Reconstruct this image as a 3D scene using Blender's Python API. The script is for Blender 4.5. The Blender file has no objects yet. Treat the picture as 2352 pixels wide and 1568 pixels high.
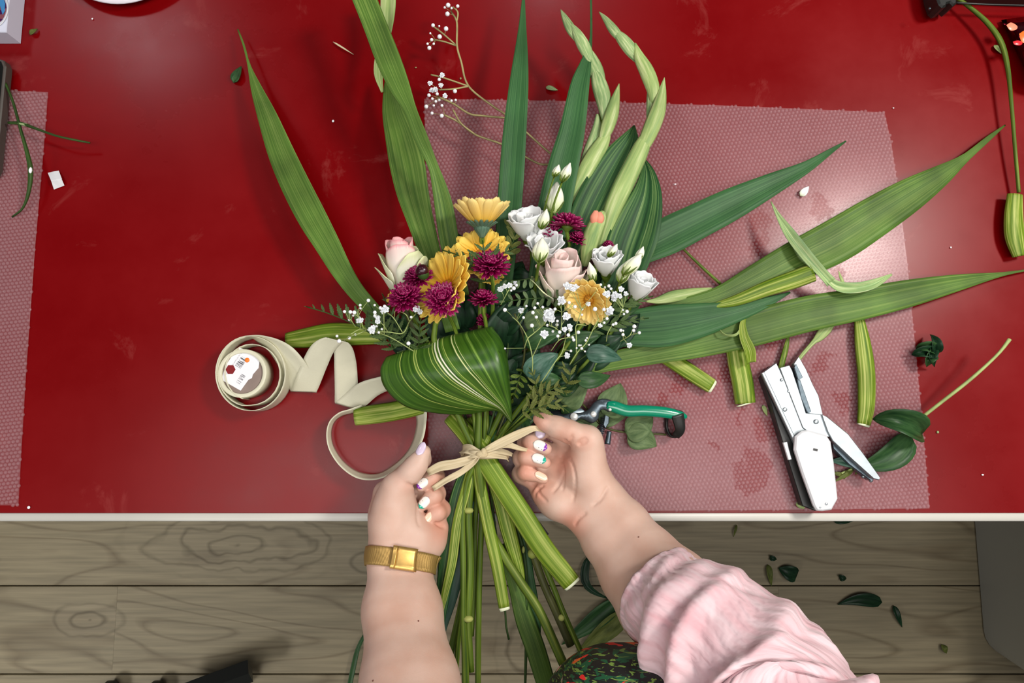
import bpy, math, random
import numpy as np
from mathutils import Matrix, Vector

# ------------------------------------------------------------------ camera, world, lights
TZ = 0.75                 # height of the table top
CH = 1.50                 # height of the camera
TILT = math.radians(7.0)
F = 1568.0                # focal length in pixels of a 2352 x 1568 frame
scn = bpy.context.scene
col = scn.collection
cd = bpy.data.cameras.new('camera'); cam = bpy.data.objects.new('camera', cd); col.objects.link(cam)
cd.sensor_width = 36.0; cd.lens = 24.0; cd.clip_start = 0.02; cd.clip_end = 50
cam.location = (0, 0, CH); cam.rotation_euler = (TILT, 0, 0)
scn.camera = cam
scn.view_settings.view_transform = 'Standard'; scn.view_settings.look = 'None'
scn.view_settings.exposure = 0.28; scn.view_settings.gamma = 1.0
scn.view_settings.use_curve_mapping = False
w = bpy.data.worlds.new('room_light'); scn.world = w; w.use_nodes = True
w.node_tree.nodes['Background'].inputs[0].default_value = (0.9, 0.93, 1.0, 1)
w.node_tree.nodes['Background'].inputs[1].default_value = 0.07
def area(name, loc, target, size, power, colr, sy=None):
    l = bpy.data.lights.new(name, 'AREA'); l.energy = power; l.color = colr; l.size = size
    if sy: l.shape = 'RECTANGLE'; l.size_y = sy
    o = bpy.data.objects.new(name, l); col.objects.link(o); o.location = loc
    o.rotation_euler = (Vector(target) - Vector(loc)).to_track_quat('-Z', 'Y').to_euler()
    if name == 'left_floor_fill': l.spread = math.radians(75)
    return o
area('key_light', (0.95, 0.50, 1.95), (0.1, 0.0, 0.75), 0.24, 14.5, (1.0, 0.95, 0.88))  # small key light from the upper right, sets the main shadow direction
area('ceiling_strip', (0.15, -0.34, 2.75), (0.15, -0.25, 0.75), 2.8, 32, (1.0, 0.97, 0.93), 0.7)
area('ceiling_lamp', (-1.50, 1.58, 2.5), (-0.2, 0.1, 0.75), 0.3, 4.5, (1.0, 0.8, 0.85))
area('far_ceiling_lamp', (0.16, 1.95, 2.7), (0.1, 0.3, 0.75), 0.16, 3, (1.0, 0.9, 0.95))
area('left_floor_fill', (-1.9, -1.3, 2.1), (-1.15, -0.25, 0.0), 0.5, 4.5, (1.0, 0.98, 0.93))  # added fill, no real source: narrow beam that brightens the left floor

# ------------------------------------------------------------------ projection helpers
CP = np.array([0, 0, CH]); RX = np.array([1.0, 0, 0])
FW = np.array([0, math.sin(TILT), -math.cos(TILT)]); UP = np.array([0, math.cos(TILT), math.sin(TILT)])
def ray(px, py): return RX * (px - 1176) / F + UP * (784 - py) / F + FW
def P(px, py, h=0.0):
    d = ray(px, py); t = (TZ + h - CH) / d[2]
    return CP + d * t
def S(px, py, h=0.0):
    d = ray(px, py); return (TZ + h - CH) / d[2] / F
def PF(px, py, h=0.0): return P(px, py, h - TZ)     # h above the floor
def SF(px, py, h=0.0): return S(px, py, h - TZ)
def cr(pts, n):
    p = np.array(pts, float)
    if len(p) == 2:
        t = np.linspace(0, 1, n)[:, None]; return p[0] * (1 - t) + p[1] * t
    q = np.vstack([2 * p[0] - p[1], p, 2 * p[-1] - p[-2]])
    seg = np.linalg.norm(np.diff(p[:, :2], axis=0), axis=1); seg = np.maximum(seg, 1e-6)
    cu = np.concatenate([[0], np.cumsum(seg)]); out = []
    for s in np.linspace(0, cu[-1], n):
        i = min(int(np.searchsorted(cu, s, side='right')) - 1, len(p) - 2)
        t = (s - cu[i]) / seg[i]
        a, b, c, d = q[i:i + 4]
        out.append(0.5 * ((2 * b) + (-a + c) * t + (2 * a - 5 * b + 4 * c - d) * t * t + (-a + 3 * b - 3 * c + d) * t ** 3))
    return np.array(out)
def nrm(v):
    v = np.asarray(v, float); l = np.linalg.norm(v, axis=-1, keepdims=True); return v / np.maximum(l, 1e-9)

# ------------------------------------------------------------------ object helpers
def meta(o, label=None, cat=None, group=None, kind=None):
    if label: o['label'] = label
    if cat: o['category'] = cat
    if group: o['group'] = group
    if kind: o['kind'] = kind
    return o
def thing(name, label, cat, loc, group=None, M=None, kind=None):
    o = bpy.data.objects.new(name, None); col.objects.link(o)
    o.empty_display_size = 0.02
    if M is not None: o.matrix_world = M
    else: o.location = Vector(loc)
    o['_m'] = 1
    return meta(o, label, cat, group, kind)
def wm(o):
    m = o.matrix_basis.copy()
    return wm(o.parent) @ m if o.parent else m
def make_mesh(name, verts, faces, mat, uv=None, smooth=True, mats=None, mi=None):
    me = bpy.data.meshes.new(name)
    me.from_pydata([tuple(map(float, v)) for v in verts], [], [tuple(int(i) for i in f) for f in faces])
    if uv is not None:
        ul = me.uv_layers.new(name='UVMap'); idx = np.zeros(len(me.loops), np.int32)
        me.loops.foreach_get('vertex_index', idx)
        ul.data.foreach_set('uv', np.asarray(uv, np.float32)[idx].ravel())
    for m_ in (mats or [mat]): me.materials.append(m_)
    if mi is not None: me.polygons.foreach_set('material_index', np.asarray(mi, np.int32))
    me.polygons.foreach_set('use_smooth', [smooth] * len(me.polygons))
    me.update(); return me
def link(name, me, parent=None, M=None):
    o = bpy.data.objects.new(name, me); col.objects.link(o)
    if parent: o.parent = parent
    if M is not None: o.matrix_basis = M
    return o
def mk(name, geo, mat, parent=None, smooth=True, kind=None, label=None, cat=None, group=None, mats=None, mi=None):
    """geo = (verts in world space, faces[, uv])"""
    v = np.asarray(geo[0], float); uv = geo[2] if len(geo) > 2 else None
    if parent:
        mi4 = np.array(wm(parent).inverted()); v = v @ mi4[:3, :3].T + mi4[:3, 3]
        o = link(name, make_mesh(name, v, geo[1], mat, uv, smooth, mats, mi), parent)
    else:
        c = v.mean(axis=0); c[2] = v[:, 2].min()
        o = link(name, make_mesh(name, v - c, geo[1], mat, uv, smooth, mats, mi)); o.location = Vector(c)
    return meta(o, label, cat, group, kind)
def frame(c, axis, roll=0.0):
    z = Vector([float(a) for a in axis]).normalized()
    q = Vector((0, 0, 1)).rotation_difference(z).to_matrix().to_4x4()
    return Matrix.Translation(Vector([float(a) for a in c])) @ q @ Matrix.Rotation(roll, 4, 'Z')
def join(geos):
    V, Fc, U = [], [], []; n = 0
    for g in geos:
        V.append(np.asarray(g[0], float)); Fc += [tuple(i + n for i in f) for f in g[1]]
        U.append(g[2] if len(g) > 2 and g[2] is not None else np.zeros((len(g[0]), 2))); n += len(g[0])
    return np.vstack(V), Fc, np.vstack(U)
def xf(geo, M):
    m = np.array(M); return (np.asarray(geo[0]) @ m[:3, :3].T + m[:3, 3], geo[1]) + tuple(geo[2:])

# ------------------------------------------------------------------ shape helpers
def sheet(G, th=0.0005, uv=None, cap=True):
    """closed thin shell from a grid of points (n, m, 3)"""
    G = np.asarray(G, float); n, m = G.shape[:2]
    du = np.gradient(G, axis=0); dv = np.gradient(G, axis=1)
    N = nrm(np.cross(du, dv))
    V = np.concatenate([(G + N * th / 2).reshape(-1, 3), (G - N * th / 2).reshape(-1, 3)])
    if uv is None:
        uu, vv = np.meshgrid(np.linspace(0, 1, n), np.linspace(0, 1, m), indexing='ij')
        uv = np.stack([uu, vv], -1)
    U = np.concatenate([uv.reshape(-1, 2)] * 2); k = n * m; Fc = []
    for i in range(n - 1):
        for j in range(m - 1):
            a, b, c, d = i * m + j, (i + 1) * m + j, (i + 1) * m + j + 1, i * m + j + 1
            Fc.append((a, b, c, d)); Fc.append((a + k, d + k, c + k, b + k))
    for i in range(n - 1):
        a, b = i * m, (i + 1) * m; Fc.append((a, a + k, b + k, b))
        a, b = a + m - 1, b + m - 1; Fc.append((a, b, b + k, a + k))
    for j in range(m - 1):
        Fc.append((j, j + 1, j + 1 + k, j + k)); a = (n - 1) * m + j; Fc.append((a, a + k, a + 1 + k, a + 1))
    return V, Fc, U
def tube3(path, rad, sides=10, flat=1.0, up=(0, 0, 1), closed=False, uvl=1.0):
    path = np.asarray(path, float); n = len(path); rad = np.broadcast_to(np.asarray(rad, float), (n,))
    T = nrm(np.gradient(path, axis=0)); B = nrm(np.cross(T, np.asarray(up, float) + 1e-4)); N = np.cross(B, T)
    a = np.linspace(0, 2 * math.pi, sides, endpoint=False)
    V = (path[:, None] + rad[:, None, None] * (np.cos(a)[None, :, None] * B[:, None] + flat * np.sin(a)[None, :, None] * N[:, None])).reshape(-1, 3)
    Fc = [(i * sides + j, i * sides + (j + 1) % sides, (i + 1) * sides + (j + 1) % sides, (i + 1) * sides + j) for i in range(n - 1) for j in range(sides)]
    Fc += [tuple(range(sides))[::-1], tuple(range((n - 1) * sides, n * sides))]
    uu, vv = np.meshgrid(np.linspace(0, uvl, n), np.abs(np.linspace(-1, 1, sides)), indexing='ij')
    return V, Fc, np.stack([uu, vv], -1).reshape(-1, 2)
def tube(pts, n=24, sides=10, flat=1.0, pf=P, sf=S):
    """pts: (px, py, h, diameter in px)"""
    q = cr(pts, n); path = [pf(*p[:3]) for p in q]; r = [sf(*p[:3]) * max(p[3], .4) / 2 for p in q]
    return tube3(path, r, sides, flat)
def blade(pts, n=30, m=7, fold=0.12, wav=0.0, th=0.0006, seed=0, pf=P, sf=S, point=False):
    """strap leaf: pts (px, py, h, width px[, roll deg])"""
    pts = [tuple(p) + (0,) * (5 - len(p)) for p in pts]
    q = cr(pts, n); C = np.array([pf(*p[:3]) for p in q]); W = np.array([sf(*p[:3]) * max(p[3], .5) / 2 for p in q])
    T = nrm(np.gradient(C, axis=0)); Z = np.array([0, 0, 1.0]); B = nrm(np.cross(T, Z)); N = np.cross(B, T)
    ro = np.radians(q[:, 4])[:, None]; B2 = B * np.cos(ro) + N * np.sin(ro); N2 = -B * np.sin(ro) + N * np.cos(ro)
    v = np.linspace(-1, 1, m); rs = np.random.RandomState(seed); ph = rs.rand() * 6
    s = np.linspace(0, 1, n)
    up = fold * (np.abs(v)[None, :] ** 1.3) * W[:, None] * 2 + wav * W[:, None] * np.sin(s[:, None] * 14 + ph + v[None] * 1.5) * np.abs(v)[None]
    G = C[:, None] + B2[:, None] * (v[None, :, None] * W[:, None, None]) + N2[:, None] * up[..., None]
    return sheet(G, th)
def oval(base, tip, wpx, h0, h1, arch=0.006, n=12, m=7, fold=0.15, ser=0.0, pf=P, sf=S, bend=0.0, prof=0.62):
    """pointed oval leaf from base px to tip px"""
    bx, by = base; tx, ty = tip; dx, dy = tx - bx, ty - by; L = math.hypot(dx, dy); nx, ny = -dy / L, dx / L
    pts = []
    for i in range(n):
        t = i / (n - 1); b = math.sin(math.pi * t)
        wd = wpx * (math.sin(math.pi * t ** prof) ** 0.85 if 0 < t < 1 else 0.02)
        wd *= 1 + ser * (1 if i % 2 else -1)
        pts.append((bx + dx * t + nx * bend * L * b, by + dy * t + ny * bend * L * b, h0 + (h1 - h0) * t + arch * b, max(wd, 1.0), 0))
    return blade(pts, n=n, m=m, fold=fold, pf=pf, sf=sf)
def sphere(c, r, seg=10, rings=6, sq=(1, 1, 1)):
    V = [(0, 0, 1)]
    for i in range(1, rings):
        a = math.pi * i / rings
        V += [(math.sin(a) * math.cos(2 * math.pi * j / seg), math.sin(a) * math.sin(2 * math.pi * j / seg), math.cos(a)) for j in range(seg)]
    V.append((0, 0, -1)); V = np.array(V) * np.array(sq) * r + np.asarray(c, float)
    Fc = [(0, 1 + j, 1 + (j + 1) % seg) for j in range(seg)]
    for i in range(rings - 2):
        Fc += [(1 + i * seg + j, 1 + (i + 1) * seg + j, 1 + (i + 1) * seg + (j + 1) % seg, 1 + i * seg + (j + 1) % seg) for j in range(seg)]
    b = len(V) - 1; o = 1 + (rings - 2) * seg
    Fc += [(b, o + (j + 1) % seg, o + j) for j in range(seg)]
    return V, Fc, np.stack([(V[:, 0] - V[:, 0].min()) * 0, V[:, 2] * 0], -1)
def lathe(prof, seg=20):
    """prof: list of (r, z) in local space; closed at both ends when r = 0"""
    V, Fc, U = [], [], []
    for i, (r, z) in enumerate(prof):
        for j in range(seg):
            a = 2 * math.pi * j / seg; V.append((r * math.cos(a), r * math.sin(a), z)); U.append((i / (len(prof) - 1), j / seg))
    for i in range(len(prof) - 1):
        for j in range(seg):
            Fc.append((i * seg + j, i * seg + (j + 1) % seg, (i + 1) * seg + (j + 1) % seg, (i + 1) * seg + j))
    return np.array(V, float), Fc, np.array(U)
def prism(outline, h0, h1, bev=0.0008, pf=P, world=False):
    """solid slab from a px outline between heights h0, h1 with a chamfered top and bottom edge"""
    O0 = np.array([pf(x, y, h0) for x, y in outline]) if not world else np.array([(x, y, h0) for x, y in outline], float)
    O1 = O0.copy() if not world else np.array([(x, y, h1) for x, y in outline], float)
    if not world: O1[:, 2] += h1 - h0
    c = O0.mean(axis=0); n = len(O0)
    def shr(O, dz):
        A = np.roll(O, 1, 0); B_ = np.roll(O, -1, 0)
        t = nrm(B_ - A); nn = np.cross(t, [0, 0, 1.0]); area2 = np.sum(O[:, 0] * np.roll(O[:, 1], -1) - np.roll(O[:, 0], -1) * O[:, 1])
        nn = nn if area2 > 0 else -nn
        Q = O - nn * bev; Q[:, 2] += dz; return Q
    V = np.vstack([shr(O0, 0), O0 + [0, 0, bev], O1 - [0, 0, bev], shr(O1, 0)])
    Fc = [(k * n + i, k * n + (i + 1) % n, (k + 1) * n + (i + 1) % n, (k + 1) * n + i) for k in range(3) for i in range(n)]
    Fc += [tuple(range(n))[::-1], tuple(range(3 * n, 4 * n))]
    area2 = np.sum(O0[:, 0] * np.roll(O0[:, 1], -1) - np.roll(O0[:, 0], -1) * O0[:, 1])
    if area2 < 0: Fc = [f[::-1] for f in Fc]
    return V, Fc, V[:, :2] * 5
def box(x0, x1, y0, y1, z0, z1, bev=0.002):
    return prism([(x0, y0), (x1, y0), (x1, y1), (x0, y1)], z0, z1, bev, world=True)
def smooth_out(outline, n):
    p = list(outline); q = cr(p + [p[0]], n + 1)[:-1]; return [tuple(a) for a in q]

# ------------------------------------------------------------------ materials
def new_mat(name):
    m = bpy.data.materials.new(name); m.use_nodes = True; nt = m.node_tree
    return m, nt, nt.nodes['Principled BSDF']
def c4(c): return (c[0], c[1], c[2], 1)
def s2l(*c): return tuple(((x / 255) / 12.92 if x / 255 <= 0.04045 else ((x / 255 + 0.055) / 1.055) ** 2.4) for x in c)
def plain(name, c, rough=0.5, metal=0.0, spec=0.5, coat=0.0, noise=0.0, nscale=60, bump=0.0, bscale=200, sss=0.0, sheen=0.0):
    m, nt, b = new_mat(name)
    b.inputs['Base Color'].default_value = c4(c); b.inputs['Roughness'].default_value = rough
    b.inputs['Metallic'].default_value = metal; b.inputs['Specular IOR Level'].default_value = spec
    b.inputs['Coat Weight'].default_value = coat; b.inputs['Coat Roughness'].default_value = 0.1
    b.inputs['Sheen Weight'].default_value = sheen
    if sss:
        b.inputs['Subsurface Weight'].default_value = sss; b.inputs['Subsurface Scale'].default_value = 0.004
        b.inputs['Subsurface Radius'].default_value = (1, .4, .25)
    tc = nt.nodes.new('ShaderNodeTexCoord')
    if noise:
        n = nt.nodes.new('ShaderNodeTexNoise'); n.inputs['Scale'].default_value = nscale; n.inputs['Detail'].default_value = 4
        nt.links.new(tc.outputs['Object'], n.inputs['Vector'])
        r = nt.nodes.new('ShaderNodeValToRGB'); nt.links.new(n.outputs[0], r.inputs[0])
        r.color_ramp.elements[0].position = .3; r.color_ramp.elements[1].position = .7
        r.color_ramp.elements[0].color = c4([x * (1 - noise) for x in c]); r.color_ramp.elements[1].color = c4([min(1, x * (1 + noise)) for x in c])
        nt.links.new(r.outputs[0], b.inputs['Base Color'])
    if bump:
        n = nt.nodes.new('ShaderNodeTexNoise'); n.inputs['Scale'].default_value = bscale; n.inputs['Detail'].default_value = 3
        nt.links.new(tc.outputs['Object'], n.inputs['Vector'])
        bp = nt.nodes.new('ShaderNodeBump'); bp.inputs['Strength'].default_value = bump; bp.inputs['Distance'].default_value = 0.001
        nt.links.new(n.outputs[0], bp.inputs['Height']); nt.links.new(bp.outputs[0], b.inputs['Normal'])
    return m
def leafmat(name, stops, us=2.0, vs=26.0, rough=0.5, spec=0.22, patch=0.35, bump=0.25, trans=0.06, obj_rand=True, dist=0.0, val=0.58):
    """veined along the leaf: stops = list of (pos, colour) over the streak noise"""
    m, nt, b = new_mat(name); N = nt.nodes; L = nt.links
    uv = N.new('ShaderNodeUVMap'); mp = N.new('ShaderNodeMapping'); L.new(uv.outputs[0], mp.inputs[0])
    mp.inputs['Scale'].default_value = (us, vs, 1)
    oi = N.new('ShaderNodeObjectInfo'); cb = N.new('ShaderNodeCombineXYZ'); mu = N.new('ShaderNodeMath'); mu.operation = 'MULTIPLY'; mu.inputs[1].default_value = 40
    L.new(oi.outputs['Random'], mu.inputs[0]); L.new(mu.outputs[0], cb.inputs[0]); L.new(mu.outputs[0], cb.inputs[1]); L.new(cb.outputs[0], mp.inputs['Location'])
    n = N.new('ShaderNodeTexNoise'); n.inputs['Scale'].default_value = 1.0; n.inputs['Detail'].default_value = 5; n.inputs['Roughness'].default_value = .6
    n.inputs['Distortion'].default_value = dist
    L.new(mp.outputs[0], n.inputs['Vector'])
    r = N.new('ShaderNodeValToRGB'); L.new(n.outputs[0], r.inputs[0]); cr_ = r.color_ramp
    while len(cr_.elements) < len(stops): cr_.elements.new(.5)
    for e, (p_, c_) in zip(cr_.elements, stops): e.position = p_; e.color = c4(c_)
    tc = N.new('ShaderNodeTexCoord'); n2 = N.new('ShaderNodeTexNoise'); n2.inputs['Scale'].default_value = 18; n2.inputs['Detail'].default_value = 2
    L.new(tc.outputs['Object'], n2.inputs['Vector'])
    mr = N.new('ShaderNodeMapRange'); mr.inputs[1].default_value = .3; mr.inputs[2].default_value = .7; mr.inputs[3].default_value = val * (1 - patch); mr.inputs[4].default_value = val * (1 + patch)
    L.new(n2.outputs[0], mr.inputs[0])
    hs = N.new('ShaderNodeHueSaturation'); L.new(r.outputs[0], hs.inputs['Color']); L.new(mr.outputs[0], hs.inputs['Value'])
    L.new(hs.outputs[0], b.inputs['Base Color']); b.inputs['Roughness'].default_value = rough; b.inputs['Specular IOR Level'].default_value = spec
    bp = N.new('ShaderNodeBump'); bp.inputs['Strength'].default_value = bump; bp.inputs['Distance'].default_value = 0.0006
    L.new(n.outputs[0], bp.inputs['Height']); L.new(bp.outputs[0], b.inputs['Normal'])
    if trans:
        tr = N.new('ShaderNodeBsdfTranslucent'); L.new(hs.outputs[0], tr.inputs[0]); mx = N.new('ShaderNodeMixShader'); mx.inputs[0].default_value = trans
        L.new(b.outputs[0], mx.inputs[1]); L.new(tr.outputs[0], mx.inputs[2]); L.new(mx.outputs[0], N['Material Output'].inputs[0])
    return m
def gradmat(name, stops, axis=0, rough=0.5, spec=0.3, trans=0.2, nz=0.08, nscale=(3, 30), bump=0.15):
    """petal: colour ramp over UV x (0 base .. 1 tip) or y, with fine streaks"""
    m, nt, b = new_mat(name); N = nt.nodes; L = nt.links
    uv = N.new('ShaderNodeUVMap'); sp = N.new('ShaderNodeSeparateXYZ'); L.new(uv.outputs[0], sp.inputs[0])
    mp = N.new('ShaderNodeMapping'); mp.inputs['Scale'].default_value = (nscale[0], nscale[1], 1); L.new(uv.outputs[0], mp.inputs[0])
    n = N.new('ShaderNodeTexNoise'); n.inputs['Scale'].default_value = 1; n.inputs['Detail'].default_value = 3; L.new(mp.outputs[0], n.inputs['Vector'])
    ma = N.new('ShaderNodeMath'); ma.operation = 'MULTIPLY_ADD'; L.new(n.outputs[0], ma.inputs[0]); ma.inputs[1].default_value = nz * 4
    ad = N.new('ShaderNodeMath'); ad.operation = 'ADD'; ad.inputs[1].default_value = -nz * 2; L.new(sp.outputs[axis], ad.inputs[0]); L.new(ad.outputs[0], ma.inputs[2])
    r = N.new('ShaderNodeValToRGB'); L.new(ma.outputs[0], r.inputs[0]); cr_ = r.color_ramp
    while len(cr_.elements) < len(stops): cr_.elements.new(.5)
    for e, (p_, c_) in zip(cr_.elements, stops): e.position = p_; e.color = c4(c_)
    L.new(r.outputs[0], b.inputs['Base Color']); b.inputs['Roughness'].default_value = rough; b.inputs['Specular IOR Level'].default_value = spec
    bp = N.new('ShaderNodeBump'); bp.inputs['Strength'].default_value = bump; bp.inputs['Distance'].default_value = 0.0004
    L.new(n.outputs[0], bp.inputs['Height']); L.new(bp.outputs[0], b.inputs['Normal'])
    tr = N.new('ShaderNodeBsdfTranslucent'); L.new(r.outputs[0], tr.inputs[0]); mx = N.new('ShaderNodeMixShader'); mx.inputs[0].default_value = trans
    L.new(b.outputs[0], mx.inputs[1]); L.new(tr.outputs[0], mx.inputs[2]); L.new(mx.outputs[0], N['Material Output'].inputs[0])
    return m
M = {}
M['glad'] = leafmat('gladiolus_leaf', [(.25, s2l(58, 96, 34)), (.5, s2l(100, 138, 54)), (.75, s2l(146, 172, 88))], us=1.2, vs=22)
M['glad_dark'] = leafmat('gladiolus_leaf_dark', [(.25, s2l(38, 84, 50)), (.5, s2l(66, 118, 66)), (.75, s2l(100, 148, 92))], us=1.2, vs=20, patch=.2)
M['glad_base'] = leafmat('leaf_base', val=.78, stops=[(.28, s2l(56, 92, 18)), (.48, s2l(116, 144, 34)), (.7, s2l(208, 212, 122))], us=.8, vs=9, patch=.2)
M['spike'] = leafmat('bud_spike', val=.78, stops=[(.25, s2l(96, 138, 88)), (.5, s2l(150, 178, 118)), (.72, s2l(215, 222, 170))], us=2, vs=7, patch=.25)
M['bract'] = leafmat('bract', val=.78, stops=[(.25, s2l(110, 150, 90)), (.5, s2l(165, 188, 115)), (.75, s2l(222, 228, 175))], us=1.5, vs=5, patch=.2)
M['hosta'] = leafmat('variegated_leaf', [(.30, s2l(24, 66, 34)), (.50, s2l(52, 100, 52)), (.62, s2l(110, 150, 84)), (.74, s2l(200, 214, 160))], us=.7, vs=14, patch=.15)
M['fern'] = leafmat('fern_leaf', [(.3, s2l(62, 92, 44)), (.7, s2l(112, 138, 80))], us=4, vs=5, patch=.2, rough=.6)
M['olive'] = leafmat('olive_fern', [(.3, s2l(84, 98, 38)), (.7, s2l(138, 146, 74))], us=4, vs=5, patch=.25, rough=.6)
M['rleaf'] = leafmat('rose_leaf', [(.3, s2l(84, 112, 70)), (.7, s2l(134, 158, 106))], us=3, vs=8, patch=.15, rough=.6)
M['dark'] = leafmat('dark_leaf', [(.3, s2l(16, 44, 28)), (.7, s2l(46, 86, 54))], us=3, vs=8, patch=.35, rough=.4)
M['mid'] = leafmat('mid_leaf', [(.3, s2l(34, 74, 40)), (.7, s2l(78, 120, 68))], us=3, vs=8, patch=.3, rough=.4)
M['teal'] = leafmat('bluish_leaf', [(.3, s2l(48, 96, 74)), (.7, s2l(112, 152, 134))], us=3, vs=7, patch=.3, rough=.35)
M['stem'] = leafmat('green_stem', [(.3, s2l(60, 94, 22)), (.55, s2l(114, 140, 44)), (.75, s2l(178, 190, 92))], us=3, vs=4, patch=.25, trans=0)
M['stem_dk'] = leafmat('dark_stem', [(.3, s2l(36, 66, 28)), (.7, s2l(80, 112, 48))], us=3, vs=4, patch=.25, trans=0)
M['stem_yl'] = leafmat('yellow_stem', val=.78, stops=[(.3, s2l(130, 148, 60)), (.7, s2l(205, 208, 124))], us=2, vs=4, patch=.15, trans=0)
M['stem_br'] = leafmat('woody_stem', [(.3, s2l(62, 60, 34)), (.7, s2l(110, 116, 62))], us=6, vs=4, patch=.3, trans=0)
M['twig'] = plain('twig', s2l(150, 140, 92), .6, noise=.25)
M['twig_g'] = plain('gypsophila_stem', s2l(150, 166, 100), .6, noise=.2)
M['cut'] = plain('cut_end', s2l(215, 222, 190), .6, noise=.1)
M['yellow'] = gradmat('gerbera_petal', [(0, s2l(250, 176, 30)), (.25, s2l(255, 210, 60)), (1, s2l(255, 232, 120))], trans=.4, nz=.08, nscale=(1, 9), bump=.5)
M['yellow2'] = gradmat('gerbera_petal_pale', [(0, s2l(252, 184, 50)), (.25, s2l(255, 216, 92)), (1, s2l(255, 238, 165))], trans=.4, nz=.08, nscale=(1, 9), bump=.5)
M['gdisc'] = plain('gerbera_disc', s2l(190, 130, 30), .8, noise=.5, nscale=900, bump=1, bscale=900)
M['calyx'] = leafmat('calyx', [(.3, s2l(70, 110, 92)), (.7, s2l(130, 160, 130))], us=3, vs=20, patch=.1, rough=.6)
M['burg'] = gradmat('chrysanthemum_petal', [(0, s2l(48, 0, 18)), (.5, s2l(104, 2, 44)), (1, s2l(150, 14, 86))], trans=.08, rough=.3, spec=.6, nz=.1)
M['cdisc'] = plain('chrysanthemum_disc', s2l(56, 4, 30), .7, noise=.5, nscale=800)
M['rose_in'] = gradmat('rose_petal_inner', [(0, s2l(245, 244, 222)), (.7, s2l(250, 240, 232)), (.92, s2l(252, 226, 220)), (1, s2l(246, 168, 174))], trans=.25, nz=.03)
M['rose_out'] = gradmat('rose_petal_outer', [(0, s2l(196, 208, 140)), (.25, s2l(234, 238, 205)), (.75, s2l(240, 240, 222)), (1, s2l(222, 230, 180))], trans=.25, nz=.04)
M['rose2'] = gradmat('rose_petal_blush', [(0, s2l(236, 238, 205)), (.5, s2l(250, 244, 234)), (.85, s2l(252, 240, 234)), (1, s2l(252, 222, 218))], trans=.25, nz=.05)
M['white'] = gradmat('lisianthus_petal', [(0, s2l(214, 226, 180)), (.3, s2l(240, 244, 238)), (1, s2l(246, 248, 250))], trans=.25, nz=.03)
M['wbud'] = gradmat('lisianthus_bud', [(0, s2l(170, 190, 110)), (.25, s2l(216, 226, 176)), (.6, s2l(240, 243, 228)), (1, s2l(240, 244, 226))], trans=.1, nz=.05)
M['floret'] = plain('gypsophila_floret', s2l(240, 243, 246), .7, noise=.06, nscale=500)
M['salmon'] = gradmat('gladiolus_bud', [(0, s2l(236, 150, 120)), (1, s2l(240, 160, 135))], nz=.06)
M['ribbon'] = plain('ribbon', s2l(205, 203, 179), .38, bump=.25, bscale=1200, noise=.03, nscale=40)
M['raffia'] = leafmat('raffia', val=.78, stops=[(.3, s2l(216, 196, 152)), (.7, s2l(246, 232, 198))], us=1, vs=10, patch=.12, rough=.7, trans=.1)
M['paper'] = plain('white_paper', s2l(212, 214, 217), .8, noise=.03)
M['chrome'] = plain('steel', s2l(156, 164, 168), .38, metal=.9, noise=.08, nscale=120)
M['steel_dk'] = plain('dark_steel', s2l(92, 104, 112), .3, metal=.8, noise=.2, nscale=200)
M['black'] = plain('black_plastic', s2l(26, 28, 26), .4)
M['greenp'] = plain('green_vinyl', s2l(0, 128, 96), .22, coat=.6)
M['gold'] = plain('gold_mesh', s2l(196, 160, 92), .38, metal=.8, noise=.1, nscale=300)
M['petal_edge'] = M['white']

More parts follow.
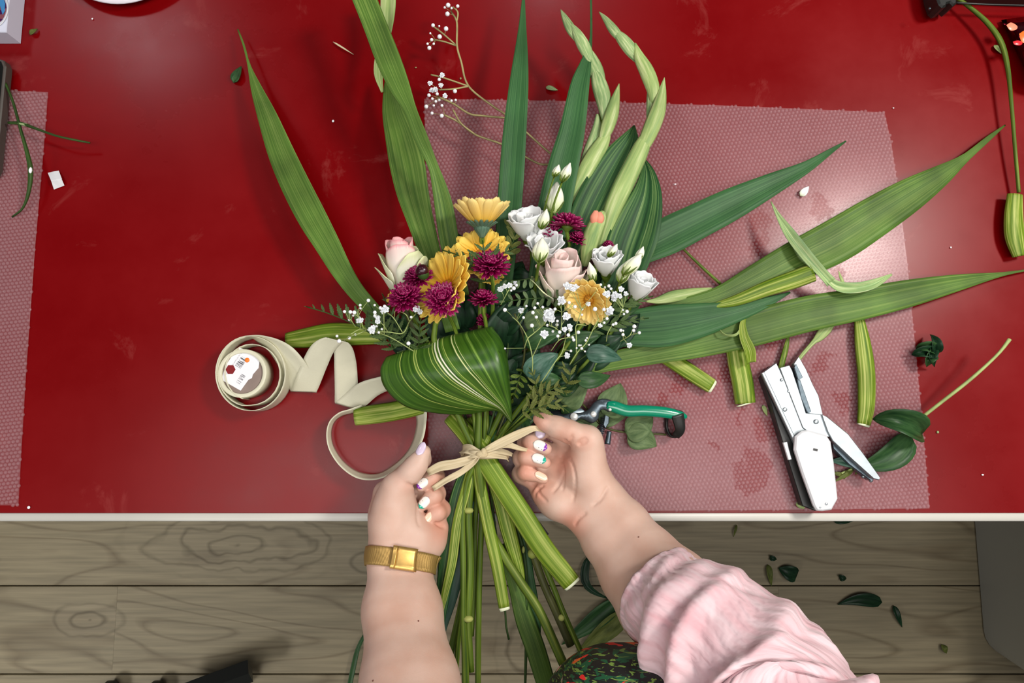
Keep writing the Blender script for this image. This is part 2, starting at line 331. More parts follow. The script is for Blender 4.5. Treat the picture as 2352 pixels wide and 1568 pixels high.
# ================================================================== the setting: floor
def floor_mat():
    m, nt, b = new_mat('oak_plank'); N = nt.nodes; L = nt.links
    tc = N.new('ShaderNodeTexCoord'); oi = N.new('ShaderNodeObjectInfo')
    cb = N.new('ShaderNodeCombineXYZ'); mu = N.new('ShaderNodeMath'); mu.operation = 'MULTIPLY'; mu.inputs[1].default_value = 30
    L.new(oi.outputs['Random'], mu.inputs[0]); L.new(mu.outputs[0], cb.inputs[1]); L.new(mu.outputs[0], cb.inputs[0])
    mp = N.new('ShaderNodeMapping'); mp.inputs['Scale'].default_value = (1.0, 5.0, 1); L.new(tc.outputs['Object'], mp.inputs[0]); L.new(cb.outputs[0], mp.inputs['Location'])
    n1 = N.new('ShaderNodeTexNoise'); n1.inputs['Scale'].default_value = 1.6; n1.inputs['Detail'].default_value = 1.2; L.new(mp.outputs[0], n1.inputs[0])
    m1 = N.new('ShaderNodeMath'); m1.operation = 'MULTIPLY'; m1.inputs[1].default_value = 10; L.new(n1.outputs[0], m1.inputs[0])
    fr = N.new('ShaderNodeMath'); fr.operation = 'PINGPONG'; fr.inputs[1].default_value = 0.5; L.new(m1.outputs[0], fr.inputs[0])
    mp2 = N.new('ShaderNodeMapping'); mp2.inputs['Scale'].default_value = (6, 130, 1); L.new(tc.outputs['Object'], mp2.inputs[0]); L.new(cb.outputs[0], mp2.inputs['Location'])
    n2 = N.new('ShaderNodeTexNoise'); n2.inputs['Scale'].default_value = 1; n2.inputs['Detail'].default_value = 4; L.new(mp2.outputs[0], n2.inputs[0])
    r = N.new('ShaderNodeValToRGB'); L.new(fr.outputs[0], r.inputs[0]); e = r.color_ramp.elements
    e[0].position = 0.0; e[0].color = c4(s2l(116, 104, 81)); e[1].position = .14; e[1].color = c4(s2l(137, 126, 101))
    r2 = N.new('ShaderNodeMapRange'); r2.inputs[1].default_value = .3; r2.inputs[2].default_value = .7; r2.inputs[3].default_value = .78; r2.inputs[4].default_value = 1.15
    L.new(n2.outputs[0], r2.inputs[0])
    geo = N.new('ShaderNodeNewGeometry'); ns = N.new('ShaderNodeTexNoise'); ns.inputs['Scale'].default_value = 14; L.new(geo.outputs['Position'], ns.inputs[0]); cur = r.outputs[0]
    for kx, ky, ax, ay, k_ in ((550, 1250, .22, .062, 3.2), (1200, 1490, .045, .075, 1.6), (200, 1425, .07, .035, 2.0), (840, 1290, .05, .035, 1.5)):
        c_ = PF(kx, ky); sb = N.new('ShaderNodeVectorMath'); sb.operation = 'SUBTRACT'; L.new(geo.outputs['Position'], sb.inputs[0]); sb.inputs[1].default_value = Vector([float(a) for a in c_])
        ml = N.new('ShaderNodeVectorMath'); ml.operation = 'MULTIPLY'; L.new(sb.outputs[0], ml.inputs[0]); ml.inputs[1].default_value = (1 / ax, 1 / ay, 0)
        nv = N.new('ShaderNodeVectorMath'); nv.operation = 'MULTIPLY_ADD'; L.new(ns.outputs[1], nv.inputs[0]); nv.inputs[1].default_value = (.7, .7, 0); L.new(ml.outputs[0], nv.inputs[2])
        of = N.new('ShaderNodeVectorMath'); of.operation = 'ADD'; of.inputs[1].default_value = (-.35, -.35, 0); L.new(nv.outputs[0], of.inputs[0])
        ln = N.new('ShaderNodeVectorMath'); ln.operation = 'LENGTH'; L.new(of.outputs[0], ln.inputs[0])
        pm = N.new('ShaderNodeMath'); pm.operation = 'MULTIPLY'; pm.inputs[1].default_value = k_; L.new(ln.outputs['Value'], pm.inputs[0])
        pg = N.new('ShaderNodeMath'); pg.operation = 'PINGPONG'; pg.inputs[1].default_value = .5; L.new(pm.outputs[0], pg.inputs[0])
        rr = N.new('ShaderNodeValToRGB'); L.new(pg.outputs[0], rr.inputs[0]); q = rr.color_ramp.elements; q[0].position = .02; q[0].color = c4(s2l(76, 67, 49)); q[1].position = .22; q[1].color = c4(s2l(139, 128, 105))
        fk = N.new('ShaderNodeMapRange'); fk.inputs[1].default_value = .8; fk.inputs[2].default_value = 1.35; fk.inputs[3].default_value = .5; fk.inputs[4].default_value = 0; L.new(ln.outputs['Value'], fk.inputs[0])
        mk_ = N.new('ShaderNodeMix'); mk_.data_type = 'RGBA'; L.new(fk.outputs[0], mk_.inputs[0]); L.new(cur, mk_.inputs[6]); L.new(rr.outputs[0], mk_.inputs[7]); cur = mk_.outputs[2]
    hs = N.new('ShaderNodeHueSaturation'); L.new(cur, hs.inputs['Color']); L.new(r2.outputs[0], hs.inputs['Value'])
    L.new(hs.outputs[0], b.inputs['Base Color']); b.inputs['Roughness'].default_value = .55; b.inputs['Specular IOR Level'].default_value = .3
    return m
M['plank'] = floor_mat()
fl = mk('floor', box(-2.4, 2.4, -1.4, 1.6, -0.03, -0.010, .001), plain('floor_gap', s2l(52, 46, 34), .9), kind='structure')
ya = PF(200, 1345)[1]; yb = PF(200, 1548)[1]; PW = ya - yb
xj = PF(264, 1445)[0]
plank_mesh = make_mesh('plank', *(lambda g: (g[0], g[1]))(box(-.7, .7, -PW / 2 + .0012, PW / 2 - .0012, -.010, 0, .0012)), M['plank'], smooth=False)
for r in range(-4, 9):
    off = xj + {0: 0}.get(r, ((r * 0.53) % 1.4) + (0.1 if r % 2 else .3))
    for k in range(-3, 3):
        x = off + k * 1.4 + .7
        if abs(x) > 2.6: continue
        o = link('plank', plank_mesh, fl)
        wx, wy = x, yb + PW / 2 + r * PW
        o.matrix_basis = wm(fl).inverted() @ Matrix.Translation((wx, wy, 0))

# ================================================================== table
def table_mat():
    m, nt, b = new_mat('red_laminate'); N = nt.nodes; L = nt.links
    tc = N.new('ShaderNodeTexCoord')
    n = N.new('ShaderNodeTexNoise'); n.inputs['Scale'].default_value = 5; n.inputs['Detail'].default_value = 6; n.inputs['Roughness'].default_value = .62; L.new(tc.outputs['Object'], n.inputs[0])
    r = N.new('ShaderNodeValToRGB'); L.new(n.outputs[0], r.inputs[0]); e = r.color_ramp.elements
    e[0].position = .35; e[0].color = c4(s2l(107, 0, 3)); e[1].position = .75; e[1].color = c4(s2l(120, 1, 5))
    # dried water marks and scuffs
    n3 = N.new('ShaderNodeTexNoise'); n3.inputs['Scale'].default_value = 13; n3.inputs['Detail'].default_value = 7; n3.inputs['Roughness'].default_value = .7; n3.inputs['Distortion'].default_value = .6
    L.new(tc.outputs['Object'], n3.inputs[0]); r3 = N.new('ShaderNodeValToRGB'); L.new(n3.outputs[0], r3.inputs[0])
    r3.color_ramp.elements[0].position = .60; r3.color_ramp.elements[0].color = (0, 0, 0, 1); r3.color_ramp.elements[1].position = .85; r3.color_ramp.elements[1].color = (.22, .22, .22, 1)
    mx = N.new('ShaderNodeMix'); mx.data_type = 'RGBA'; L.new(r3.outputs[0], mx.inputs[0]); L.new(r.outputs[0], mx.inputs[6]); mx.inputs[7].default_value = c4(s2l(206, 120, 112))
    L.new(mx.outputs[2], b.inputs['Base Color'])
    rr = N.new('ShaderNodeMapRange'); rr.inputs[1].default_value = .3; rr.inputs[2].default_value = .75; rr.inputs[3].default_value = .22; rr.inputs[4].default_value = .38; L.new(n.outputs[0], rr.inputs[0])
    L.new(rr.outputs[0], b.inputs['Roughness']); b.inputs['Specular IOR Level'].default_value = .20
    return m
M['red'] = table_mat()
M['trim'] = plain('white_edge', s2l(198, 196, 188), .4, noise=.05, nscale=8)
ye = P(1176, 1178)[1]
table = thing('work_table', 'wide red laminate work table with a white front edge', 'table', (0, ye + .375, 0))
mk('tabletop', box(-1.25, 1.25, ye, ye + .95, TZ - .030, TZ, .0006), M['red'], table, smooth=False)
mk('edge_strip', box(-1.25, 1.25, ye - .0085, ye, TZ - .035, TZ + .0006, .001), M['trim'], table, label='white edge strip')
for sx in (-1.15, 1.15):
    for y in (ye + .1, ye + .85):
        mk('leg', box(sx - .025, sx + .025, y - .025, y + .025, 0.0, TZ - .030, .003), M['trim'], table, label='white leg')

# ================================================================== bubble wrap
def wrap_mats():
    m, nt, b = new_mat('bubble_film'); N = nt.nodes; L = nt.links
    b.inputs['Base Color'].default_value = c4(s2l(209, 177, 183)); b.inputs['Roughness'].default_value = .20; b.inputs['Specular IOR Level'].default_value = .7
    tc = N.new('ShaderNodeTexCoord'); geo = N.new('ShaderNodeNewGeometry')
    n = N.new('ShaderNodeTexNoise'); n.inputs['Scale'].default_value = 26; n.inputs['Detail'].default_value = 4; L.new(geo.outputs['Position'], n.inputs[0])
    spots = [(1735, 505, 30), (1745, 560, 26), (1735, 610, 22), (1790, 640, 20), (1740, 1060, 34), (1720, 1100, 28), (1755, 990, 26), (1700, 950, 16), (1890, 480, 26), (1950, 520, 22), (1900, 590, 34), (1920, 650, 30), (1560, 870, 26), (1690, 860, 30), (1890, 830, 34), (1930, 930, 26), (1540, 930, 30), (1770, 770, 30), (1650, 1030, 14)]
    nw_ = N.new('ShaderNodeTexNoise'); nw_.inputs['Scale'].default_value = 34; nw_.inputs['Detail'].default_value = 5; nw_.inputs['Roughness'].default_value = .65; L.new(geo.outputs['Position'], nw_.inputs[0])
    sb_ = N.new('ShaderNodeVectorMath'); sb_.operation = 'SUBTRACT'; L.new(nw_.outputs[1], sb_.inputs[0]); sb_.inputs[1].default_value = (.5, .5, .5)
    ml_ = N.new('ShaderNodeVectorMath'); ml_.operation = 'MULTIPLY'; L.new(sb_.outputs[0], ml_.inputs[0]); ml_.inputs[1].default_value = (.075, .075, 0)
    wp_ = N.new('ShaderNodeVectorMath'); wp_.operation = 'ADD'; L.new(geo.outputs['Position'], wp_.inputs[0]); L.new(ml_.outputs[0], wp_.inputs[1])
    prev = None
    for x, y, r_ in spots:
        d = N.new('ShaderNodeVectorMath'); d.operation = 'DISTANCE'; L.new(wp_.outputs[0], d.inputs[0]); d.inputs[1].default_value = Vector([float(a) for a in P(x, y)])
        q = N.new('ShaderNodeMapRange'); q.inputs[1].default_value = 0; q.inputs[2].default_value = r_ * S(x, y) * 1.7; q.inputs[3].default_value = 1; q.inputs[4].default_value = 0
        L.new(d.outputs['Value'], q.inputs[0])
        if prev is None: prev = q.outputs[0]
        else:
            mxx = N.new('ShaderNodeMath'); mxx.operation = 'MAXIMUM'; L.new(prev, mxx.inputs[0]); L.new(q.outputs[0], mxx.inputs[1]); prev = mxx.outputs[0]
    ad = N.new('ShaderNodeMath'); ad.operation = 'ADD'; L.new(prev, ad.inputs[0]); L.new(n.outputs[0], ad.inputs[1])
    wet = N.new('ShaderNodeMapRange'); wet.inputs[1].default_value = .98; wet.inputs[2].default_value = 1.06; wet.inputs[3].default_value = .10; wet.inputs[4].default_value = .04; L.new(ad.outputs[0], wet.inputs[0])
    n2 = N.new('ShaderNodeTexNoise'); n2.inputs['Scale'].default_value = 7; n2.inputs['Detail'].default_value = 3; L.new(geo.outputs['Position'], n2.inputs[0])
    v = N.new('ShaderNodeMapRange'); v.inputs[1].default_value = .3; v.inputs[2].default_value = .7; v.inputs[3].default_value = .75; v.inputs[4].default_value = 1.2; L.new(n2.outputs[0], v.inputs[0])
    fm = N.new('ShaderNodeMath'); fm.operation = 'MULTIPLY'; L.new(wet.outputs[0], fm.inputs[0]); L.new(v.outputs[0], fm.inputs[1])
    tr = N.new('ShaderNodeBsdfTransparent'); tr.inputs[0].default_value = (1, .96, .96, 1); mx = N.new('ShaderNodeMixShader')
    L.new(fm.outputs[0], mx.inputs[0]); L.new(tr.outputs[0], mx.inputs[1]); L.new(b.outputs[0], mx.inputs[2]); L.new(mx.outputs[0], N['Material Output'].inputs[0])
    m2, nt, b = new_mat('bubble_dome'); N = nt.nodes; L = nt.links
    b.inputs['Base Color'].default_value = c4(s2l(214, 188, 194)); b.inputs['Roughness'].default_value = .12; b.inputs['Specular IOR Level'].default_value = .8
    tr = N.new('ShaderNodeBsdfTransparent'); tr.inputs[0].default_value = (1, .94, .95, 1); mx = N.new('ShaderNodeMixShader'); mx.inputs[0].default_value = .17
    L.new(tr.outputs[0], mx.inputs[1]); L.new(b.outputs[0], mx.inputs[2]); L.new(mx.outputs[0], N['Material Output'].inputs[0])
    return m, m2
M['film'], M['dome'] = wrap_mats()
def inside(poly, X, Y):
    c = np.zeros(X.shape, bool); n = len(poly)
    for i in range(n):
        x1, y1 = poly[i]; x2, y2 = poly[(i + 1) % n]
        if y1 == y2: continue
        c ^= ((y1 > Y) != (y2 > Y)) & (X < (x2 - x1) * (Y - y1) / (y2 - y1) + x1)
    return c
def wrap(outline, label, seed):
    O = smooth_poly = [P(x, y)[:2] for x, y in outline]
    w3 = [(x, y) for x, y in O]; c = np.mean(w3, axis=0)
    t = thing('bubble_wrap', label, 'bubble wrap', (c[0], c[1], TZ))
    mk('film', prism(w3, TZ + .0008, TZ + .0018, .0002, world=True), M['film'], t, smooth=False)
    A = np.array(w3); pit = .0046; xs = np.arange(A[:, 0].min() - .08, A[:, 0].max() + .08, pit); ys = np.arange(A[:, 1].min() - .08, A[:, 1].max() + .08, pit * .866)
    X, Y = np.meshgrid(xs, ys); X = X + (np.arange(len(ys)) % 2)[:, None] * pit / 2
    ca, sa = math.cos(.12), math.sin(.12); cx, cy = c
    X, Y = cx + (X - cx) * ca - (Y - cy) * sa, cy + (X - cx) * sa + (Y - cy) * ca
    inn = inside(w3, X, Y); X, Y = X[inn], Y[inn]; n = len(X); rs = np.random.RandomState(seed)
    k = 7; a = np.linspace(0, 2 * math.pi, k, endpoint=False); hh = .0018 * (.75 + .5 * rs.rand(n)); rr = .0020
    ring0 = np.stack([np.cos(a) * rr, np.sin(a) * rr], 1); ring1 = ring0 * .68
    V = np.zeros((n, 2 * k + 1, 3)); base = TZ + .0018
    V[:, :k, 0] = X[:, None] + ring0[None, :, 0]; V[:, :k, 1] = Y[:, None] + ring0[None, :, 1]; V[:, :k, 2] = base
    V[:, k:2 * k, 0] = X[:, None] + ring1[None, :, 0]; V[:, k:2 * k, 1] = Y[:, None] + ring1[None, :, 1]; V[:, k:2 * k, 2] = base + hh[:, None] * .8
    V[:, 2 * k] = np.stack([X, Y, base + hh], 1)
    f = [(j, (j + 1) % k, k + (j + 1) % k, k + j) for j in range(k)] + [(k + j, k + (j + 1) % k, 2 * k) for j in range(k)]
    Fc = [tuple(q + i * (2 * k + 1) for q in ff) for i in range(n) for ff in f]
    mk('bubbles', (V.reshape(-1, 3), Fc), M['dome'], t, kind='stuff')
    return t
wrap([(975, 228), (1300, 233), (1650, 243), (2030, 259), (2046, 330), (2062, 440), (2082, 600), (2100, 790), (2118, 980), (2133, 1167), (1700, 1171), (1300, 1174), (985, 1175), (983, 700)],
     'large sheet of clear bubble wrap under the bouquet and stapler', 1)
wrap([(-70, 216), (40, 210), (112, 213), (103, 330), (83, 560), (62, 850), (50, 1050), (44, 1160), (-70, 1160)], 'strip of bubble wrap at the left edge of the table', 2)

# ================================================================== the person: signed distance body
def smin(a, b, k):
    h = np.clip(.5 + .5 * (b - a) / k, 0, 1); return b * (1 - h) + a * h - k * h * (1 - h)
class Field:
    def __init__(s, lo, hi, vox):
        s.lo = np.array(lo, float); s.vox = vox; s.n = np.ceil((np.array(hi) - s.lo) / vox).astype(int) + 1
        s.D = np.full(s.n, .05, np.float32)
        s.ax = [s.lo[i] + vox * np.arange(s.n[i], dtype=np.float32) for i in range(3)]
    def sub(s, lo, hi):
        a = np.clip(np.floor((np.array(lo) - s.lo) / s.vox).astype(int), 0, s.n - 1); b = np.clip(np.ceil((np.array(hi) - s.lo) / s.vox).astype(int) + 1, 1, s.n)
        return tuple(slice(int(i), int(j)) for i, j in zip(a, b))
    def cone(s, sl, a, b, ra, rb):
        X = s.ax[0][sl[0]][:, None, None]; Y = s.ax[1][sl[1]][None, :, None]; Z = s.ax[2][sl[2]][None, None, :]
        ab = b - a; L2 = max(float(ab @ ab), 1e-12)
        t = np.clip(((X - a[0]) * ab[0] + (Y - a[1]) * ab[1] + (Z - a[2]) * ab[2]) / L2, 0, 1)
        return np.sqrt((X - a[0] - t * ab[0]) ** 2 + (Y - a[1] - t * ab[1]) ** 2 + (Z - a[2] - t * ab[2]) ** 2) - (ra + t * (rb - ra))
    def limb(s, chains, k_in, k_join):
        """chains: list of [(xyz, r), ...] polylines, blended together with k_in and into the body with k_join"""
        pts = np.array([p for c in chains for p, _ in c]); rm = max(r for c in chains for _, r in c) + .025
        sl = s.sub(pts.min(0) - rm, pts.max(0) + rm); Lf = None
        for c in chains:
            for (a, ra), (b, rb) in zip(c[:-1], c[1:]):
                d = s.cone(sl, a, b, ra, rb); Lf = d if Lf is None else smin(Lf, d, k_in)
        s.D[sl] = smin(s.D[sl], Lf, k_join)
    def carve(s, pts, r, k=.0018):
        for a, b in zip(pts[:-1], pts[1:]):
            lo = np.minimum(a, b) - .012; hi = np.maximum(a, b) + .012; sl = s.sub(lo, hi)
            if min(q.stop - q.start for q in sl) < 1: continue
            d = s.cone(sl, a, b, r, r); s.D[sl] = -smin(-s.D[sl], d, k)
    def at(s, p):
        g = (np.asarray(p) - s.lo) / s.vox; i = np.clip(np.floor(g).astype(int), 0, s.n - 2); f = np.clip(g - i, 0, 1); v = 0
        for dx in (0, 1):
            for dy in (0, 1):
                for dz in (0, 1):
                    v += (f[0] if dx else 1 - f[0]) * (f[1] if dy else 1 - f[1]) * (f[2] if dz else 1 - f[2]) * float(s.D[i[0] + dx, i[1] + dy, i[2] + dz])
        return v
    def grad(s, p, e=.0018):
        return nrm(np.array([s.at(p + np.eye(3)[i] * e) - s.at(p - np.eye(3)[i] * e) for i in range(3)]))
    def hit(s, px, py):
        d = ray(px, py); d = d / np.linalg.norm(d); t = (CH - (s.lo[2] + s.vox * (s.n[2] - 2))) / -d[2]
        for _ in range(900):
            p = CP + d * t
            if p[2] < s.lo[2]: return None
            v = s.at(p)
            if v < .0001: return p
            t += max(v * .8, .0002)
        return None
    def mesh(s):
        import openvdb
        g = openvdb.FloatGrid(); g.background = .05
        g.copyFromArray(s.D); g.transform = openvdb.createLinearTransform(voxelSize=s.vox)
        r = g.convertToQuads(isovalue=0.0); v, q = r[0], r[1]
        return np.asarray(v) + s.lo, np.asarray(q)[:, ::-1]
def pr(px, py, h, r): return (P(px, py, h), r / 1000.0)

def groove(fd, pix, r=.0009, deep=0.0003):
    q = cr(pix, max(6, len(pix) * 3)); pts = []
    for x, y in q:
        p = fd.hit(x, y)
        if p is None: continue
        pts.append(p + fd.grad(p) * (r - .0009 - deep + .0006))
    if len(pts) > 1: fd.carve(pts, r)

# ---- right arm and hand (palm turned up, fingers curled)
pts = [P(1160, 930, 0), P(2150, 1900, .30), P(1160, 930, .12), P(1500, 1100, .0)]
RF = Field((-.02, -.40, TZ + .005), (.33, .045, TZ + .26), .00125)
RF.limb([[pr(1390, 1150, .052, 19), pr(1432, 1205, .062, 23), pr(1492, 1283, .085, 27), pr(1550, 1345, .115, 31), pr(1700, 1510, .17, 36), pr(1850, 1700, .21, 40)],
         [pr(1352, 1177, .05, 18), pr(1392, 1238, .06, 22), pr(1450, 1322, .08, 27), pr(1505, 1395, .11, 31), pr(1660, 1550, .165, 36), pr(1830, 1730, .21, 40)]], .014, .004)
RF.limb([[pr(1378, 1152, .050, 18), pr(1340, 1085, .045, 15), pr(1318, 1020, .040, 12)],
         [pr(1365, 1160, .048, 17), pr(1312, 1095, .040, 15), pr(1285, 1045, .036, 12)],
         [pr(1355, 1168, .046, 17), pr(1296, 1118, .038, 14), pr(1265, 1078, .034, 11.5)],
         [pr(1340, 1178, .045, 16), pr(1272, 1148, .038, 14), pr(1238, 1112, .034, 11)],
         [pr(1385, 1140, .055, 18), pr(1348, 1085, .056, 19), pr(1350, 1025, .060, 15)],
         [pr(1338, 1182, .050, 15), pr(1285, 1152, .046, 14), pr(1252, 1130, .042, 11)]], .012, .012)
# thumb
RF.limb([[pr(1352, 1040, .060, 15.5), pr(1349, 1010, .064, 14), pr(1305, 990, .070, 10.8), pr(1278, 980, .070, 10.2), pr(1250, 968, .070, 7.8), pr(1237, 961, .069, 5.6)]], .005, .006)
# index (mostly under the thumb), middle, ring, little finger
RF.limb([[pr(1318, 1020, .038, 11), pr(1262, 985, .044, 8.5), pr(1252, 985, .052, 7.6), pr(1241, 997, .056, 6.6)]], .004, .0025)
RF.limb([[pr(1285, 1048, .034, 11), pr(1210, 1017, .044, 9), pr(1222, 1016, .057, 8.2), pr(1254, 1031, .063, 6.0)]], .005, .002)
RF.limb([[pr(1268, 1082, .032, 10.5), pr(1199, 1052, .042, 9), pr(1212, 1049, .057, 8.2), pr(1252, 1063, .063, 5.8)]], .005, .002)
RF.limb([[pr(1245, 1115, .032, 10.5), pr(1197, 1088, .040, 8.8), pr(1210, 1084, .054, 7.8), pr(1248, 1101, .058, 4.8)]], .005, .002)
for g in ([(1300, 1035), (1316, 1070), (1322, 1110), (1316, 1150)], [(1288, 1050), (1296, 1085), (1292, 1125)], [(1395, 1120), (1380, 1145), (1362, 1160)], [(1298, 1010), (1303, 1018), (1308, 1022)], [(1315, 1000), (1312, 1012), (1306, 1020)], [(1345, 1005), (1335, 1012), (1328, 1018)],
          [(1255, 1150), (1240, 1135), (1235, 1120)], [(1218, 1130), (1228, 1115), (1232, 1108)], [(1228, 1140), (1232, 1128), (1250, 1112)],
          [(1320, 1205), (1330, 1190), (1345, 1178)], [(1295, 1085), (1285, 1110), (1270, 1130)],
          [(1350, 1010), (1340, 1018), (1330, 1020)], [(1200, 1104), (1212, 1106), (1230, 1112)]):
    groove(RF, g, .0010, .0007)

# ---- left arm and hand (seen from the thumb side)
LF = Field((-.225, -.40, TZ + .005), (-.035, .03, TZ + .27), .00125)
LF.limb([[pr(893, 1285, .072, 19), pr(897, 1400, .095, 23.5), pr(915, 1568, .14, 30), pr(930, 1760, .20, 35)],
         [pr(942, 1290, .068, 19), pr(951, 1400, .09, 23.5), pr(968, 1568, .135, 30), pr(1000, 1760, .19, 35)]], .014, .004)
LF.limb([[pr(898, 1275, .072, 20), pr(900, 1200, .072, 20), pr(906, 1150, .072, 18)],
         [pr(935, 1285, .068, 20), pr(950, 1235, .064, 20), pr(925, 1180, .06, 17)],
         [pr(900, 1250, .06, 18), pr(888, 1180, .052, 15), pr(886, 1132, .052, 12)],
         [pr(920, 1250, .052, 18), pr(905, 1200, .046, 14), pr(900, 1170, .044, 12)],
         [pr(950, 1260, .055, 18), pr(960, 1230, .048, 14), pr(940, 1205, .044, 12)],
         [pr(958, 1270, .058, 17), pr(985, 1238, .054, 15), pr(1003, 1208, .05, 11)]], .012, .012)
LF.limb([[pr(906, 1155, .072, 18), pr(912, 1120, .078, 14.5), pr(945, 1082, .084, 10.6), pr(958, 1066, .085, 9.6), pr(973, 1038, .085, 7.0)]], .005, .008)
LF.limb([[pr(886, 1132, .05, 12), pr(950, 1066, .05, 8.5), pr(972, 1056, .058, 7.5), pr(975, 1045, .062, 6.5)]], .004, .003)
LF.limb([[pr(900, 1168, .044, 11.5), pr(1000, 1094, .052, 8.8), pr(992, 1098, .062, 7.6), pr(967, 1116, .066, 5.6)]], .005, .002)
LF.limb([[pr(915, 1195, .042, 11.5), pr(1001, 1133, .050, 9.2), pr(995, 1140, .062, 8.2), pr(969, 1160, .066, 5.8)]], .005, .002)
LF.limb([[pr(950, 1215, .043, 11), pr(1012, 1170, .050, 9.2), pr(1004, 1177, .062, 7.8), pr(976, 1200, .066, 4.6)]], .005, .002)
for g in ([(952, 1112), (960, 1140), (958, 1180), (962, 1205)], [(1000, 1200), (1012, 1208), (1022, 1210)], [(935, 1110), (945, 1116), (955, 1114)]):
    groove(LF, g, .0010, .0007)

# ---- torso under the blouse (mostly behind the frame)
def W(x, y, z): return np.array([x, y, z])
TC = np.array([.10, -.275, 1.04])
TF = Field((-.16, -.50, .74), (.42, -.10, 1.46), .005)
TF.limb([[(W(.085, -.36, .86), .100), (W(.09, -.36, 1.02), .092), (W(.08, -.36, 1.25), .080)],
         [(W(.175, -.36, .86), .100), (W(.17, -.36, 1.02), .092), (W(.18, -.36, 1.25), .080)],
         [(W(.088, -.252, .90), .066), (W(.165, -.252, .90), .066)],
         [(W(-.05, -.34, 1.31), .055), (W(.31, -.34, 1.31), .055)], [(W(.13, -.34, 1.32), .052), (W(.13, -.33, 1.42), .050)]], .03, .01)
def outward(v, q):
    c = v.mean(0); a, b_, d = v[q[:, 0]] - c, v[q[:, 1]] - c, v[q[:, 2]] - c
    return (v, q) if np.einsum('ij,ij->i', np.cross(a, b_), d).sum() > 0 else (v, q[:, ::-1])
rv, rq = outward(*RF.mesh()); lv, lq = outward(*LF.mesh()); tv, tq = outward(*TF.mesh())
def skin_mat():
    m, nt, b = new_mat('skin'); N = nt.nodes; L = nt.links
    geo = N.new('ShaderNodeNewGeometry')
    n = N.new('ShaderNodeTexNoise'); n.inputs['Scale'].default_value = 28; n.inputs['Detail'].default_value = 4; L.new(geo.outputs['Position'], n.inputs[0])
    r = N.new('ShaderNodeValToRGB'); L.new(n.outputs[0], r.inputs[0]); e = r.color_ramp.elements
    e[0].position = .3; e[0].color = c4(s2l(192, 155, 137)); e[1].position = .7; e[1].color = c4(s2l(203, 174, 159))
    prev = None      # flushed knuckles and finger pads
    for x, y, h, rad in [(1236, 965, .07, 30), (1300, 1000, .07, 30), (1205, 1030, .06, 34), (1205, 1080, .06, 40), (1290, 1060, .06, 42), (1230, 1130, .05, 40), (1340, 1010, .07, 26),
                         (1005, 1110, .06, 34), (1015, 1160, .06, 42), (1000, 1215, .06, 46), (975, 1195, .06, 30), (930, 1105, .08, 30), (1320, 1200, .06, 40)]:
        d = N.new('ShaderNodeVectorMath'); d.operation = 'DISTANCE'; L.new(geo.outputs['Position'], d.inputs[0]); d.inputs[1].default_value = Vector([float(a) for a in P(x, y, h)])
        q = N.new('ShaderNodeMapRange'); q.inputs[1].default_value = rad * .3 * S(x, y, h); q.inputs[2].default_value = rad * S(x, y, h) * 1.3; q.inputs[3].default_value = .62; q.inputs[4].default_value = 0
        L.new(d.outputs['Value'], q.inputs[0])
        if prev is None: prev = q.outputs[0]
        else:
            mxx = N.new('ShaderNodeMath'); mxx.operation = 'MAXIMUM'; L.new(prev, mxx.inputs[0]); L.new(q.outputs[0], mxx.inputs[1]); prev = mxx.outputs[0]
    mx = N.new('ShaderNodeMix'); mx.data_type = 'RGBA'; L.new(prev, mx.inputs[0]); L.new(r.outputs[0], mx.inputs[6]); mx.inputs[7].default_value = c4(s2l(201, 128, 104))
    L.new(mx.outputs[2], b.inputs['Base Color'])
    b.inputs['Roughness'].default_value = .5; b.inputs['Specular IOR Level'].default_value = .35
    b.inputs['Subsurface Weight'].default_value = .12; b.inputs['Subsurface Scale'].default_value = .004; b.inputs['Subsurface Radius'].default_value = (1, .35, .2)
    v = N.new('ShaderNodeTexVoronoi'); v.inputs['Scale'].default_value = 900; L.new(geo.outputs['Position'], v.inputs[0])
    bp = N.new('ShaderNodeBump'); bp.inputs['Strength'].default_value = .12; bp.inputs['Distance'].default_value = .0004; L.new(v.outputs[0], bp.inputs['Height']); L.new(bp.outputs[0], b.inputs['Normal'])
    return m
M['skin'] = skin_mat()
person = thing('person', 'person in pink blouse and black tropical top tying the bouquet with both hands', 'person', (.10, -.29, 0.78))
bv = np.vstack([rv, lv, tv]); bq = np.vstack([rq, lq + len(rv), tq + len(rv) + len(lv)])
body = mk('body', (bv, bq), M['skin'], person, label='bare forearms and hands')
body['label'] = 'bare forearms and hands with painted nails'
sm = body.modifiers.new('smooth', 'SMOOTH'); sm.factor = .5; sm.iterations = 2

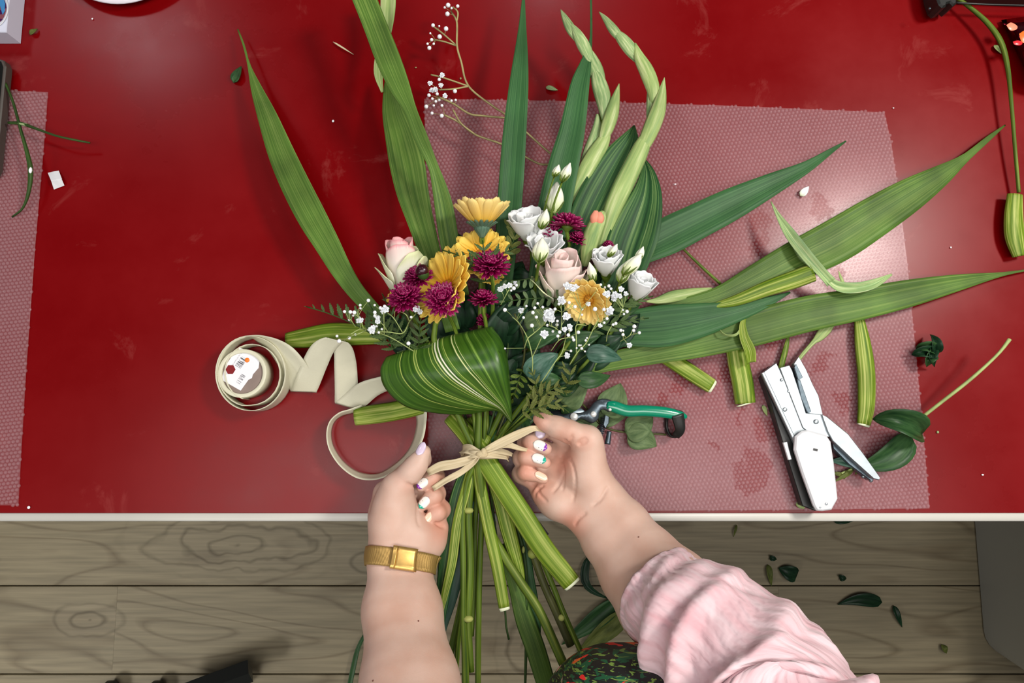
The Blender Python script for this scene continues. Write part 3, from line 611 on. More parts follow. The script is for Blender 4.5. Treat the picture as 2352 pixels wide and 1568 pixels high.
# ---- nails
def nailmat(name, tip=None, base=s2l(238, 232, 226), dots=False):
    m, nt, b = new_mat(name); N = nt.nodes; L = nt.links
    b.inputs['Roughness'].default_value = .18; b.inputs['Coat Weight'].default_value = .6; b.inputs['Base Color'].default_value = c4(base)
    if tip:
        uv = N.new('ShaderNodeUVMap'); sp = N.new('ShaderNodeSeparateXYZ'); L.new(uv.outputs[0], sp.inputs[0])
        n = N.new('ShaderNodeTexNoise'); n.inputs['Scale'].default_value = 6; L.new(uv.outputs[0], n.inputs[0])
        ad = N.new('ShaderNodeMath'); ad.operation = 'MULTIPLY_ADD'; ad.inputs[1].default_value = .25; L.new(n.outputs[0], ad.inputs[0]); L.new(sp.outputs[0], ad.inputs[2])
        r = N.new('ShaderNodeValToRGB'); r.color_ramp.interpolation = 'CONSTANT'; L.new(ad.outputs[0], r.inputs[0])
        e = r.color_ramp.elements; e[0].position = 0; e[0].color = c4(tip[1]); e[1].position = .16; e[1].color = c4(base); e3 = e.new(.90); e3.color = c4(tip[0])
        v = N.new('ShaderNodeTexVoronoi'); v.inputs['Scale'].default_value = 4.2; L.new(uv.outputs[0], v.inputs[0])
        g = N.new('ShaderNodeMath'); g.operation = 'LESS_THAN'; g.inputs[1].default_value = .13; L.new(v.outputs['Distance'], g.inputs[0])
        mx = N.new('ShaderNodeMix'); mx.data_type = 'RGBA'; L.new(g.outputs[0], mx.inputs[0]); L.new(r.outputs[0], mx.inputs[6]); mx.inputs[7].default_value = c4(s2l(30, 30, 34))
        L.new(mx.outputs[2], b.inputs['Base Color'])
    return m
NM = {'lilac': nailmat('lilac_nail', base=s2l(208, 192, 214)), 'purple': nailmat('purple_tip_nail', (s2l(130, 50, 168), s2l(70, 180, 150))),
      'teal': nailmat('teal_tip_nail', (s2l(20, 165, 140), s2l(110, 60, 150))), 'nude': nailmat('nude_nail', base=s2l(246, 206, 180))}
def nail(fd, px, py, dx, dy, L, Wd, sty, label):
    c = fd.hit(px, py)
    if c is None: return
    n = fd.grad(c, .003); n = nrm(n + np.array([0, 0, .6])); h = c[2] - TZ
    t = P(px + dx * 10, py + dy * 10, h) - P(px, py, h); t = nrm(t - n * (t @ n)); b = np.cross(n, t)
    L /= 1000; Wd /= 1000; G = np.zeros((11, 9, 3))
    for i, u in enumerate(np.linspace(-1, 1, 11)):
        wu = (1 - max(0, -u - .35) ** 2 * 1.6) * (1 - max(0, u - .0) ** 2.2 * .62)
        wu *= math.sqrt(max(0.02, 1 - abs(u) ** 7))
        for j, v in enumerate(np.linspace(-1, 1, 9)):
            G[i, j] = c + t * (u * L / 2) + b * (v * wu * Wd / 2) + n * (.0012 - .0019 * (v * wu) ** 2 - .0007 * u * u)
    o = mk('fingernail', sheet(G, .0006), NM[sty], person); o['label'] = label
nail(RF, 1241, 994, -.15, 1, 11.5, 10, 'lilac', 'rounded lilac fingernail')
nail(RF, 1241, 1023, 1, .42, 15, 10, 'purple', 'white fingernail with purple tip')
nail(RF, 1238, 1053, 1, .36, 15, 9.6, 'teal', 'white fingernail with teal tip')
nail(RF, 1243, 1093, 1, .55, 14, 7.6, 'nude', 'nude almond fingernail')
nail(LF, 967, 1030, .42, -1, 14, 8.2, 'lilac', 'long lilac thumbnail')
nail(LF, 970, 1110, -.75, .62, 13, 8.6, 'purple', 'white fingernail with purple tip')
nail(LF, 974, 1154, -.6, .72, 13.5, 9, 'teal', 'white fingernail with teal tip')
nail(LF, 983, 1190, -.62, .85, 14, 7.6, 'nude', 'nude almond fingernail')
for fd, px, py in ((LF, 961, 1426), (LF, 857, 1563), (RF, 1455, 1361), (RF, 1467, 1233)):
    c = fd.hit(px, py)
    if c is not None: o = mk('mole', sphere(c, .0008, 8, 5, (1, 1, .5)), plain('mole', s2l(96, 50, 34), .6), person); o['label'] = 'small brown mole'

# ---- blouse sleeve and body
def muslin():
    m, nt, b = new_mat('pink_muslin'); N = nt.nodes; L = nt.links
    uv = N.new('ShaderNodeUVMap')
    mp = N.new('ShaderNodeMapping'); mp.inputs['Scale'].default_value = (16, 60, 1); L.new(uv.outputs[0], mp.inputs[0])
    n = N.new('ShaderNodeTexNoise'); n.inputs['Scale'].default_value = 1; n.inputs['Detail'].default_value = 5; n.inputs['Distortion'].default_value = .6; L.new(mp.outputs[0], n.inputs[0])
    mp3 = N.new('ShaderNodeMapping'); mp3.inputs['Scale'].default_value = (9, 30, 1); L.new(uv.outputs[0], mp3.inputs[0])
    n3 = N.new('ShaderNodeTexNoise'); n3.inputs['Scale'].default_value = 1; n3.inputs['Detail'].default_value = 3; L.new(mp3.outputs[0], n3.inputs[0])
    r = N.new('ShaderNodeValToRGB'); L.new(n3.outputs[0], r.inputs[0]); e = r.color_ramp.elements
    e[0].position = .3; e[0].color = c4(s2l(210, 163, 170)); e[1].position = .62; e[1].color = c4(s2l(219, 194, 199))
    L.new(r.outputs[0], b.inputs['Base Color']); b.inputs['Roughness'].default_value = .9; b.inputs['Sheen Weight'].default_value = .25
    w_ = N.new('ShaderNodeTexWave'); w_.inputs['Scale'].default_value = 1; w_.bands_direction = 'Y'; w_.inputs['Distortion'].default_value = 9; w_.inputs['Detail'].default_value = 3
    mp2 = N.new('ShaderNodeMapping'); mp2.inputs['Scale'].default_value = (14, 12, 1); L.new(uv.outputs[0], mp2.inputs[0]); L.new(mp2.outputs[0], w_.inputs[0])
    ad = N.new('ShaderNodeMath'); ad.operation = 'ADD'; L.new(w_.outputs[1], ad.inputs[0]); L.new(n.outputs[0], ad.inputs[1])
    bp = N.new('ShaderNodeBump'); bp.inputs['Strength'].default_value = .6; bp.inputs['Distance'].default_value = .0011; L.new(ad.outputs[0], bp.inputs['Height']); L.new(bp.outputs[0], b.inputs['Normal'])
    return m
M['muslin'] = muslin()
def sleeve(axis_pts, folds, n=150, m=110, ripple=.002, seed=3):
    """axis_pts: (xyz, r) ; folds: (s0, width, depth, phase, slant)"""
    A = np.array([list(p) + [r] for p, r in axis_pts]); q = cr([tuple(a) for a in A], n)
    C = q[:, :3]; R = q[:, 3]; T = nrm(np.gradient(C, axis=0)); B = nrm(np.cross(T, [0, 0, 1.0])); N_ = np.cross(B, T)
    th = np.linspace(0, 2 * math.pi, m); s = np.linspace(0, 1, n)[:, None]; TH = th[None, :]
    rs = np.random.RandomState(seed); D = np.zeros((n, m))
    for s0, wd, dep, ph, sl in folds:
        cen = s0 + sl * np.cos(TH - ph) + .012 * np.sin(3 * TH + ph * 2)
        D += dep * np.exp(-((s - cen) / wd) ** 2) * (.55 + .45 * np.cos(TH - ph - .5))
    for k in range(14):
        fr = rs.uniform(18, 60); a = rs.uniform(-3, 3); D += ripple * .16 * np.sin(fr * s + a * np.cos(TH + rs.rand() * 6) * 3 + rs.rand() * 6)
    for k in range(9):
        fr = rs.uniform(9, 22); a = rs.uniform(1.5, 4); p0 = rs.rand() * 6
        D -= ripple * .9 * np.clip(1 - 2.6 * np.abs(np.sin(fr * s + a * np.cos(TH + p0) + 1.2 * np.sin(2 * TH + p0))), 0, 1) * (.4 + .6 * np.cos(TH * 1.0 + p0))
    D[:3] += np.array([.0012, .0022, .001])[:, None]
    rr = R[:, None] + D
    G = C[:, None] + B[:, None] * (np.cos(TH) * rr)[..., None] + N_[:, None] * (np.sin(TH) * rr)[..., None]
    return sheet(G, .0012)
fo = [(.035, .018, .004, 1.5, .01), (.10, .022, .011, .4, .03), (.17, .02, .012, .2, .05), (.26, .03, .012, 1.2, .04), (.345, .02, .012, .5, .06), (.42, .03, .010, 2.0, .05),
      (.50, .022, .013, .6, .06), (.58, .03, .010, 1.5, .05), (.66, .02, .012, .8, .06), (.74, .03, .010, 1.6, .05), (.84, .03, .012, .7, .04), (.93, .02, .010, 1.7, .04)]
mk('sleeve', sleeve([(P(1512, 1358, .110), .0405), (P(1545, 1388, .125), .0450), (P(1605, 1440, .150), .0560), (P(1675, 1510, .175), .0600), (P(1755, 1600, .20), .0610), (P(1830, 1720, .23), .062), (W(.305, -.33, 1.13), .066), (W(.31, -.34, 1.30), .070)], fo),
   M['muslin'], person, label='pink crinkled cotton sleeve')
mk('sleeve', sleeve([(P(960, 1830, .175), .048), (P(965, 1900, .19), .056), (W(-.10, -.36, 1.04), .058), (W(-.07, -.36, 1.15), .060), (W(-.04, -.34, 1.29), .066)], fo, n=70, m=60, seed=5), M['muslin'], person, label='pink crinkled cotton sleeve')
# printed top: the torso surface pushed outwards, cut along a neckline
def top_mat():
    m, nt, b = new_mat('tropical_print'); N = nt.nodes; L = nt.links; geo = N.new('ShaderNodeNewGeometry')
    def blob(scale, thr, c_, prev, seed, stretch=(1, 1, 1), rot=0.0):
        mp = N.new('ShaderNodeMapping'); mp.inputs['Location'].default_value = (seed, seed * .7, 0); mp.inputs['Scale'].default_value = stretch; mp.inputs['Rotation'].default_value = (0, 0, rot); L.new(geo.outputs['Position'], mp.inputs[0])
        n = N.new('ShaderNodeTexNoise'); n.inputs['Scale'].default_value = scale; n.inputs['Detail'].default_value = 2; n.inputs['Distortion'].default_value = 1.2; L.new(mp.outputs[0], n.inputs[0])
        g = N.new('ShaderNodeMapRange'); g.inputs[1].default_value = thr; g.inputs[2].default_value = thr + .02; L.new(n.outputs[0], g.inputs[0])
        mx = N.new('ShaderNodeMix'); mx.data_type = 'RGBA'; L.new(g.outputs[0], mx.inputs[0])
        if prev is None: mx.inputs[6].default_value = c4(s2l(16, 16, 16))
        else: L.new(prev, mx.inputs[6])
        mx.inputs[7].default_value = c4(c_); return mx.outputs[2]
    o = blob(80, .54, s2l(18, 78, 48), None, 1, (1, 2.5, 1), .5); o = blob(90, .60, s2l(110, 140, 60), o, 4, (1, 5, 1), .6)
    o = blob(36, .66, s2l(226, 104, 40), o, 8); o = blob(44, .64, s2l(214, 40, 36), o, 13); o = blob(52, .70, s2l(236, 180, 170), o, 17)
    L.new(o, b.inputs['Base Color']); b.inputs['Roughness'].default_value = .6
    return m
M['print'] = top_mat(); M['blouse_cloth'] = plain('pink_cloth', s2l(216, 190, 196), .9, noise=.05, nscale=30, bump=.4, bscale=160)
def offset_part(verts, quads, off, keep):
    v = verts.copy(); e1 = v[quads[:, 1]] - v[quads[:, 0]]; e2 = v[quads[:, 3]] - v[quads[:, 0]]; fnm = np.cross(e1, e2)
    nn = np.zeros_like(v)
    for k in range(4): np.add.at(nn, quads[:, k], fnm)
    nn = nrm(nn); v = v + nn * off; kq = keep(v)[quads].all(axis=1); q = quads[kq]
    used = np.unique(q); mp = np.full(len(v), -1); mp[used] = np.arange(len(used)); return v[used], mp[q]
for nm, off, keep, mt, lb in (('printed_top', .0025, lambda v: (v[:, 2] < .945) & (v[:, 1] > -.36), 'print', 'black top with tropical leaves and red flowers'),
                              ('blouse', .010, lambda v: (v[:, 2] < 1.40) & ((np.abs(v[:, 0] - .13) > .085 + .05 * (v[:, 2] < 1.1)) | (v[:, 1] < -.38)), 'blouse_cloth', 'open pink crinkled blouse')):
    v_, q_ = offset_part(tv, tq, off, keep); o = mk(nm, (v_, q_, v_[:, :2] * 6), M[mt], person, label=lb)
    sd = o.modifiers.new('thickness', 'SOLIDIFY'); sd.thickness = .0012
    o.modifiers.new('smooth', 'SMOOTH').iterations = 4

# ---- bracelet watch around the left wrist
def wrist_ring(fd, c, ax, off, n=64):
    """points around the wrist on the skin, in the plane through c with normal ax"""
    ax = nrm(ax); e1 = nrm(np.cross(ax, [0, 0, 1.0])); e2 = np.cross(e1, ax); out = []
    for a in np.linspace(0, 2 * math.pi, n, endpoint=False):
        d = e1 * math.cos(a) + e2 * math.sin(a); t = .004
        for _ in range(60):
            v = fd.at(c + d * t)
            if v > off: break
            t += max(.0004, (off - v) * .6)
        out.append((c + d * t))
    return np.array(out)
cw = P(917, 1287, .070); axw = nrm(np.array([.12, 1.0, -.30]))
e1w = nrm(np.cross(axw, [0, 0, 1.0]))
rings = [wrist_ring(LF, cw + axw * t, axw, .0012) for t in np.linspace(-.0085, .0085, 7)]
Rg = np.array(rings); Rg = np.concatenate([Rg, Rg[:, :1]], axis=1)
Rg = Rg[:, ::-1]
watch = thing('bracelet_watch', 'gold mesh bracelet with a square clasp on the left wrist', 'bracelet', cw)
def gold_mat():
    m, nt, b = new_mat('gold_mesh_band'); N = nt.nodes; L = nt.links
    uv = N.new('ShaderNodeUVMap'); wv = N.new('ShaderNodeTexWave'); wv.bands_direction = 'Y'; wv.inputs['Scale'].default_value = 55; L.new(uv.outputs[0], wv.inputs[0])
    b.inputs['Base Color'].default_value = c4(s2l(175, 143, 84)); b.inputs['Metallic'].default_value = .7; b.inputs['Roughness'].default_value = .5
    bp = N.new('ShaderNodeBump'); bp.inputs['Strength'].default_value = .5; bp.inputs['Distance'].default_value = .0005; L.new(wv.outputs[1], bp.inputs['Height']); L.new(bp.outputs[0], b.inputs['Normal'])
    return m
mk('band', sheet(Rg, .0012), gold_mat(), watch)
def clasp(a0, a1, off, nm, lab, tt=.0102):
    G = []; e2w = np.cross(e1w, axw); e2w = e2w * (1 if e2w[2] > 0 else -1); e1x = e1w * (1 if e1w[0] > 0 else -1)
    for t in np.linspace(-tt, tt, 6):
        row = []
        for a in np.linspace(a0, a1, 7):
            a = math.radians(a); c = cw + axw * t; d = e2w * math.cos(a) + e1x * math.sin(a); r_ = .004
            for _ in range(60):
                v = LF.at(c + d * r_)
                if v > off: break
                r_ += max(.0004, (off - v) * .6)
            row.append(c + d * r_)
        G.append(row)
    G = np.array(G); G = (G + np.linspace(0, 1, 7)[None, :, None] * G[:, -1:] + (1 - np.linspace(0, 1, 7))[None, :, None] * G[:, :1]) / 2
    mk(nm, sheet(G, .0022), M['gold'], watch, label=lab)
clasp(-2, 38, .0032, 'clasp', 'square gold clasp')
clasp(-6, 1, .0046, 'clasp_ridge', 'raised clasp ridge')

# ================================================================== the bouquet
def solo(name, geo, mat, label, cat, group=None, **k): return mk(name, geo, mat, None, label=label, cat=cat, group=group, **k)
def leaf_thing(name, pts, mat, label, cat='leaf', group=None, **k):
    return solo(name, blade(pts, **k), M[mat], label, cat, group)
GL = 'gladiolus leaves fanned around the bouquet'
def H(pts, h0, h1, mid=None):
    """add heights to (x, y, w): h0 at the first point, h1 at the last"""
    n = len(pts); out = []
    for i, p in enumerate(pts):
        t = i / (n - 1); h = h0 + (h1 - h0) * t + (0 if mid is None else mid * math.sin(math.pi * t)); out.append((p[0], p[1], h, p[2]))
    return out
leaf_thing('gladiolus_leaf', H([(546, 67, 3), (560, 104, 5), (572, 150, 7), (590, 205, 26), (616, 271, 45), (648, 355, 60), (682, 430, 66), (718, 500, 66), (752, 560, 58), (785, 620, 48), (815, 665, 40), (850, 705, 36), (900, 760, 32)], .012, .035, .012), 'glad',
           'long green sword leaf reaching to the upper left, its tip dry and brown', group=GL, fold=.10, n=44, seed=1)
leaf_thing('gladiolus_leaf', H([(893, 160, 5), (896, 200, 28), (905, 260, 52), (921, 315, 70), (936, 377, 80), (948, 440, 74), (964, 500, 62), (982, 560, 52), (1004, 630, 40), (1040, 760, 34)], .03, .05, .0), 'glad',
           'broad sword leaf left of the split pale leaf, behind the white and pink rose', group=GL, fold=.12, n=40, seed=2)
leaf_thing('gladiolus_leaf', H([(826, -30, 54), (862, 60, 54), (893, 140, 56), (918, 200, 48), (943, 255, 30), (966, 315, 32), (986, 360, 25), (998, 390, 24), (1010, 432, 34), (1020, 476, 42), (1034, 560, 44), (1060, 680, 36)], .075, .06, .01), 'glad',
           'long sword leaf crossing from the top edge down to the topmost gerbera', group=GL, fold=.16, n=44, seed=3)
leaf_thing('gladiolus_bract', H([(893, -30, 34), (893, 20, 34), (888, 70, 28), (876, 120, 22), (870, 170, 20), (878, 212, 5)], .05, .04), 'bract', 'yellowish twisted leaf tip behind the sword leaf at the top edge', fold=.3, seed=4)
leaf_thing('gladiolus_leaf', H([(1203, -20, 4), (1200, 60, 17), (1197, 120, 30), (1192, 190, 43), (1186, 260, 50), (1181, 320, 54), (1177, 380, 56), (1170, 475, 56), (1162, 570, 50), (1150, 700, 40)], .045, .055, .015), 'glad_dark',
           'straight green sword leaf pointing to the top edge between gypsophila and buds', group=GL, fold=.12, n=40, seed=5)
leaf_thing('gladiolus_leaf', H([(1357, -20, 5), (1358, 50, 5), (1356, 100, 8), (1344, 150, 27), (1331, 200, 44), (1314, 300, 58), (1297, 370, 68), (1281, 440, 74), (1264, 530, 76), (1250, 600, 60), (1220, 720, 40)], .05, .055, .015), 'glad_dark',
           'green sword leaf with a thread thin tip in front of the left bud spike', group=GL, fold=.12, n=44, seed=6)
leaf_thing('gladiolus_leaf', H([(1943, 324, 3), (1905, 349, 13), (1850, 385, 28), (1770, 425, 52), (1680, 470, 74), (1600, 510, 82), (1530, 545, 86), (1480, 572, 70), (1400, 620, 40), (1300, 720, 30)], .012, .045, .005), 'glad_dark',
           'dark green sword leaf, upper one of those pointing right', group=GL, fold=.10, n=40, seed=7)
leaf_thing('gladiolus_leaf', H([(2309, 287, 3), (2270, 318, 12), (2215, 364, 20), (2160, 403, 48), (2090, 447, 76), (2010, 497, 92), (1920, 553, 100), (1830, 598, 92), (1740, 645, 78), (1650, 685, 52), (1560, 705, 36), (1470, 725, 28), (1330, 790, 24)], .008, .03, .004), 'glad',
           'widest sword leaf lying over the bubble wrap with its tip near the right table stem', group=GL, fold=.08, n=50, seed=8)
leaf_thing('gladiolus_leaf', H([(2372, 618, 3), (2300, 630, 10), (2200, 649, 38), (2090, 673, 62), (1970, 699, 74), (1850, 722, 82), (1720, 756, 82), (1600, 787, 70), (1490, 812, 52), (1380, 836, 40), (1280, 870, 30)], .006, .03, .006), 'glad',
           'lowest sword leaf pointing right, running out at the right edge', group=GL, fold=.08, n=50, seed=9)
leaf_thing('gladiolus_leaf', H([(1815, 671, 4), (1760, 694, 24), (1690, 716, 48), (1600, 737, 80), (1520, 750, 96), (1440, 757, 80), (1350, 780, 50)], .022, .03, .008), 'glad_dark',
           'short dark leaf between the two lower right sword leaves', group=GL, fold=.10, n=30, seed=10)
VG = 'variegated leaves standing behind the white flowers'
leaf_thing('variegated_leaf', H([(1457, 288, 3), (1446, 322, 40), (1421, 368, 72), (1391, 425, 92), (1362, 485, 96), (1334, 550, 80), (1300, 640, 40)], .05, .05, .01), 'hosta', 'dark green leaf with cream stripes left of the long bud spike', group=VG, fold=.2, n=34, seed=11)
leaf_thing('variegated_leaf', H([(1478, 362, 3), (1487, 400, 34), (1484, 450, 68), (1466, 510, 100), (1444, 570, 110), (1424, 640, 84), (1380, 720, 40)], .04, .05, .012), 'hosta', 'striped leaf right of the long bud spike with a pale right margin', group=VG, fold=.2, n=34, seed=12)

# bud spikes
def fat(pts, flat=.55, n=14, sides=10): return tube(pts, n, sides, flat)
def spike(label, stempts, bracts):
    t = thing('gladiolus_spike', label, 'bud spike', P(*stempts[0][:3]), 'gladiolus bud spikes above the bouquet')
    mk('stem', tube(stempts, 40, 8), M['stem'], t)
    for b in bracts: mk('bud', fat([(x, y, h, max(w, 1.5)) for x, y, h, w in b]), M['bract'] if len(b) > 4 else M['spike'], t)
spike('green bud spike curving up to the left of the thread-tipped sword leaf', [(1310, 62, .055, 8), (1345, 130, .055, 12), (1378, 215, .055, 14), (1378, 300, .055, 14), (1345, 400, .055, 16), (1310, 490, .055, 16), (1260, 640, .05, 14)],
      [[(1288, 22, .06, 2), (1297, 40, .06, 15), (1312, 68, .06, 24), (1330, 98, .06, 12)], [(1310, 52, .062, 4), (1326, 78, .062, 24), (1344, 112, .062, 30), (1362, 150, .062, 14)],
       [(1330, 92, .06, 4), (1347, 118, .06, 26), (1367, 160, .06, 38), (1384, 205, .06, 20)], [(1362, 150, .062, 5), (1374, 185, .062, 34), (1386, 230, .062, 36), (1388, 275, .062, 12)],
       [(1422, 192, .066, 2), (1414, 225, .066, 20), (1405, 262, .066, 32), (1392, 300, .066, 30), (1380, 330, .066, 12)], [(1402, 285, .065, 6), (1385, 325, .065, 32), (1362, 362, .065, 40), (1340, 402, .065, 38), (1322, 440, .062, 22), (1312, 470, .06, 14)],
       [(1372, 262, .06, 6), (1370, 300, .06, 24), (1352, 352, .06, 28), (1334, 395, .06, 14)]])
spike('long green bud spike curving right, its foot above the salmon bud', [(1400, 62, .06, 8), (1460, 135, .062, 12), (1497, 220, .064, 14), (1495, 290, .064, 16), (1450, 400, .064, 18), (1400, 520, .06, 18), (1370, 610, .055, 16), (1300, 760, .05, 14)],
      [[(1376, 27, .065, 2), (1392, 45, .065, 15), (1412, 72, .066, 24), (1436, 100, .066, 14)], [(1408, 66, .066, 5), (1428, 88, .067, 28), (1452, 118, .067, 32), (1474, 148, .067, 14)],
       [(1459, 99, .07, 4), (1468, 130, .07, 26), (1486, 165, .07, 36), (1500, 205, .07, 32), (1502, 240, .068, 14)], [(1492, 195, .066, 12), (1500, 222, .066, 30), (1496, 258, .066, 24), (1490, 285, .066, 10)],
       [(1526, 178, .072, 2), (1520, 215, .072, 22), (1511, 255, .072, 36), (1496, 295, .072, 38), (1478, 335, .07, 30), (1466, 360, .068, 12)],
       [(1492, 290, .07, 10), (1475, 335, .07, 38), (1452, 385, .07, 44), (1430, 430, .068, 46), (1405, 485, .066, 40), (1388, 540, .064, 28), (1372, 590, .06, 16)]])
gb = thing('gladiolus_bud', 'salmon tipped gladiolus bud in a green sheath', 'flower bud', P(1345, 600, .05))
mk('sheath', fat([(1342, 610, .07, 14), (1350, 575, .078, 34), (1362, 535, .082, 42), (1378, 500, .084, 32), (1387, 486, .084, 10)], .7), M['bract'], gb)
mk('petals', join([fat([(1362, 520, .085, 10), (1367, 500, .088, 24), (1369, 484, .088, 10)], .6), fat([(1370, 520, .084, 14), (1377, 502, .088, 22), (1376, 488, .088, 12)], .7), fat([(1380, 520, .083, 12), (1386, 505, .084, 10), (1387, 492, .084, 5)], .8)]), M['salmon'], gb, label='salmon pink petals')

# ---- stems shared below the tie: each flower stem runs through the tie point and on past the table edge
def bstem(t, head, low, wd=12, mat='stem', node=None):
    mk('stem', tube(head + low, 46, 9), M[mat], t)
def G_(x, y, w, h): return (x, y, h, w)
LOW = {
 's3': [(1098, 1040, .056, 20), (1104, 1110, .052, 21), (1116, 1195, .045, 22), (1150, 1265, .045, 22), (1195, 1335, .046, 22), (1240, 1405, .047, 22), (1296, 1528, .05, 22)],
 's6': [(1128, 1040, .044, 12), (1170, 1120, .038, 12), (1230, 1250, .034, 13), (1268, 1340, .034, 13), (1296, 1410, .034, 13), (1345, 1520, .034, 13)],
 's5': [(1120, 1045, .036, 16), (1165, 1130, .03, 17), (1210, 1230, .03, 18), (1245, 1330, .03, 19), (1280, 1410, .03, 20), (1311, 1482, .03, 20)],
 's7': [(1090, 1045, .055, 12), (1072, 1110, .052, 13), (1062, 1190, .05, 14), (1064, 1300, .05, 14), (1064, 1420, .048, 14), (1068, 1500, .048, 16), (1070, 1590, .048, 18)],
 's8': [(1100, 1050, .048, 16), (1083, 1110, .048, 17), (1076, 1180, .046, 18), (1080, 1300, .045, 18), (1075, 1420, .045, 18), (1077, 1480, .045, 18), (1082, 1542, .045, 16)],
 's9': [(1110, 1050, .034, 13), (1107, 1180, .03, 14), (1102, 1300, .03, 14), (1099, 1440, .03, 14), (1098, 1590, .03, 14)],
 's16': [(1105, 1050, .03, 12), (1092, 1200, .026, 12), (1090, 1340, .026, 11), (1084, 1460, .026, 10)],
 's12': [(1095, 1050, .03, 14), (1075, 1250, .026, 14), (1062, 1370, .026, 14), (1035, 1500, .026, 16), (1022, 1590, .026, 16)],
 's13': [(1092, 1050, .024, 12), (1078, 1300, .02, 12), (1056, 1440, .02, 13), (1043, 1590, .02, 13)],
 's17': [(1125, 1050, .024, 6), (1180, 1260, .022, 6), (1204, 1400, .022, 7), (1209, 1440, .022, 8), (1206, 1590, .022, 6)],
 's15': [(1115, 1050, .02, 5), (1150, 1300, .02, 5), (1160, 1400, .02, 5), (1163, 1440, .02, 5), (1169, 1468, .02, 5)],
 's18': [(1128, 1050, .026, 8), (1190, 1220, .024, 9), (1207, 1300, .024, 9), (1210, 1400, .024, 8)],
}
def petal_geo(L, Wd, th=.0005, tip=.8, cup=.12, lift=0.0, n=9, m=5):
    G = np.zeros((n, m, 3))
    for i, u in enumerate(np.linspace(0, 1, n)):
        wu = Wd / 2 * (0.35 + 0.65 * math.sin(min(1, u / .7) * math.pi / 2)) * (1 if u < tip else math.sqrt(max(.01, 1 - ((u - tip) / (1 - tip)) ** 2 * .96)))
        for j, v in enumerate(np.linspace(-1, 1, m)):
            G[i, j] = (L * u, v * wu, cup * Wd * v * v + lift * L * u * u)
    return sheet(G, th)
def gerbera(label, c, axis, Rpx, cone, seed, mat, stem=None, low=None, twist=0.0):
    rs = random.Random(seed); cw_ = P(*c); R = Rpx * S(*c); Mx = frame(cw_, axis, twist)
    t = thing('gerbera', label, 'gerbera', None, 'yellow gerberas in the bouquet', M=Mx); r0 = R * .16
    for layer, (k, sc, dl) in enumerate([(20, 1.0, 0), (16, .84, 10)]):
        me = make_mesh('petal', *[g for g in petal_geo((R - r0) * sc, R * .30, cup=.14, lift=.05)][:2], M[mat], uv=petal_geo((R - r0) * sc, R * .30)[2])
        for i in range(k):
            a = 2 * math.pi * (i + rs.uniform(-.12, .12) + layer * .5) / k; cn = math.radians(cone + dl + rs.uniform(-4, 4))
            o = link('petal', me, t); o.matrix_basis = Matrix.Rotation(a, 4, 'Z') @ Matrix.Translation((r0, 0, layer * .0012)) @ Matrix.Rotation(-cn, 4, 'Y') @ Matrix.Scale(rs.uniform(.93, 1.05), 4)
    dsc = lathe([(0, .006), (r0 * .5, .0058), (r0 * .95, .0042), (r0 * 1.15, .002), (r0 * 1.0, 0), (0, -.001)], 20)
    o = link('flower_centre', make_mesh('flower_centre', dsc[0], dsc[1], M['gdisc']), t); o['label'] = 'ochre flower centre'
    cal = []
    for i in range(16):
        g = petal_geo(R * .40, R * .12, th=.0008, tip=.5); mm = Matrix.Rotation(2 * math.pi * i / 16, 4, 'Z') @ Matrix.Translation((r0 * .5, 0, -.004)) @ Matrix.Rotation(-math.radians(cone * .6 + 8), 4, 'Y')
        cal.append(xf(g, mm))
    cup_ = lathe([(.0022, -.011), (r0 * .6, -.009), (r0 * 1.2, -.004), (r0 * 1.4, -.0005), (r0 * 1.0, 0)], 18)
    g = join(cal + [cup_]); link('calyx', make_mesh('calyx', g[0], g[1], M['calyx'], g[2]), t)
    if stem:
        neck = cw_ - nrm(np.array(axis, float)) * .008
        sp_ = cr(stem + LOW[low], 50); path = np.array([neck] + [P(*q[:3]) for q in sp_]); rad = [sp_[0][3] * .5 * S(*sp_[0][:3])] + [q[3] / 2 * S(*q[:3]) for q in sp_]
        mk('stem', tube3(path, rad, 9), M['stem'], t)
    return t
gerbera('pale yellow gerbera at the top of the bouquet, seen from behind with its green calyx', (1107, 520, .10), (0, 1, .16), 88, 42, 1, 'yellow2', [(1107, 560, .085, 12), (1104, 700, .06, 12), (1102, 900, .055, 14)], 's3')
gerbera('yellow gerbera half covered by fern tips, just below the topmost one', (1104, 588, .088), (-.05, .40, .9), 72, 12, 2, 'yellow', [(1110, 640, .06, 10), (1115, 800, .05, 12), (1115, 920, .05, 13)], 's6')
gerbera('large open yellow gerbera behind the front burgundy chrysanthemum', (1030, 660, .10), (-.68, .22, .70), 96, 10, 3, 'yellow', [(1000, 745, .08, 13), (1000, 800, .075, 14), (1050, 950, .055, 14)], 's7')
gerbera('yellow gerbera seen from the side right of the blush rose', (1354, 686, .098), (-.42, -.52, .74), 64, 22, 4, 'yellow2', [(1340, 740, .07, 10), (1260, 850, .055, 11), (1160, 980, .05, 12)], 's9')
gerbera('yellow gerbera mostly hidden below the left chrysanthemums', (917, 684, .07), (-.3, .5, .7), 30, 15, 5, 'yellow')
gerbera('orange petal tips of a gerbera hidden under the middle chrysanthemums', (1128, 632, .07), (0, .3, .9), 32, 15, 6, 'yellow')

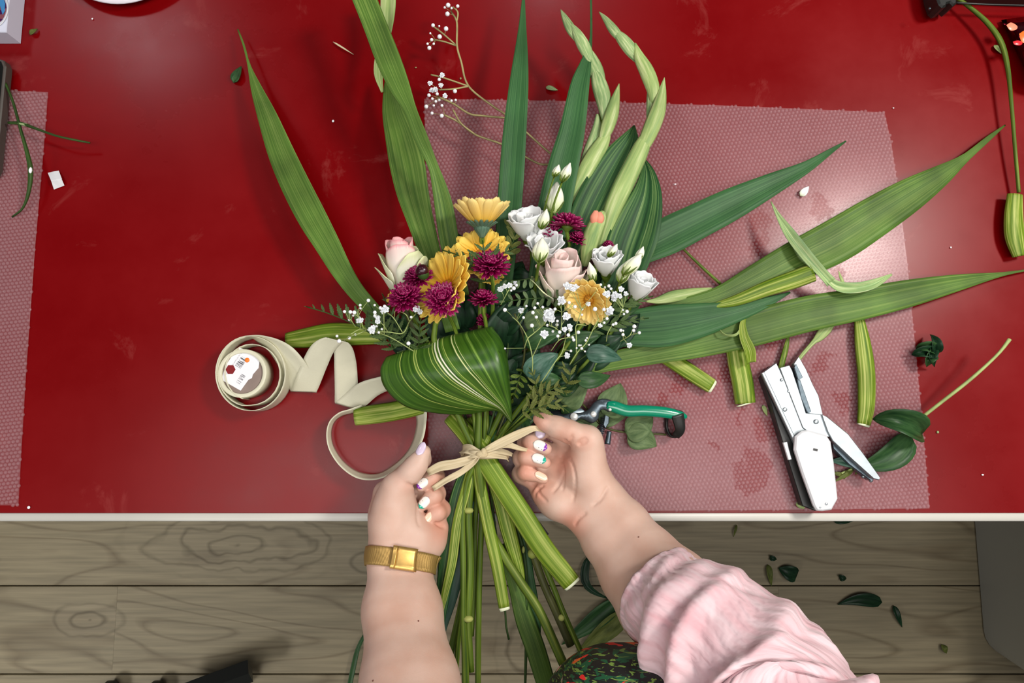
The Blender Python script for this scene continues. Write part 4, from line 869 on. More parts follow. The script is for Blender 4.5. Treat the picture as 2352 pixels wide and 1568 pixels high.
def mum(label, c, axis, Rpx, seed, stem=None, wd=9):
    rs = random.Random(seed); cw_ = P(*c); R = Rpx * S(*c); Mx = frame(cw_, axis, rs.uniform(0, 6))
    t = thing('chrysanthemum', label, 'chrysanthemum', None, 'burgundy chrysanthemums in the bouquet', M=Mx); gs = []
    for layer, (k, sc, cn, z) in enumerate([(24, 1.0, -4, 0), (24, .93, 12, .0012), (22, .82, 26, .0022), (20, .68, 42, .003), (16, .52, 58, .004), (12, .38, 72, .0045)]):
        for i in range(k):
            a = 2 * math.pi * (i + rs.uniform(-.25, .25) + layer * .5) / k; L = R * sc * rs.uniform(.9, 1.08)
            g = petal_geo(L, R * .22, th=.0004, cup=.34, lift=.12 + rs.uniform(-.1, .1), n=6, m=3, tip=.7)
            gs.append(xf(g, Matrix.Rotation(a, 4, 'Z') @ Matrix.Translation((R * .06, 0, z)) @ Matrix.Rotation(-math.radians(cn + rs.uniform(-7, 7)), 4, 'Y')))
    g = join(gs); o = link('petals', make_mesh('petals', g[0], g[1], M['burg'], g[2]), t); o['kind'] = 'stuff'
    d = lathe([(0, R * .12), (R * .12, R * .11), (R * .2, R * .06), (R * .2, 0), (0, -.001)], 14); link('flower_centre', make_mesh('flower_centre', d[0], d[1], M['cdisc']), t)['label'] = 'dark flower centre'
    d = lathe([(.0012, -R * .35), (R * .2, -R * .22), (R * .36, -R * .05), (R * .3, R * .02)], 14); link('calyx', make_mesh('calyx', d[0], d[1], M['stem']), t)
    if stem:
        neck = cw_ - nrm(np.array(axis, float)) * R * .3; q = cr(stem, 20)
        mk('stem', tube3(np.vstack([neck, [P(*a[:3]) for a in q]]), [wd / 2 * S(*stem[0][:3])] + [a[3] / 2 * S(*a[:3]) for a in q], 8), M['stem'], t)
    return t
mum('burgundy chrysanthemum lowest on the left, beside the white florets', (931, 686, .105), (-.05, .5, .85), 39, 1, [(945, 715, .085, 9), (960, 750, .07, 9), (990, 800, .06, 9), (1060, 960, .05, 9), (1090, 1040, .05, 9)])
mum('burgundy chrysanthemum tucked behind the rose and the open gerbera', (962, 640, .095), (-.25, .6, .75), 34, 2)
mum('largest burgundy chrysanthemum, in front of the open gerbera', (1018, 690, .118), (.0, .22, .98), 42, 3, [(1032, 725, .09, 9), (1050, 770, .07, 9), (1080, 880, .06, 9), (1095, 1040, .05, 9)])
mum('burgundy chrysanthemum half hidden between gerbera and the right chrysanthemum', (1072, 615, .09), (-.1, .45, .85), 30, 4)
mum('burgundy chrysanthemum on a long stem left of the blush rose', (1128, 613, .112), (.02, .62, .78), 43, 5, [(1132, 650, .09, 9), (1132, 700, .075, 9), (1128, 780, .06, 9), (1118, 900, .05, 9), (1112, 1040, .05, 9)])
mum('small burgundy chrysanthemum seen from the side on a straight stem', (1110, 692, .105), (-.02, .85, .5), 32, 6, [(1110, 718, .09, 9), (1117, 750, .075, 9), (1120, 850, .06, 9), (1110, 1040, .05, 9)])
mum('burgundy chrysanthemum turned away behind the white lisianthus', (1303, 520, .095), (.12, .9, .12), 38, 7, [(1308, 560, .07, 8), (1280, 700, .05, 8)])
mum('dark chrysanthemum peeking out left of the turned away one', (1268, 540, .085), (-.3, .8, .3), 26, 8)
mum('chrysanthemum rim visible above the blush rose', (1325, 553, .078), (.2, .75, .5), 24, 9)
mum('tiny burgundy flower between the salmon bud and the white flowers', (1396, 568, .07), (.1, .7, .6), 14, 10)
mum('half opened burgundy flower deep among the stems', (1112, 738, .06), (.1, .6, .7), 18, 11)
cb_ = thing('chrysanthemum_bud', 'round dark bud on top of the left chrysanthemums', 'flower bud', P(970, 622, .115))
mk('bud', sphere(P(970, 622, .118), .0065, 14, 9), M['burg'], cb_); mk('sepals', (lambda s_: (s_[0][s_[0][:, 1] < P(970, 622, .118)[1] + .001] if False else s_[0], s_[1], s_[2]))(sphere(P(972, 629, .117), .0058, 12, 8)), M['stem_dk'], cb_, label='green sepals')

# ---- roses and lisianthus
def cup_petal(R, Hh, phi, wd, flare, point, lip, seed=0, th=.0006, n=12, m=11, base=.28, dro=0.0, ruffle=0.0):
    rs = random.Random(seed); G = np.zeros((n, m, 3)); p1, p2 = rs.uniform(0, 6), rs.uniform(0, 6)
    for i, t in enumerate(np.linspace(0, 1, n)):
        prof = base + (1 - base) * math.sin(min(1, t * 1.15) * math.pi / 2)
        half = wd / 2 * (.45 + .55 * math.sin(min(1, t * 1.6) * math.pi / 2)) * (1 - .25 * max(0, t - .75) / .25 * (1 if point else .3))
        for j, v in enumerate(np.linspace(-1, 1, m)):
            zz = Hh * t * (1 - point * abs(v) ** 2.2 * t) - lip * Hh * max(0, t - .72) ** 2 * 3
            r = R * prof + flare * R * max(0, t - .55) ** 1.7 * 3 * (1 - .25 * abs(v)) + ruffle * R * math.sin(v * 7 + p1) * t ** 3 - dro * R * (1 - abs(v)) * t
            a = phi + v * half; G[i, j] = (r * math.cos(a), r * math.sin(a), zz + ruffle * R * .8 * math.sin(v * 9 + p2) * t ** 3)
    return sheet(G, th)
def rose(label, base, axis, Rpx, Hpx, spec, name='rose', group=None, cat='rose', stem=None, smat='stem', sepal=True):
    cw_ = P(*base); s_ = S(*base); R, Hh = Rpx * s_, Hpx * s_; Mx = frame(cw_, axis)
    t = thing(name, label, cat, None, group, M=Mx)
    for i, (rf, hf, phi, wd, flare, pt, lip, mat, ru) in enumerate(spec):
        g = cup_petal(R * rf, Hh * hf, math.radians(phi), math.radians(wd), flare, pt, lip, i, ruffle=ru)
        link('petal', make_mesh('petal', g[0], g[1], M[mat], g[2]), t)
    if sepal:
        gs = [xf(petal_geo(Hh * .35, R * .3, th=.0006, tip=.2), Matrix.Rotation(2 * math.pi * i / 5, 4, 'Z') @ Matrix.Translation((R * .12, 0, -.001)) @ Matrix.Rotation(-math.radians(48), 4, 'Y')) for i in range(5)]
        gs.append(lathe([(.002, -.008), (R * .2, -.006), (R * .34, 0), (R * .3, .004)], 14)); g = join(gs)
        link('sepals', make_mesh('sepals', g[0], g[1], M['stem'], g[2]), t)
    if stem:
        neck = cw_ - nrm(np.array(axis, float)) * .005; q = cr(stem, 40)
        mk('stem', tube3(np.vstack([neck, [P(*a[:3]) for a in q]]), [q[0][3] / 2 * S(*q[0][:3])] + [a[3] / 2 * S(*a[:3]) for a in q], 9), M[smat], t)
    return t
inner = [(.22, .96, 20, 250, 0, .05, 0, 'rose_in', .02), (.34, 1.0, 140, 200, .0, .06, .0, 'rose_in', .02), (.46, 1.0, 260, 190, .02, .06, .05, 'rose_in', .03),
         (.58, 1.0, 30, 170, .05, .08, .08, 'rose_in', .03), (.68, .98, 160, 160, .07, .08, .1, 'rose_in', .03), (.76, .96, 280, 150, .08, .1, .12, 'rose_in', .03)]
outer = [(.88, .84, 70, 120, .10, .14, .1, 'rose_out', .03), (.9, .80, 190, 115, .24, .2, .12, 'rose_out', .03), (.92, .84, 320, 120, .20, .2, .12, 'rose_out', .03),
         (1.0, .80, 80, 105, .10, .2, .1, 'rose_out', .03), (1.0, .60, 205, 90, .42, .2, .1, 'rose_out', .03), (1.02, .74, 340, 80, .30, .25, .1, 'rose_out', .03)]
rose_a = rose('cream rose with pink upper rim at the left side of the bouquet', (934, 692, .062), (-.06, .90, .42), 47, 148, inner + outer, group='large roses in the bouquet', stem=[(935, 720, .055, 14), (970, 800, .05, 15), (1050, 950, .045, 16)] + LOW['s5'], smat='stem_br')
inner2 = [a[:7] + ('rose2', .04) for a in inner]; outer2 = [a[:7] + ('rose_out' if i > 2 else 'rose2', .05) for i, a in enumerate(outer)]
rose_b = rose('blush pink open rose in the right centre of the bouquet', (1284, 694, .055), (.02, .66, .75), 54, 136, inner2 + outer2, group='large roses in the bouquet', stem=[(1270, 720, .05, 14), (1220, 800, .045, 15), (1150, 950, .045, 16)] + LOW['s8'], smat='stem')
def lis_spec(ru=.07, fl=.3):
    return [(.32, .86, 0, 220, .05, .05, 0, 'white', ru), (.45, .92, 180, 200, .1, .05, .0, 'white', ru), (.70, 1.0, 60, 120, fl, .06, .15, 'white', ru), (.72, .98, 180, 125, fl, .06, .15, 'white', ru), (.72, 1.0, 300, 120, fl, .06, .15, 'white', ru),
            (.85, .92, 0, 120, fl * 1.2, .05, .25, 'white', ru), (.85, .92, 120, 120, fl * 1.2, .05, .25, 'white', ru), (.85, .92, 240, 120, fl * 1.2, .05, .25, 'white', ru)]
LG = 'white lisianthus flowers in the bouquet'
rose('white lisianthus between the topmost gerbera and the closed buds', (1215, 552, .075), (-.12, .78, .62), 44, 72, lis_spec(.05, .28), 'lisianthus', LG, 'lisianthus', [(1222, 575, .06, 9), (1215, 650, .05, 9), (1150, 950, .04, 9)] + LOW['s16'], sepal=True)
rose('ruffled white lisianthus touching the left side of the blush rose', (1248, 592, .080), (.0, .55, .84), 42, 62, lis_spec(.09, .28), 'lisianthus', LG, 'lisianthus', [(1243, 620, .06, 9), (1225, 700, .05, 9), (1150, 960, .04, 9)])
rose('white lisianthus right of the salmon bud', (1392, 632, .078), (-.05, .72, .68), 36, 64, lis_spec(.07, .2), 'lisianthus', LG, 'lisianthus', [(1385, 680, .05, 8), (1300, 850, .05, 8), (1150, 1000, .04, 8)] + LOW['s12'])
rose('white lisianthus farthest right in the bouquet', (1456, 688, .070), (.28, .75, .60), 36, 66, lis_spec(.06, .2), 'lisianthus', LG, 'lisianthus', [(1440, 720, .05, 8), (1320, 860, .05, 8), (1160, 1000, .04, 8)] + LOW['s13'])
def lbud(label, base, tip, wpx, hb, ht, stem=None, nseg=3):
    t = thing('lisianthus_bud', label, 'flower bud', P(*base, hb), 'lisianthus buds')
    (bx, by), (tx, ty) = base, tip; gs = []
    for k in range(nseg):
        ox = (k - (nseg - 1) / 2) * wpx * .22
        pts = [(bx + (tx - bx) * u + ox * math.sin(math.pi * min(1, u * 1.1)) * .9, by + (ty - by) * u, hb + (ht - hb) * u + (.002 if k == 1 else 0), wpx * wv) for u, wv in ((0, .22), (.15, .55), (.4, .72), (.65, .58), (.88, .30), (1, .12))]
        gs.append(tube(pts, 12, 10, .8))
    g = join(gs); v, f, u_ = g; mk('petals', (v, f, u_), M['wbud'], t)
    gs = [blade([(bx, by, hb + .002, 2), (bx + (tx - bx) * .15 + o, by + (ty - by) * .15, hb + .006, 5), (bx + (tx - bx) * .4 + o * 1.6, by + (ty - by) * .4, hb + .007, 1)], n=6, m=3) for o in (-wpx * .3, 0, wpx * .3)]
    mk('sepals', join(gs), M['stem'], t)
    if stem: mk('stem', tube(stem, 16, 7), M['stem'], t)
lbud('large closed white bud with two petals, on the crossing stems', (1270, 490), (1280, 418), 46, .088, .09, [(1270, 490, .087, 6), (1262, 540, .07, 7), (1245, 640, .05, 7)], 2)
lbud('upper small white bud pointing to the top right', (1291, 418), (1310, 374), 22, .10, .10, [(1291, 418, .1, 5), (1275, 460, .104, 5), (1265, 500, .098, 6), (1258, 545, .08, 6), (1245, 640, .05, 6)])
lbud('smallest white bud left of the upper bud', (1273, 406), (1284, 378), 17, .10, .10, [(1273, 406, .1, 4), (1262, 440, .1, 4), (1250, 485, .09, 5), (1240, 560, .07, 5)])
lbud('greenish bud below the closed white bud', (1243, 526), (1256, 480), 24, .105, .10)
lbud('closed white bud in front of the ruffled white lisianthus', (1238, 602), (1246, 546), 36, .122, .115, [(1238, 602, .12, 8), (1232, 640, .09, 8), (1225, 700, .06, 8)])
lbud('narrow white bud below the lisianthus right of the salmon bud', (1364, 648), (1354, 602), 20, .10, .10, [(1364, 648, .1, 5), (1368, 690, .08, 5), (1350, 760, .06, 5)])
lbud('white bud tip sticking up behind the right lisianthus', (1398, 590), (1418, 560), 17, .10, .10)
lbud('long white bud pointing right above the farthest lisianthus', (1432, 632), (1474, 582), 32, .11, .10, [(1432, 632, .11, 7), (1415, 670, .09, 7), (1380, 740, .06, 7)])
lbud('greenish bud at the right rim of the white flowers', (1462, 600), (1478, 566), 18, .095, .095)
lbud('white bud lying over the left part of the farthest lisianthus', (1425, 650), (1440, 600), 30, .105, .10, [(1425, 650, .105, 6), (1400, 700, .08, 6), (1360, 760, .06, 6)])

# ---- gypsophila
def floret_mesh(seed, R):
    rs = random.Random(seed); gs = []
    for layer, (k, cn, sc) in enumerate([(7, 15, 1), (6, 42, .85), (4, 68, .7)]):
        for i in range(k):
            gs.append(xf(petal_geo(R * sc, R * .75, th=.02, cup=.3, lift=.1, n=4, m=3, tip=.6), Matrix.Rotation(2 * math.pi * (i + layer * .5) / k + rs.uniform(-.3, .3), 4, 'Z') @ Matrix.Rotation(-math.radians(cn + rs.uniform(-10, 10)), 4, 'Y')))
    g = join(gs); return make_mesh('floret', g[0], g[1], M['floret'], g[2], smooth=False)
FM = [floret_mesh(i, 1.0) for i in range(3)]
bs = sphere((0, 0, 0), 1.0, 8, 5); BM = make_mesh('bud', bs[0], bs[1], M['floret'])
def gyps(label, h, branches, flor, col_='twig_g', wd=2.2, dh=.01, seed=1):
    rs = random.Random(seed); t = thing('gypsophila', label, 'gypsophila', P(*branches[0][0][:2], h), 'gypsophila sprigs')
    gs = []; nodes = []
    for b in branches:
        pts = [(x, y, h + dh * math.sin(i * 1.3), wd * (1.2 if len(b) > 3 else 1)) for i, (x, y) in enumerate(b)]
        gs.append(tube(pts, 6 * len(b), 5)); q = cr(pts, 6 * len(b)); nodes += [tuple(a[:3]) for a in q]
    fl = []
    for x, y, d in flor:
        hh = h + rs.uniform(0, .012); nb = min(nodes, key=lambda a: (a[0] - x) ** 2 + (a[1] - y - d) ** 2 * .8)
        if (nb[0] - x) ** 2 + (nb[1] - y) ** 2 > 16: gs.append(tube([(x, y, hh, 1.2), ((x + nb[0]) / 2 + rs.uniform(-2, 2), (y + nb[1]) / 2, (hh + nb[2]) / 2 - .001, 1.3), (nb[0], nb[1], nb[2], 1.4)], 6, 4))
        fl.append((x, y, hh, d))
    mk('branches', join(gs), M[col_], t)
    im = np.array(wm(t).inverted())
    for x, y, hh, d in fl:
        big = d >= 12; o = link('floret' if big else 'bud', FM[rs.randrange(3)] if big else BM, t); r = d / 2 * S(x, y, hh) * (1.15 if big else 1)
        o.matrix_basis = wm(t).inverted() @ Matrix.Translation(Vector([float(a) for a in P(x, y, hh)])) @ Matrix.Rotation(rs.uniform(0, 6), 4, 'Z') @ Matrix.Rotation(rs.uniform(-.5, .5), 4, 'X') @ Matrix.Scale(r, 4)
z3 = lambda L: [(1140 + x * .15306, 640 + y * .15306, d) for x, y, d in L]
gyps('white gypsophila spray in front of the dark foliage under the blush rose', .108,
     [[tuple(z) [:2] for z in z3([(680, 1550, 0), (880, 1250, 0), (980, 1110, 0), (1040, 900, 0)])], [z[:2] for z in z3([(820, 1080, 0), (945, 920, 0), (1090, 880, 0)])],
      [z[:2] for z in z3([(540, 1400, 0), (540, 1180, 0), (470, 900, 0), (350, 680, 0), (240, 570, 0)])], [z[:2] for z in z3([(420, 1040, 0), (470, 900, 0), (560, 820, 0), (710, 690, 0), (760, 620, 0)])],
      [z[:2] for z in z3([(540, 1180, 0), (670, 900, 0)])], [z[:2] for z in z3([(950, 880, 0), (980, 680, 0), (980, 500, 0)])], [z[:2] for z in z3([(990, 500, 0), (1090, 440, 0), (1140, 370, 0)])],
      [z[:2] for z in z3([(710, 690, 0), (850, 720, 0), (950, 790, 0)])]],
     z3([(128, 466, 10), (372, 470, 14), (450, 410, 6), (408, 582, 7), (620, 370, 7), (576, 436, 8), (548, 508, 9), (600, 575, 8), (696, 425, 7), (800, 545, 26), (730, 590, 16), (830, 600, 18), (760, 500, 14), (533, 702, 10), (717, 835, 20),
         (767, 698, 7), (848, 790, 7), (915, 635, 7), (910, 690, 8), (950, 800, 9), (922, 860, 8), (975, 320, 18), (1005, 345, 14), (940, 378, 8), (1092, 358, 8), (1180, 420, 9), (1050, 575, 20), (1100, 710, 13), (1020, 760, 13), (1110, 760, 11), (1080, 845, 9), (1145, 880, 7), (1160, 918, 8),
         (1050, 1150, 15), (1120, 1082, 7), (130, 1045, 5), (1230, 803, 9), (1285, 455, 7), (1285, 540, 6), (805, 460, 8), (880, 455, 8)]), seed=2)
gyps('gypsophila spray over the side-facing gerbera and the right foliage', .112,
     [[z[:2] for z in z3([(1100, 1290, 0), (1220, 1100, 0), (1350, 960, 0), (1450, 760, 0), (1540, 600, 0)])], [z[:2] for z in z3([(1200, 700, 0), (1240, 580, 0), (1280, 460, 0)])], [z[:2] for z in z3([(1200, 1110, 0), (1200, 900, 0), (1200, 700, 0), (1350, 700, 0)])],
      [z[:2] for z in z3([(1860, 940, 0), (2000, 850, 0), (2040, 760, 0)])], [z[:2] for z in z3([(2000, 850, 0), (2140, 810, 0)])], [z[:2] for z in z3([(1650, 940, 0), (1670, 820, 0), (1740, 690, 0)])], [z[:2] for z in z3([(1460, 760, 0), (1640, 590, 0)])],
      [z[:2] for z in z3([(1840, 580, 0), (1870, 500, 0), (1900, 430, 0)])]],
     z3([(1070, 128, 22), (1190, 135, 16), (1150, 170, 13), (1380, 385, 12), (1480, 455, 11), (1615, 460, 9), (1695, 480, 20), (1665, 520, 14), (1655, 235, 18), (1565, 90, 7), (1688, 108, 8), (1720, 150, 7), (1630, 130, 6), (1870, 160, 14), (1790, 250, 18), (1850, 262, 12), (1760, 300, 14), (1940, 230, 12),
         (1660, 598, 8), (1617, 660, 7), (1550, 713, 12), (1752, 688, 7), (1792, 670, 8), (1960, 492, 9), (1914, 530, 6), (1898, 470, 5), (1868, 773, 8), (1905, 780, 5), (1900, 838, 8), (2070, 715, 10), (2058, 775, 8), (2145, 810, 8), (1995, 998, 13),
         (1390, 990, 5), (1280, 1045, 7), (1242, 1000, 6), (1205, 1040, 5), (1330, 1090, 5), (1340, 925, 6), (1360, 890, 5), (1270, 1000, 5)]), seed=3)
z2 = lambda L: [(740 + x * .15306, 640 + y * .15306, d) for x, y, d in L]
gyps('gypsophila spray over the left fern above the ribbon', .10,
     [[z[:2] for z in z2([(1370, 1085, 0), (1100, 920, 0), (930, 840, 0), (800, 800, 0), (690, 760, 0), (560, 760, 0), (430, 830, 0)])], [z[:2] for z in z2([(1210, 815, 0), (1080, 600, 0), (980, 510, 0)])], [z[:2] for z in z2([(800, 795, 0), (1000, 800, 0), (1210, 815, 0), (1310, 640, 0), (1410, 520, 0)])],
      [z[:2] for z in z2([(1310, 640, 0), (1260, 540, 0), (1165, 490, 0)])], [z[:2] for z in z2([(1080, 590, 0), (1090, 490, 0)])], [z[:2] for z in z2([(930, 840, 0), (925, 520, 0)])], [z[:2] for z in z2([(980, 790, 0), (920, 700, 0), (870, 650, 0)])],
      [z[:2] for z in z2([(500, 720, 0), (430, 620, 0), (395, 600, 0)])], [z[:2] for z in z2([(680, 760, 0), (560, 820, 0), (410, 870, 0), (320, 930, 0)])], [z[:2] for z in z2([(620, 740, 0), (550, 580, 0), (470, 530, 0)])]],
     z2([(693, 325, 9), (570, 396, 7), (575, 445, 6), (335, 493, 8), (423, 498, 9), (482, 506, 10), (466, 552, 6), (567, 630, 16), (595, 620, 12), (790, 505, 9), (797, 555, 10), (875, 437, 9), (950, 460, 19), (920, 490, 14), (850, 590, 15), (840, 640, 13), (750, 770, 18), (770, 740, 14), (1435, 470, 18), (1400, 450, 13), (1470, 500, 13), (1336, 575, 7),
         (405, 615, 6), (222, 860, 7), (408, 886, 9), (255, 935, 10), (498, 838, 6), (1295, 970, 10), (787, 395, 6), (818, 712, 6), (850, 805, 7), (895, 755, 6)]), seed=4)
gyps('small gypsophila cluster between the long-stemmed chrysanthemum and the blush rose', .085, [[(1150, 700), (1165, 672), (1172, 660)]], [(1150, 665, 15), (1160, 658, 13), (1170, 655, 13), (1184, 650, 12), (1180, 662, 10), (1174, 667, 6), (1186, 655, 8)], seed=5)
z4 = lambda L: [(820 + x * .31463, y * .31463, d) for x, y, d in L]
gyps('dry gypsophila sprig lying above the bouquet at the top edge of the bubble wrap', .028,
     [[z[:2] for z in z4([(1410, 1120, 0), (1240, 970, 0), (1075, 830, 0), (1000, 780, 0), (815, 630, 0), (760, 450, 0), (730, 335, 0), (728, 160, 0), (690, 90, 0)])], [z[:2] for z in z4([(730, 335, 0), (620, 240, 0), (560, 195, 0)])],
      [z[:2] for z in z4([(730, 335, 0), (640, 305, 0), (570, 290, 0)])], [z[:2] for z in z4([(815, 630, 0), (640, 570, 0), (540, 545, 0)])], [z[:2] for z in z4([(815, 630, 0), (700, 650, 0), (600, 655, 0)])],
      [z[:2] for z in z4([(1400, 1200, 0), (1330, 1195, 0), (1200, 1130, 0), (1050, 1050, 0), (860, 980, 0), (740, 890, 0), (640, 840, 0)])], [z[:2] for z in z4([(1080, 860, 0), (920, 845, 0), (820, 830, 0), (700, 755, 0), (600, 710, 0)])],
      [z[:2] for z in z4([(860, 980, 0), (760, 900, 0), (700, 800, 0)])], [z[:2] for z in z4([(728, 160, 0), (735, 90, 0), (700, 50, 0)])]],
     z4([(665, 38, 11), (735, 45, 8), (640, 55, 6), (660, 102, 11), (690, 60, 6), (555, 185, 9), (600, 190, 5), (650, 210, 11), (603, 268, 11), (535, 243, 5), (545, 290, 8), (528, 350, 10), (515, 320, 6), (560, 320, 6), (622, 550, 12), (535, 612, 12), (612, 628, 12), (600, 580, 8), (550, 665, 14), (575, 655, 12), (525, 695, 9), (585, 685, 8),
         (640, 700, 12), (715, 665, 10), (505, 778, 10), (547, 826, 8), (618, 845, 10), (575, 740, 7), (550, 720, 7), (600, 730, 7), (690, 735, 6), (720, 730, 6), (560, 770, 6), (620, 770, 7)]), col_='twig', wd=4.2, dh=.004, seed=6)

# ---- ferns and leafy branches
def serrated(L, Wd, teeth, th=.02, lob=.35):
    n = teeth * 2 + 1; G = np.zeros((n, 5, 3))
    for i, u in enumerate(np.linspace(0, 1, n)):
        wu = Wd / 2 * math.sin(math.pi * min(.98, max(.04, u)) ** .75) ** .8 * (1 - (lob if i % 2 == 0 else 0))
        for j, v in enumerate(np.linspace(-1, 1, 5)): G[i, j] = (L * u + (abs(v) * Wd * .12 if i % 2 else 0), v * wu, abs(v) * Wd * .12 - .15 * L * u * u)
    return sheet(G, th)
_fg = {'ser': serrated(1, .34, 6), 'oval': petal_geo(1, .42, th=.02, tip=.45, cup=.15), 'lance': serrated(1, .30, 3, lob=.12)}
for k in _fg: _fg[k] = (_fg[k][0], _fg[k][1], _fg[k][2])
_fm = {}
def frond(name, label, path, n, Lpx, kind, mat, ang=58, both=True, side=0, taper=.9, group='fern fronds in the bouquet', cat='fern frond', seed=1, wd=3, pf=P, sf=S, tiltv=20):
    rs = random.Random(seed); q = cr(path, n); t = thing(name, label, cat, pf(*path[0][:3]), group); key = (kind, mat)
    mk('rachis', tube([tuple(p[:3]) + (wd,) for p in path], n + 4, 5, pf=pf, sf=sf), M['stem_dk'], t)
    g = _fg[kind]
    if key not in _fm: _fm[key] = make_mesh('leaflet', g[0], g[1], M[mat], g[2])
    inv = wm(t).inverted()
    for i in range(n):
        u = i / (n - 1); x, y, h = q[i][:3]; a, b = q[max(0, i - 1)], q[min(n - 1, i + 1)]
        d = pf(b[0], b[1], b[2]) - pf(a[0], a[1], a[2]); d = nrm(d); L = Lpx * sf(x, y, h) * (1 - taper * u ** 1.6) * (.65 + .35 * min(1, u * 5)) * rs.uniform(.92, 1.06)
        for sd in ((-1, 1) if both else (side,)):
            if i == n - 1 and sd == 1 and both: continue
            an = math.radians((0 if i == n - 1 else ang - 22 * u) + rs.uniform(-4, 4)) * sd; base = pf(x, y, h); up = nrm(np.array([0, 0, 1]) - d * d[2])
            bb = np.cross(up, d); xx = nrm(d * math.cos(an) + bb * math.sin(an) + up * math.sin(math.radians(rs.uniform(0, tiltv)))); yy = nrm(np.cross(up, xx)); zz = np.cross(xx, yy)
            mm = Matrix(((xx[0], yy[0], zz[0], base[0]), (xx[1], yy[1], zz[1], base[1]), (xx[2], yy[2], zz[2], base[2]), (0, 0, 0, 1))) @ Matrix.Scale(L, 4)
            o = link('leaflet', _fm[key], t); o.matrix_basis = inv @ mm
    return t
frond('fern_frond', 'fern frond pointing far left over the red table', [(900, 800, .06), (850, 765, .07), (800, 738, .072), (750, 718, .07), (703, 704, .065)], 11, 62, 'ser', 'fern', both=False, side=-1, seed=1, ang=62)
frond('fern_frond', 'fern frond rising behind the left gypsophila spray', [(905, 800, .06), (880, 760, .075), (862, 725, .08), (845, 690, .08)], 9, 44, 'ser', 'fern', seed=2)
frond('fern_frond', 'fern frond right of the stem of the lowest chrysanthemum', [(965, 830, .06), (962, 790, .08), (965, 745, .085), (972, 700, .085)], 10, 40, 'ser', 'fern', seed=3)
frond('fern_frond', 'fern frond under the left gypsophila florets', [(955, 820, .05), (925, 780, .065), (905, 735, .07), (890, 700, .07), (878, 675, .07)], 10, 40, 'ser', 'fern', seed=4)
frond('fern_frond', 'dark fern tips lying over the half covered gerbera', [(1115, 645, .09), (1112, 610, .11), (1112, 580, .118), (1108, 552, .118)], 5, 62, 'ser', 'fern', ang=68, seed=5, tiltv=5)
frond('fern_frond', 'fern side branch reaching right across the half covered gerbera', [(1110, 612, .112), (1135, 595, .116), (1160, 580, .118), (1186, 566, .118)], 4, 44, 'ser', 'fern', ang=50, seed=6, tiltv=5)
frond('fern_frond', 'narrow fern branch left of the half covered gerbera', [(1105, 615, .110), (1080, 600, .114), (1050, 585, .112), (1015, 574, .10)], 6, 30, 'lance', 'fern', ang=45, seed=7, tiltv=5)
frond('leaflet_branch', 'branch of small oval leaflets above the gypsophila cluster', [(1250, 632, .088), (1215, 640, .088), (1180, 644, .088), (1150, 640, .085)], 8, 26, 'oval', 'rleaf', ang=80, seed=8, taper=.4, both=False, side=1)
frond('leaflet_branch', 'branch of small oval leaflets below the gypsophila cluster', [(1300, 688, .085), (1260, 684, .085), (1215, 686, .085), (1160, 692, .08)], 9, 26, 'oval', 'rleaf', ang=75, seed=9, taper=.4)
frond('leaflet_branch', 'light green leaflets right of the half covered gerbera', [(1160, 600, .08), (1172, 570, .085), (1182, 540, .085), (1170, 520, .085)], 6, 32, 'oval', 'olive', ang=50, seed=10, taper=.4)
frond('leaflet_branch', 'bright green leaflets beside the tip of the folded striped leaf', [(1200, 850, .07), (1190, 875, .07), (1182, 900, .066), (1178, 915, .06)], 6, 24, 'oval', 'stem', ang=70, seed=11, taper=.4)
OG = 'olive brown fern pieces above the right hand'
frond('olive_fern', 'olive brown fern piece resting on the right thumb', [(1200, 945, .095), (1240, 935, .10), (1275, 925, .10), (1305, 945, .096)], 7, 44, 'ser', 'olive', ang=50, seed=12, group=OG)
frond('olive_fern', 'olive fern piece above the pruning shears blade', [(1215, 935, .085), (1250, 905, .09), (1280, 890, .09), (1300, 905, .088)], 7, 44, 'ser', 'olive', ang=55, seed=13, group=OG)
frond('olive_fern', 'olive fern piece rising left of the pale rose leaf', [(1240, 945, .08), (1235, 900, .085), (1225, 860, .085), (1216, 845, .085)], 6, 42, 'ser', 'olive', ang=50, seed=14, group=OG)
frond('olive_fern', 'olive fern piece under the gypsophila spray', [(1290, 900, .07), (1310, 865, .08), (1300, 845, .08), (1275, 840, .08)], 5, 40, 'ser', 'olive', ang=50, seed=15, group=OG)
frond('olive_fern', 'fern tips sticking out below the right sword leaves', [(1360, 760, .06), (1400, 745, .06), (1450, 735, .06), (1490, 730, .055)], 7, 46, 'lance', 'fern', ang=38, seed=16, group=OG)
frond('olive_fern', 'fern tips between the farthest lisianthus and the leaves', [(1390, 720, .07), (1425, 700, .075), (1460, 690, .075), (1500, 680, .07)], 7, 44, 'lance', 'fern', ang=38, seed=17, group=OG)

def branch(label, stemp, leaves, mat, group='leafy branches in the bouquet', smat='stem_dk', name='leafy_branch', arch=.006, wd=5):
    t = thing(name, label, 'leafy branch', P(*stemp[0][:3]), group); mk('stem', tube([tuple(p) + (wd,) if len(p) == 3 else p for p in stemp], 30, 7), M[smat], t)
    for i, L in enumerate(leaves):
        b, tp, w_, h0, h1 = L[:5]; mk('leaf', oval(b, tp, w_, h0, h1, arch, bend=(.08 if i % 2 else -.06)), M[L[5] if len(L) > 5 else mat], t)
branch('dark lobed leaves in the middle of the bouquet behind the gypsophila', [(1120, 1000, .05), (1160, 850, .06), (1170, 740, .07)],
       [((1150, 800), (1175, 690), 80, .06, .075), ((1170, 790), (1230, 700), 75, .06, .072), ((1150, 760), (1215, 705), 60, .066, .08), ((1165, 860), (1240, 800), 60, .05, .06), ((1150, 900), (1190, 820), 60, .05, .06)], 'dark')
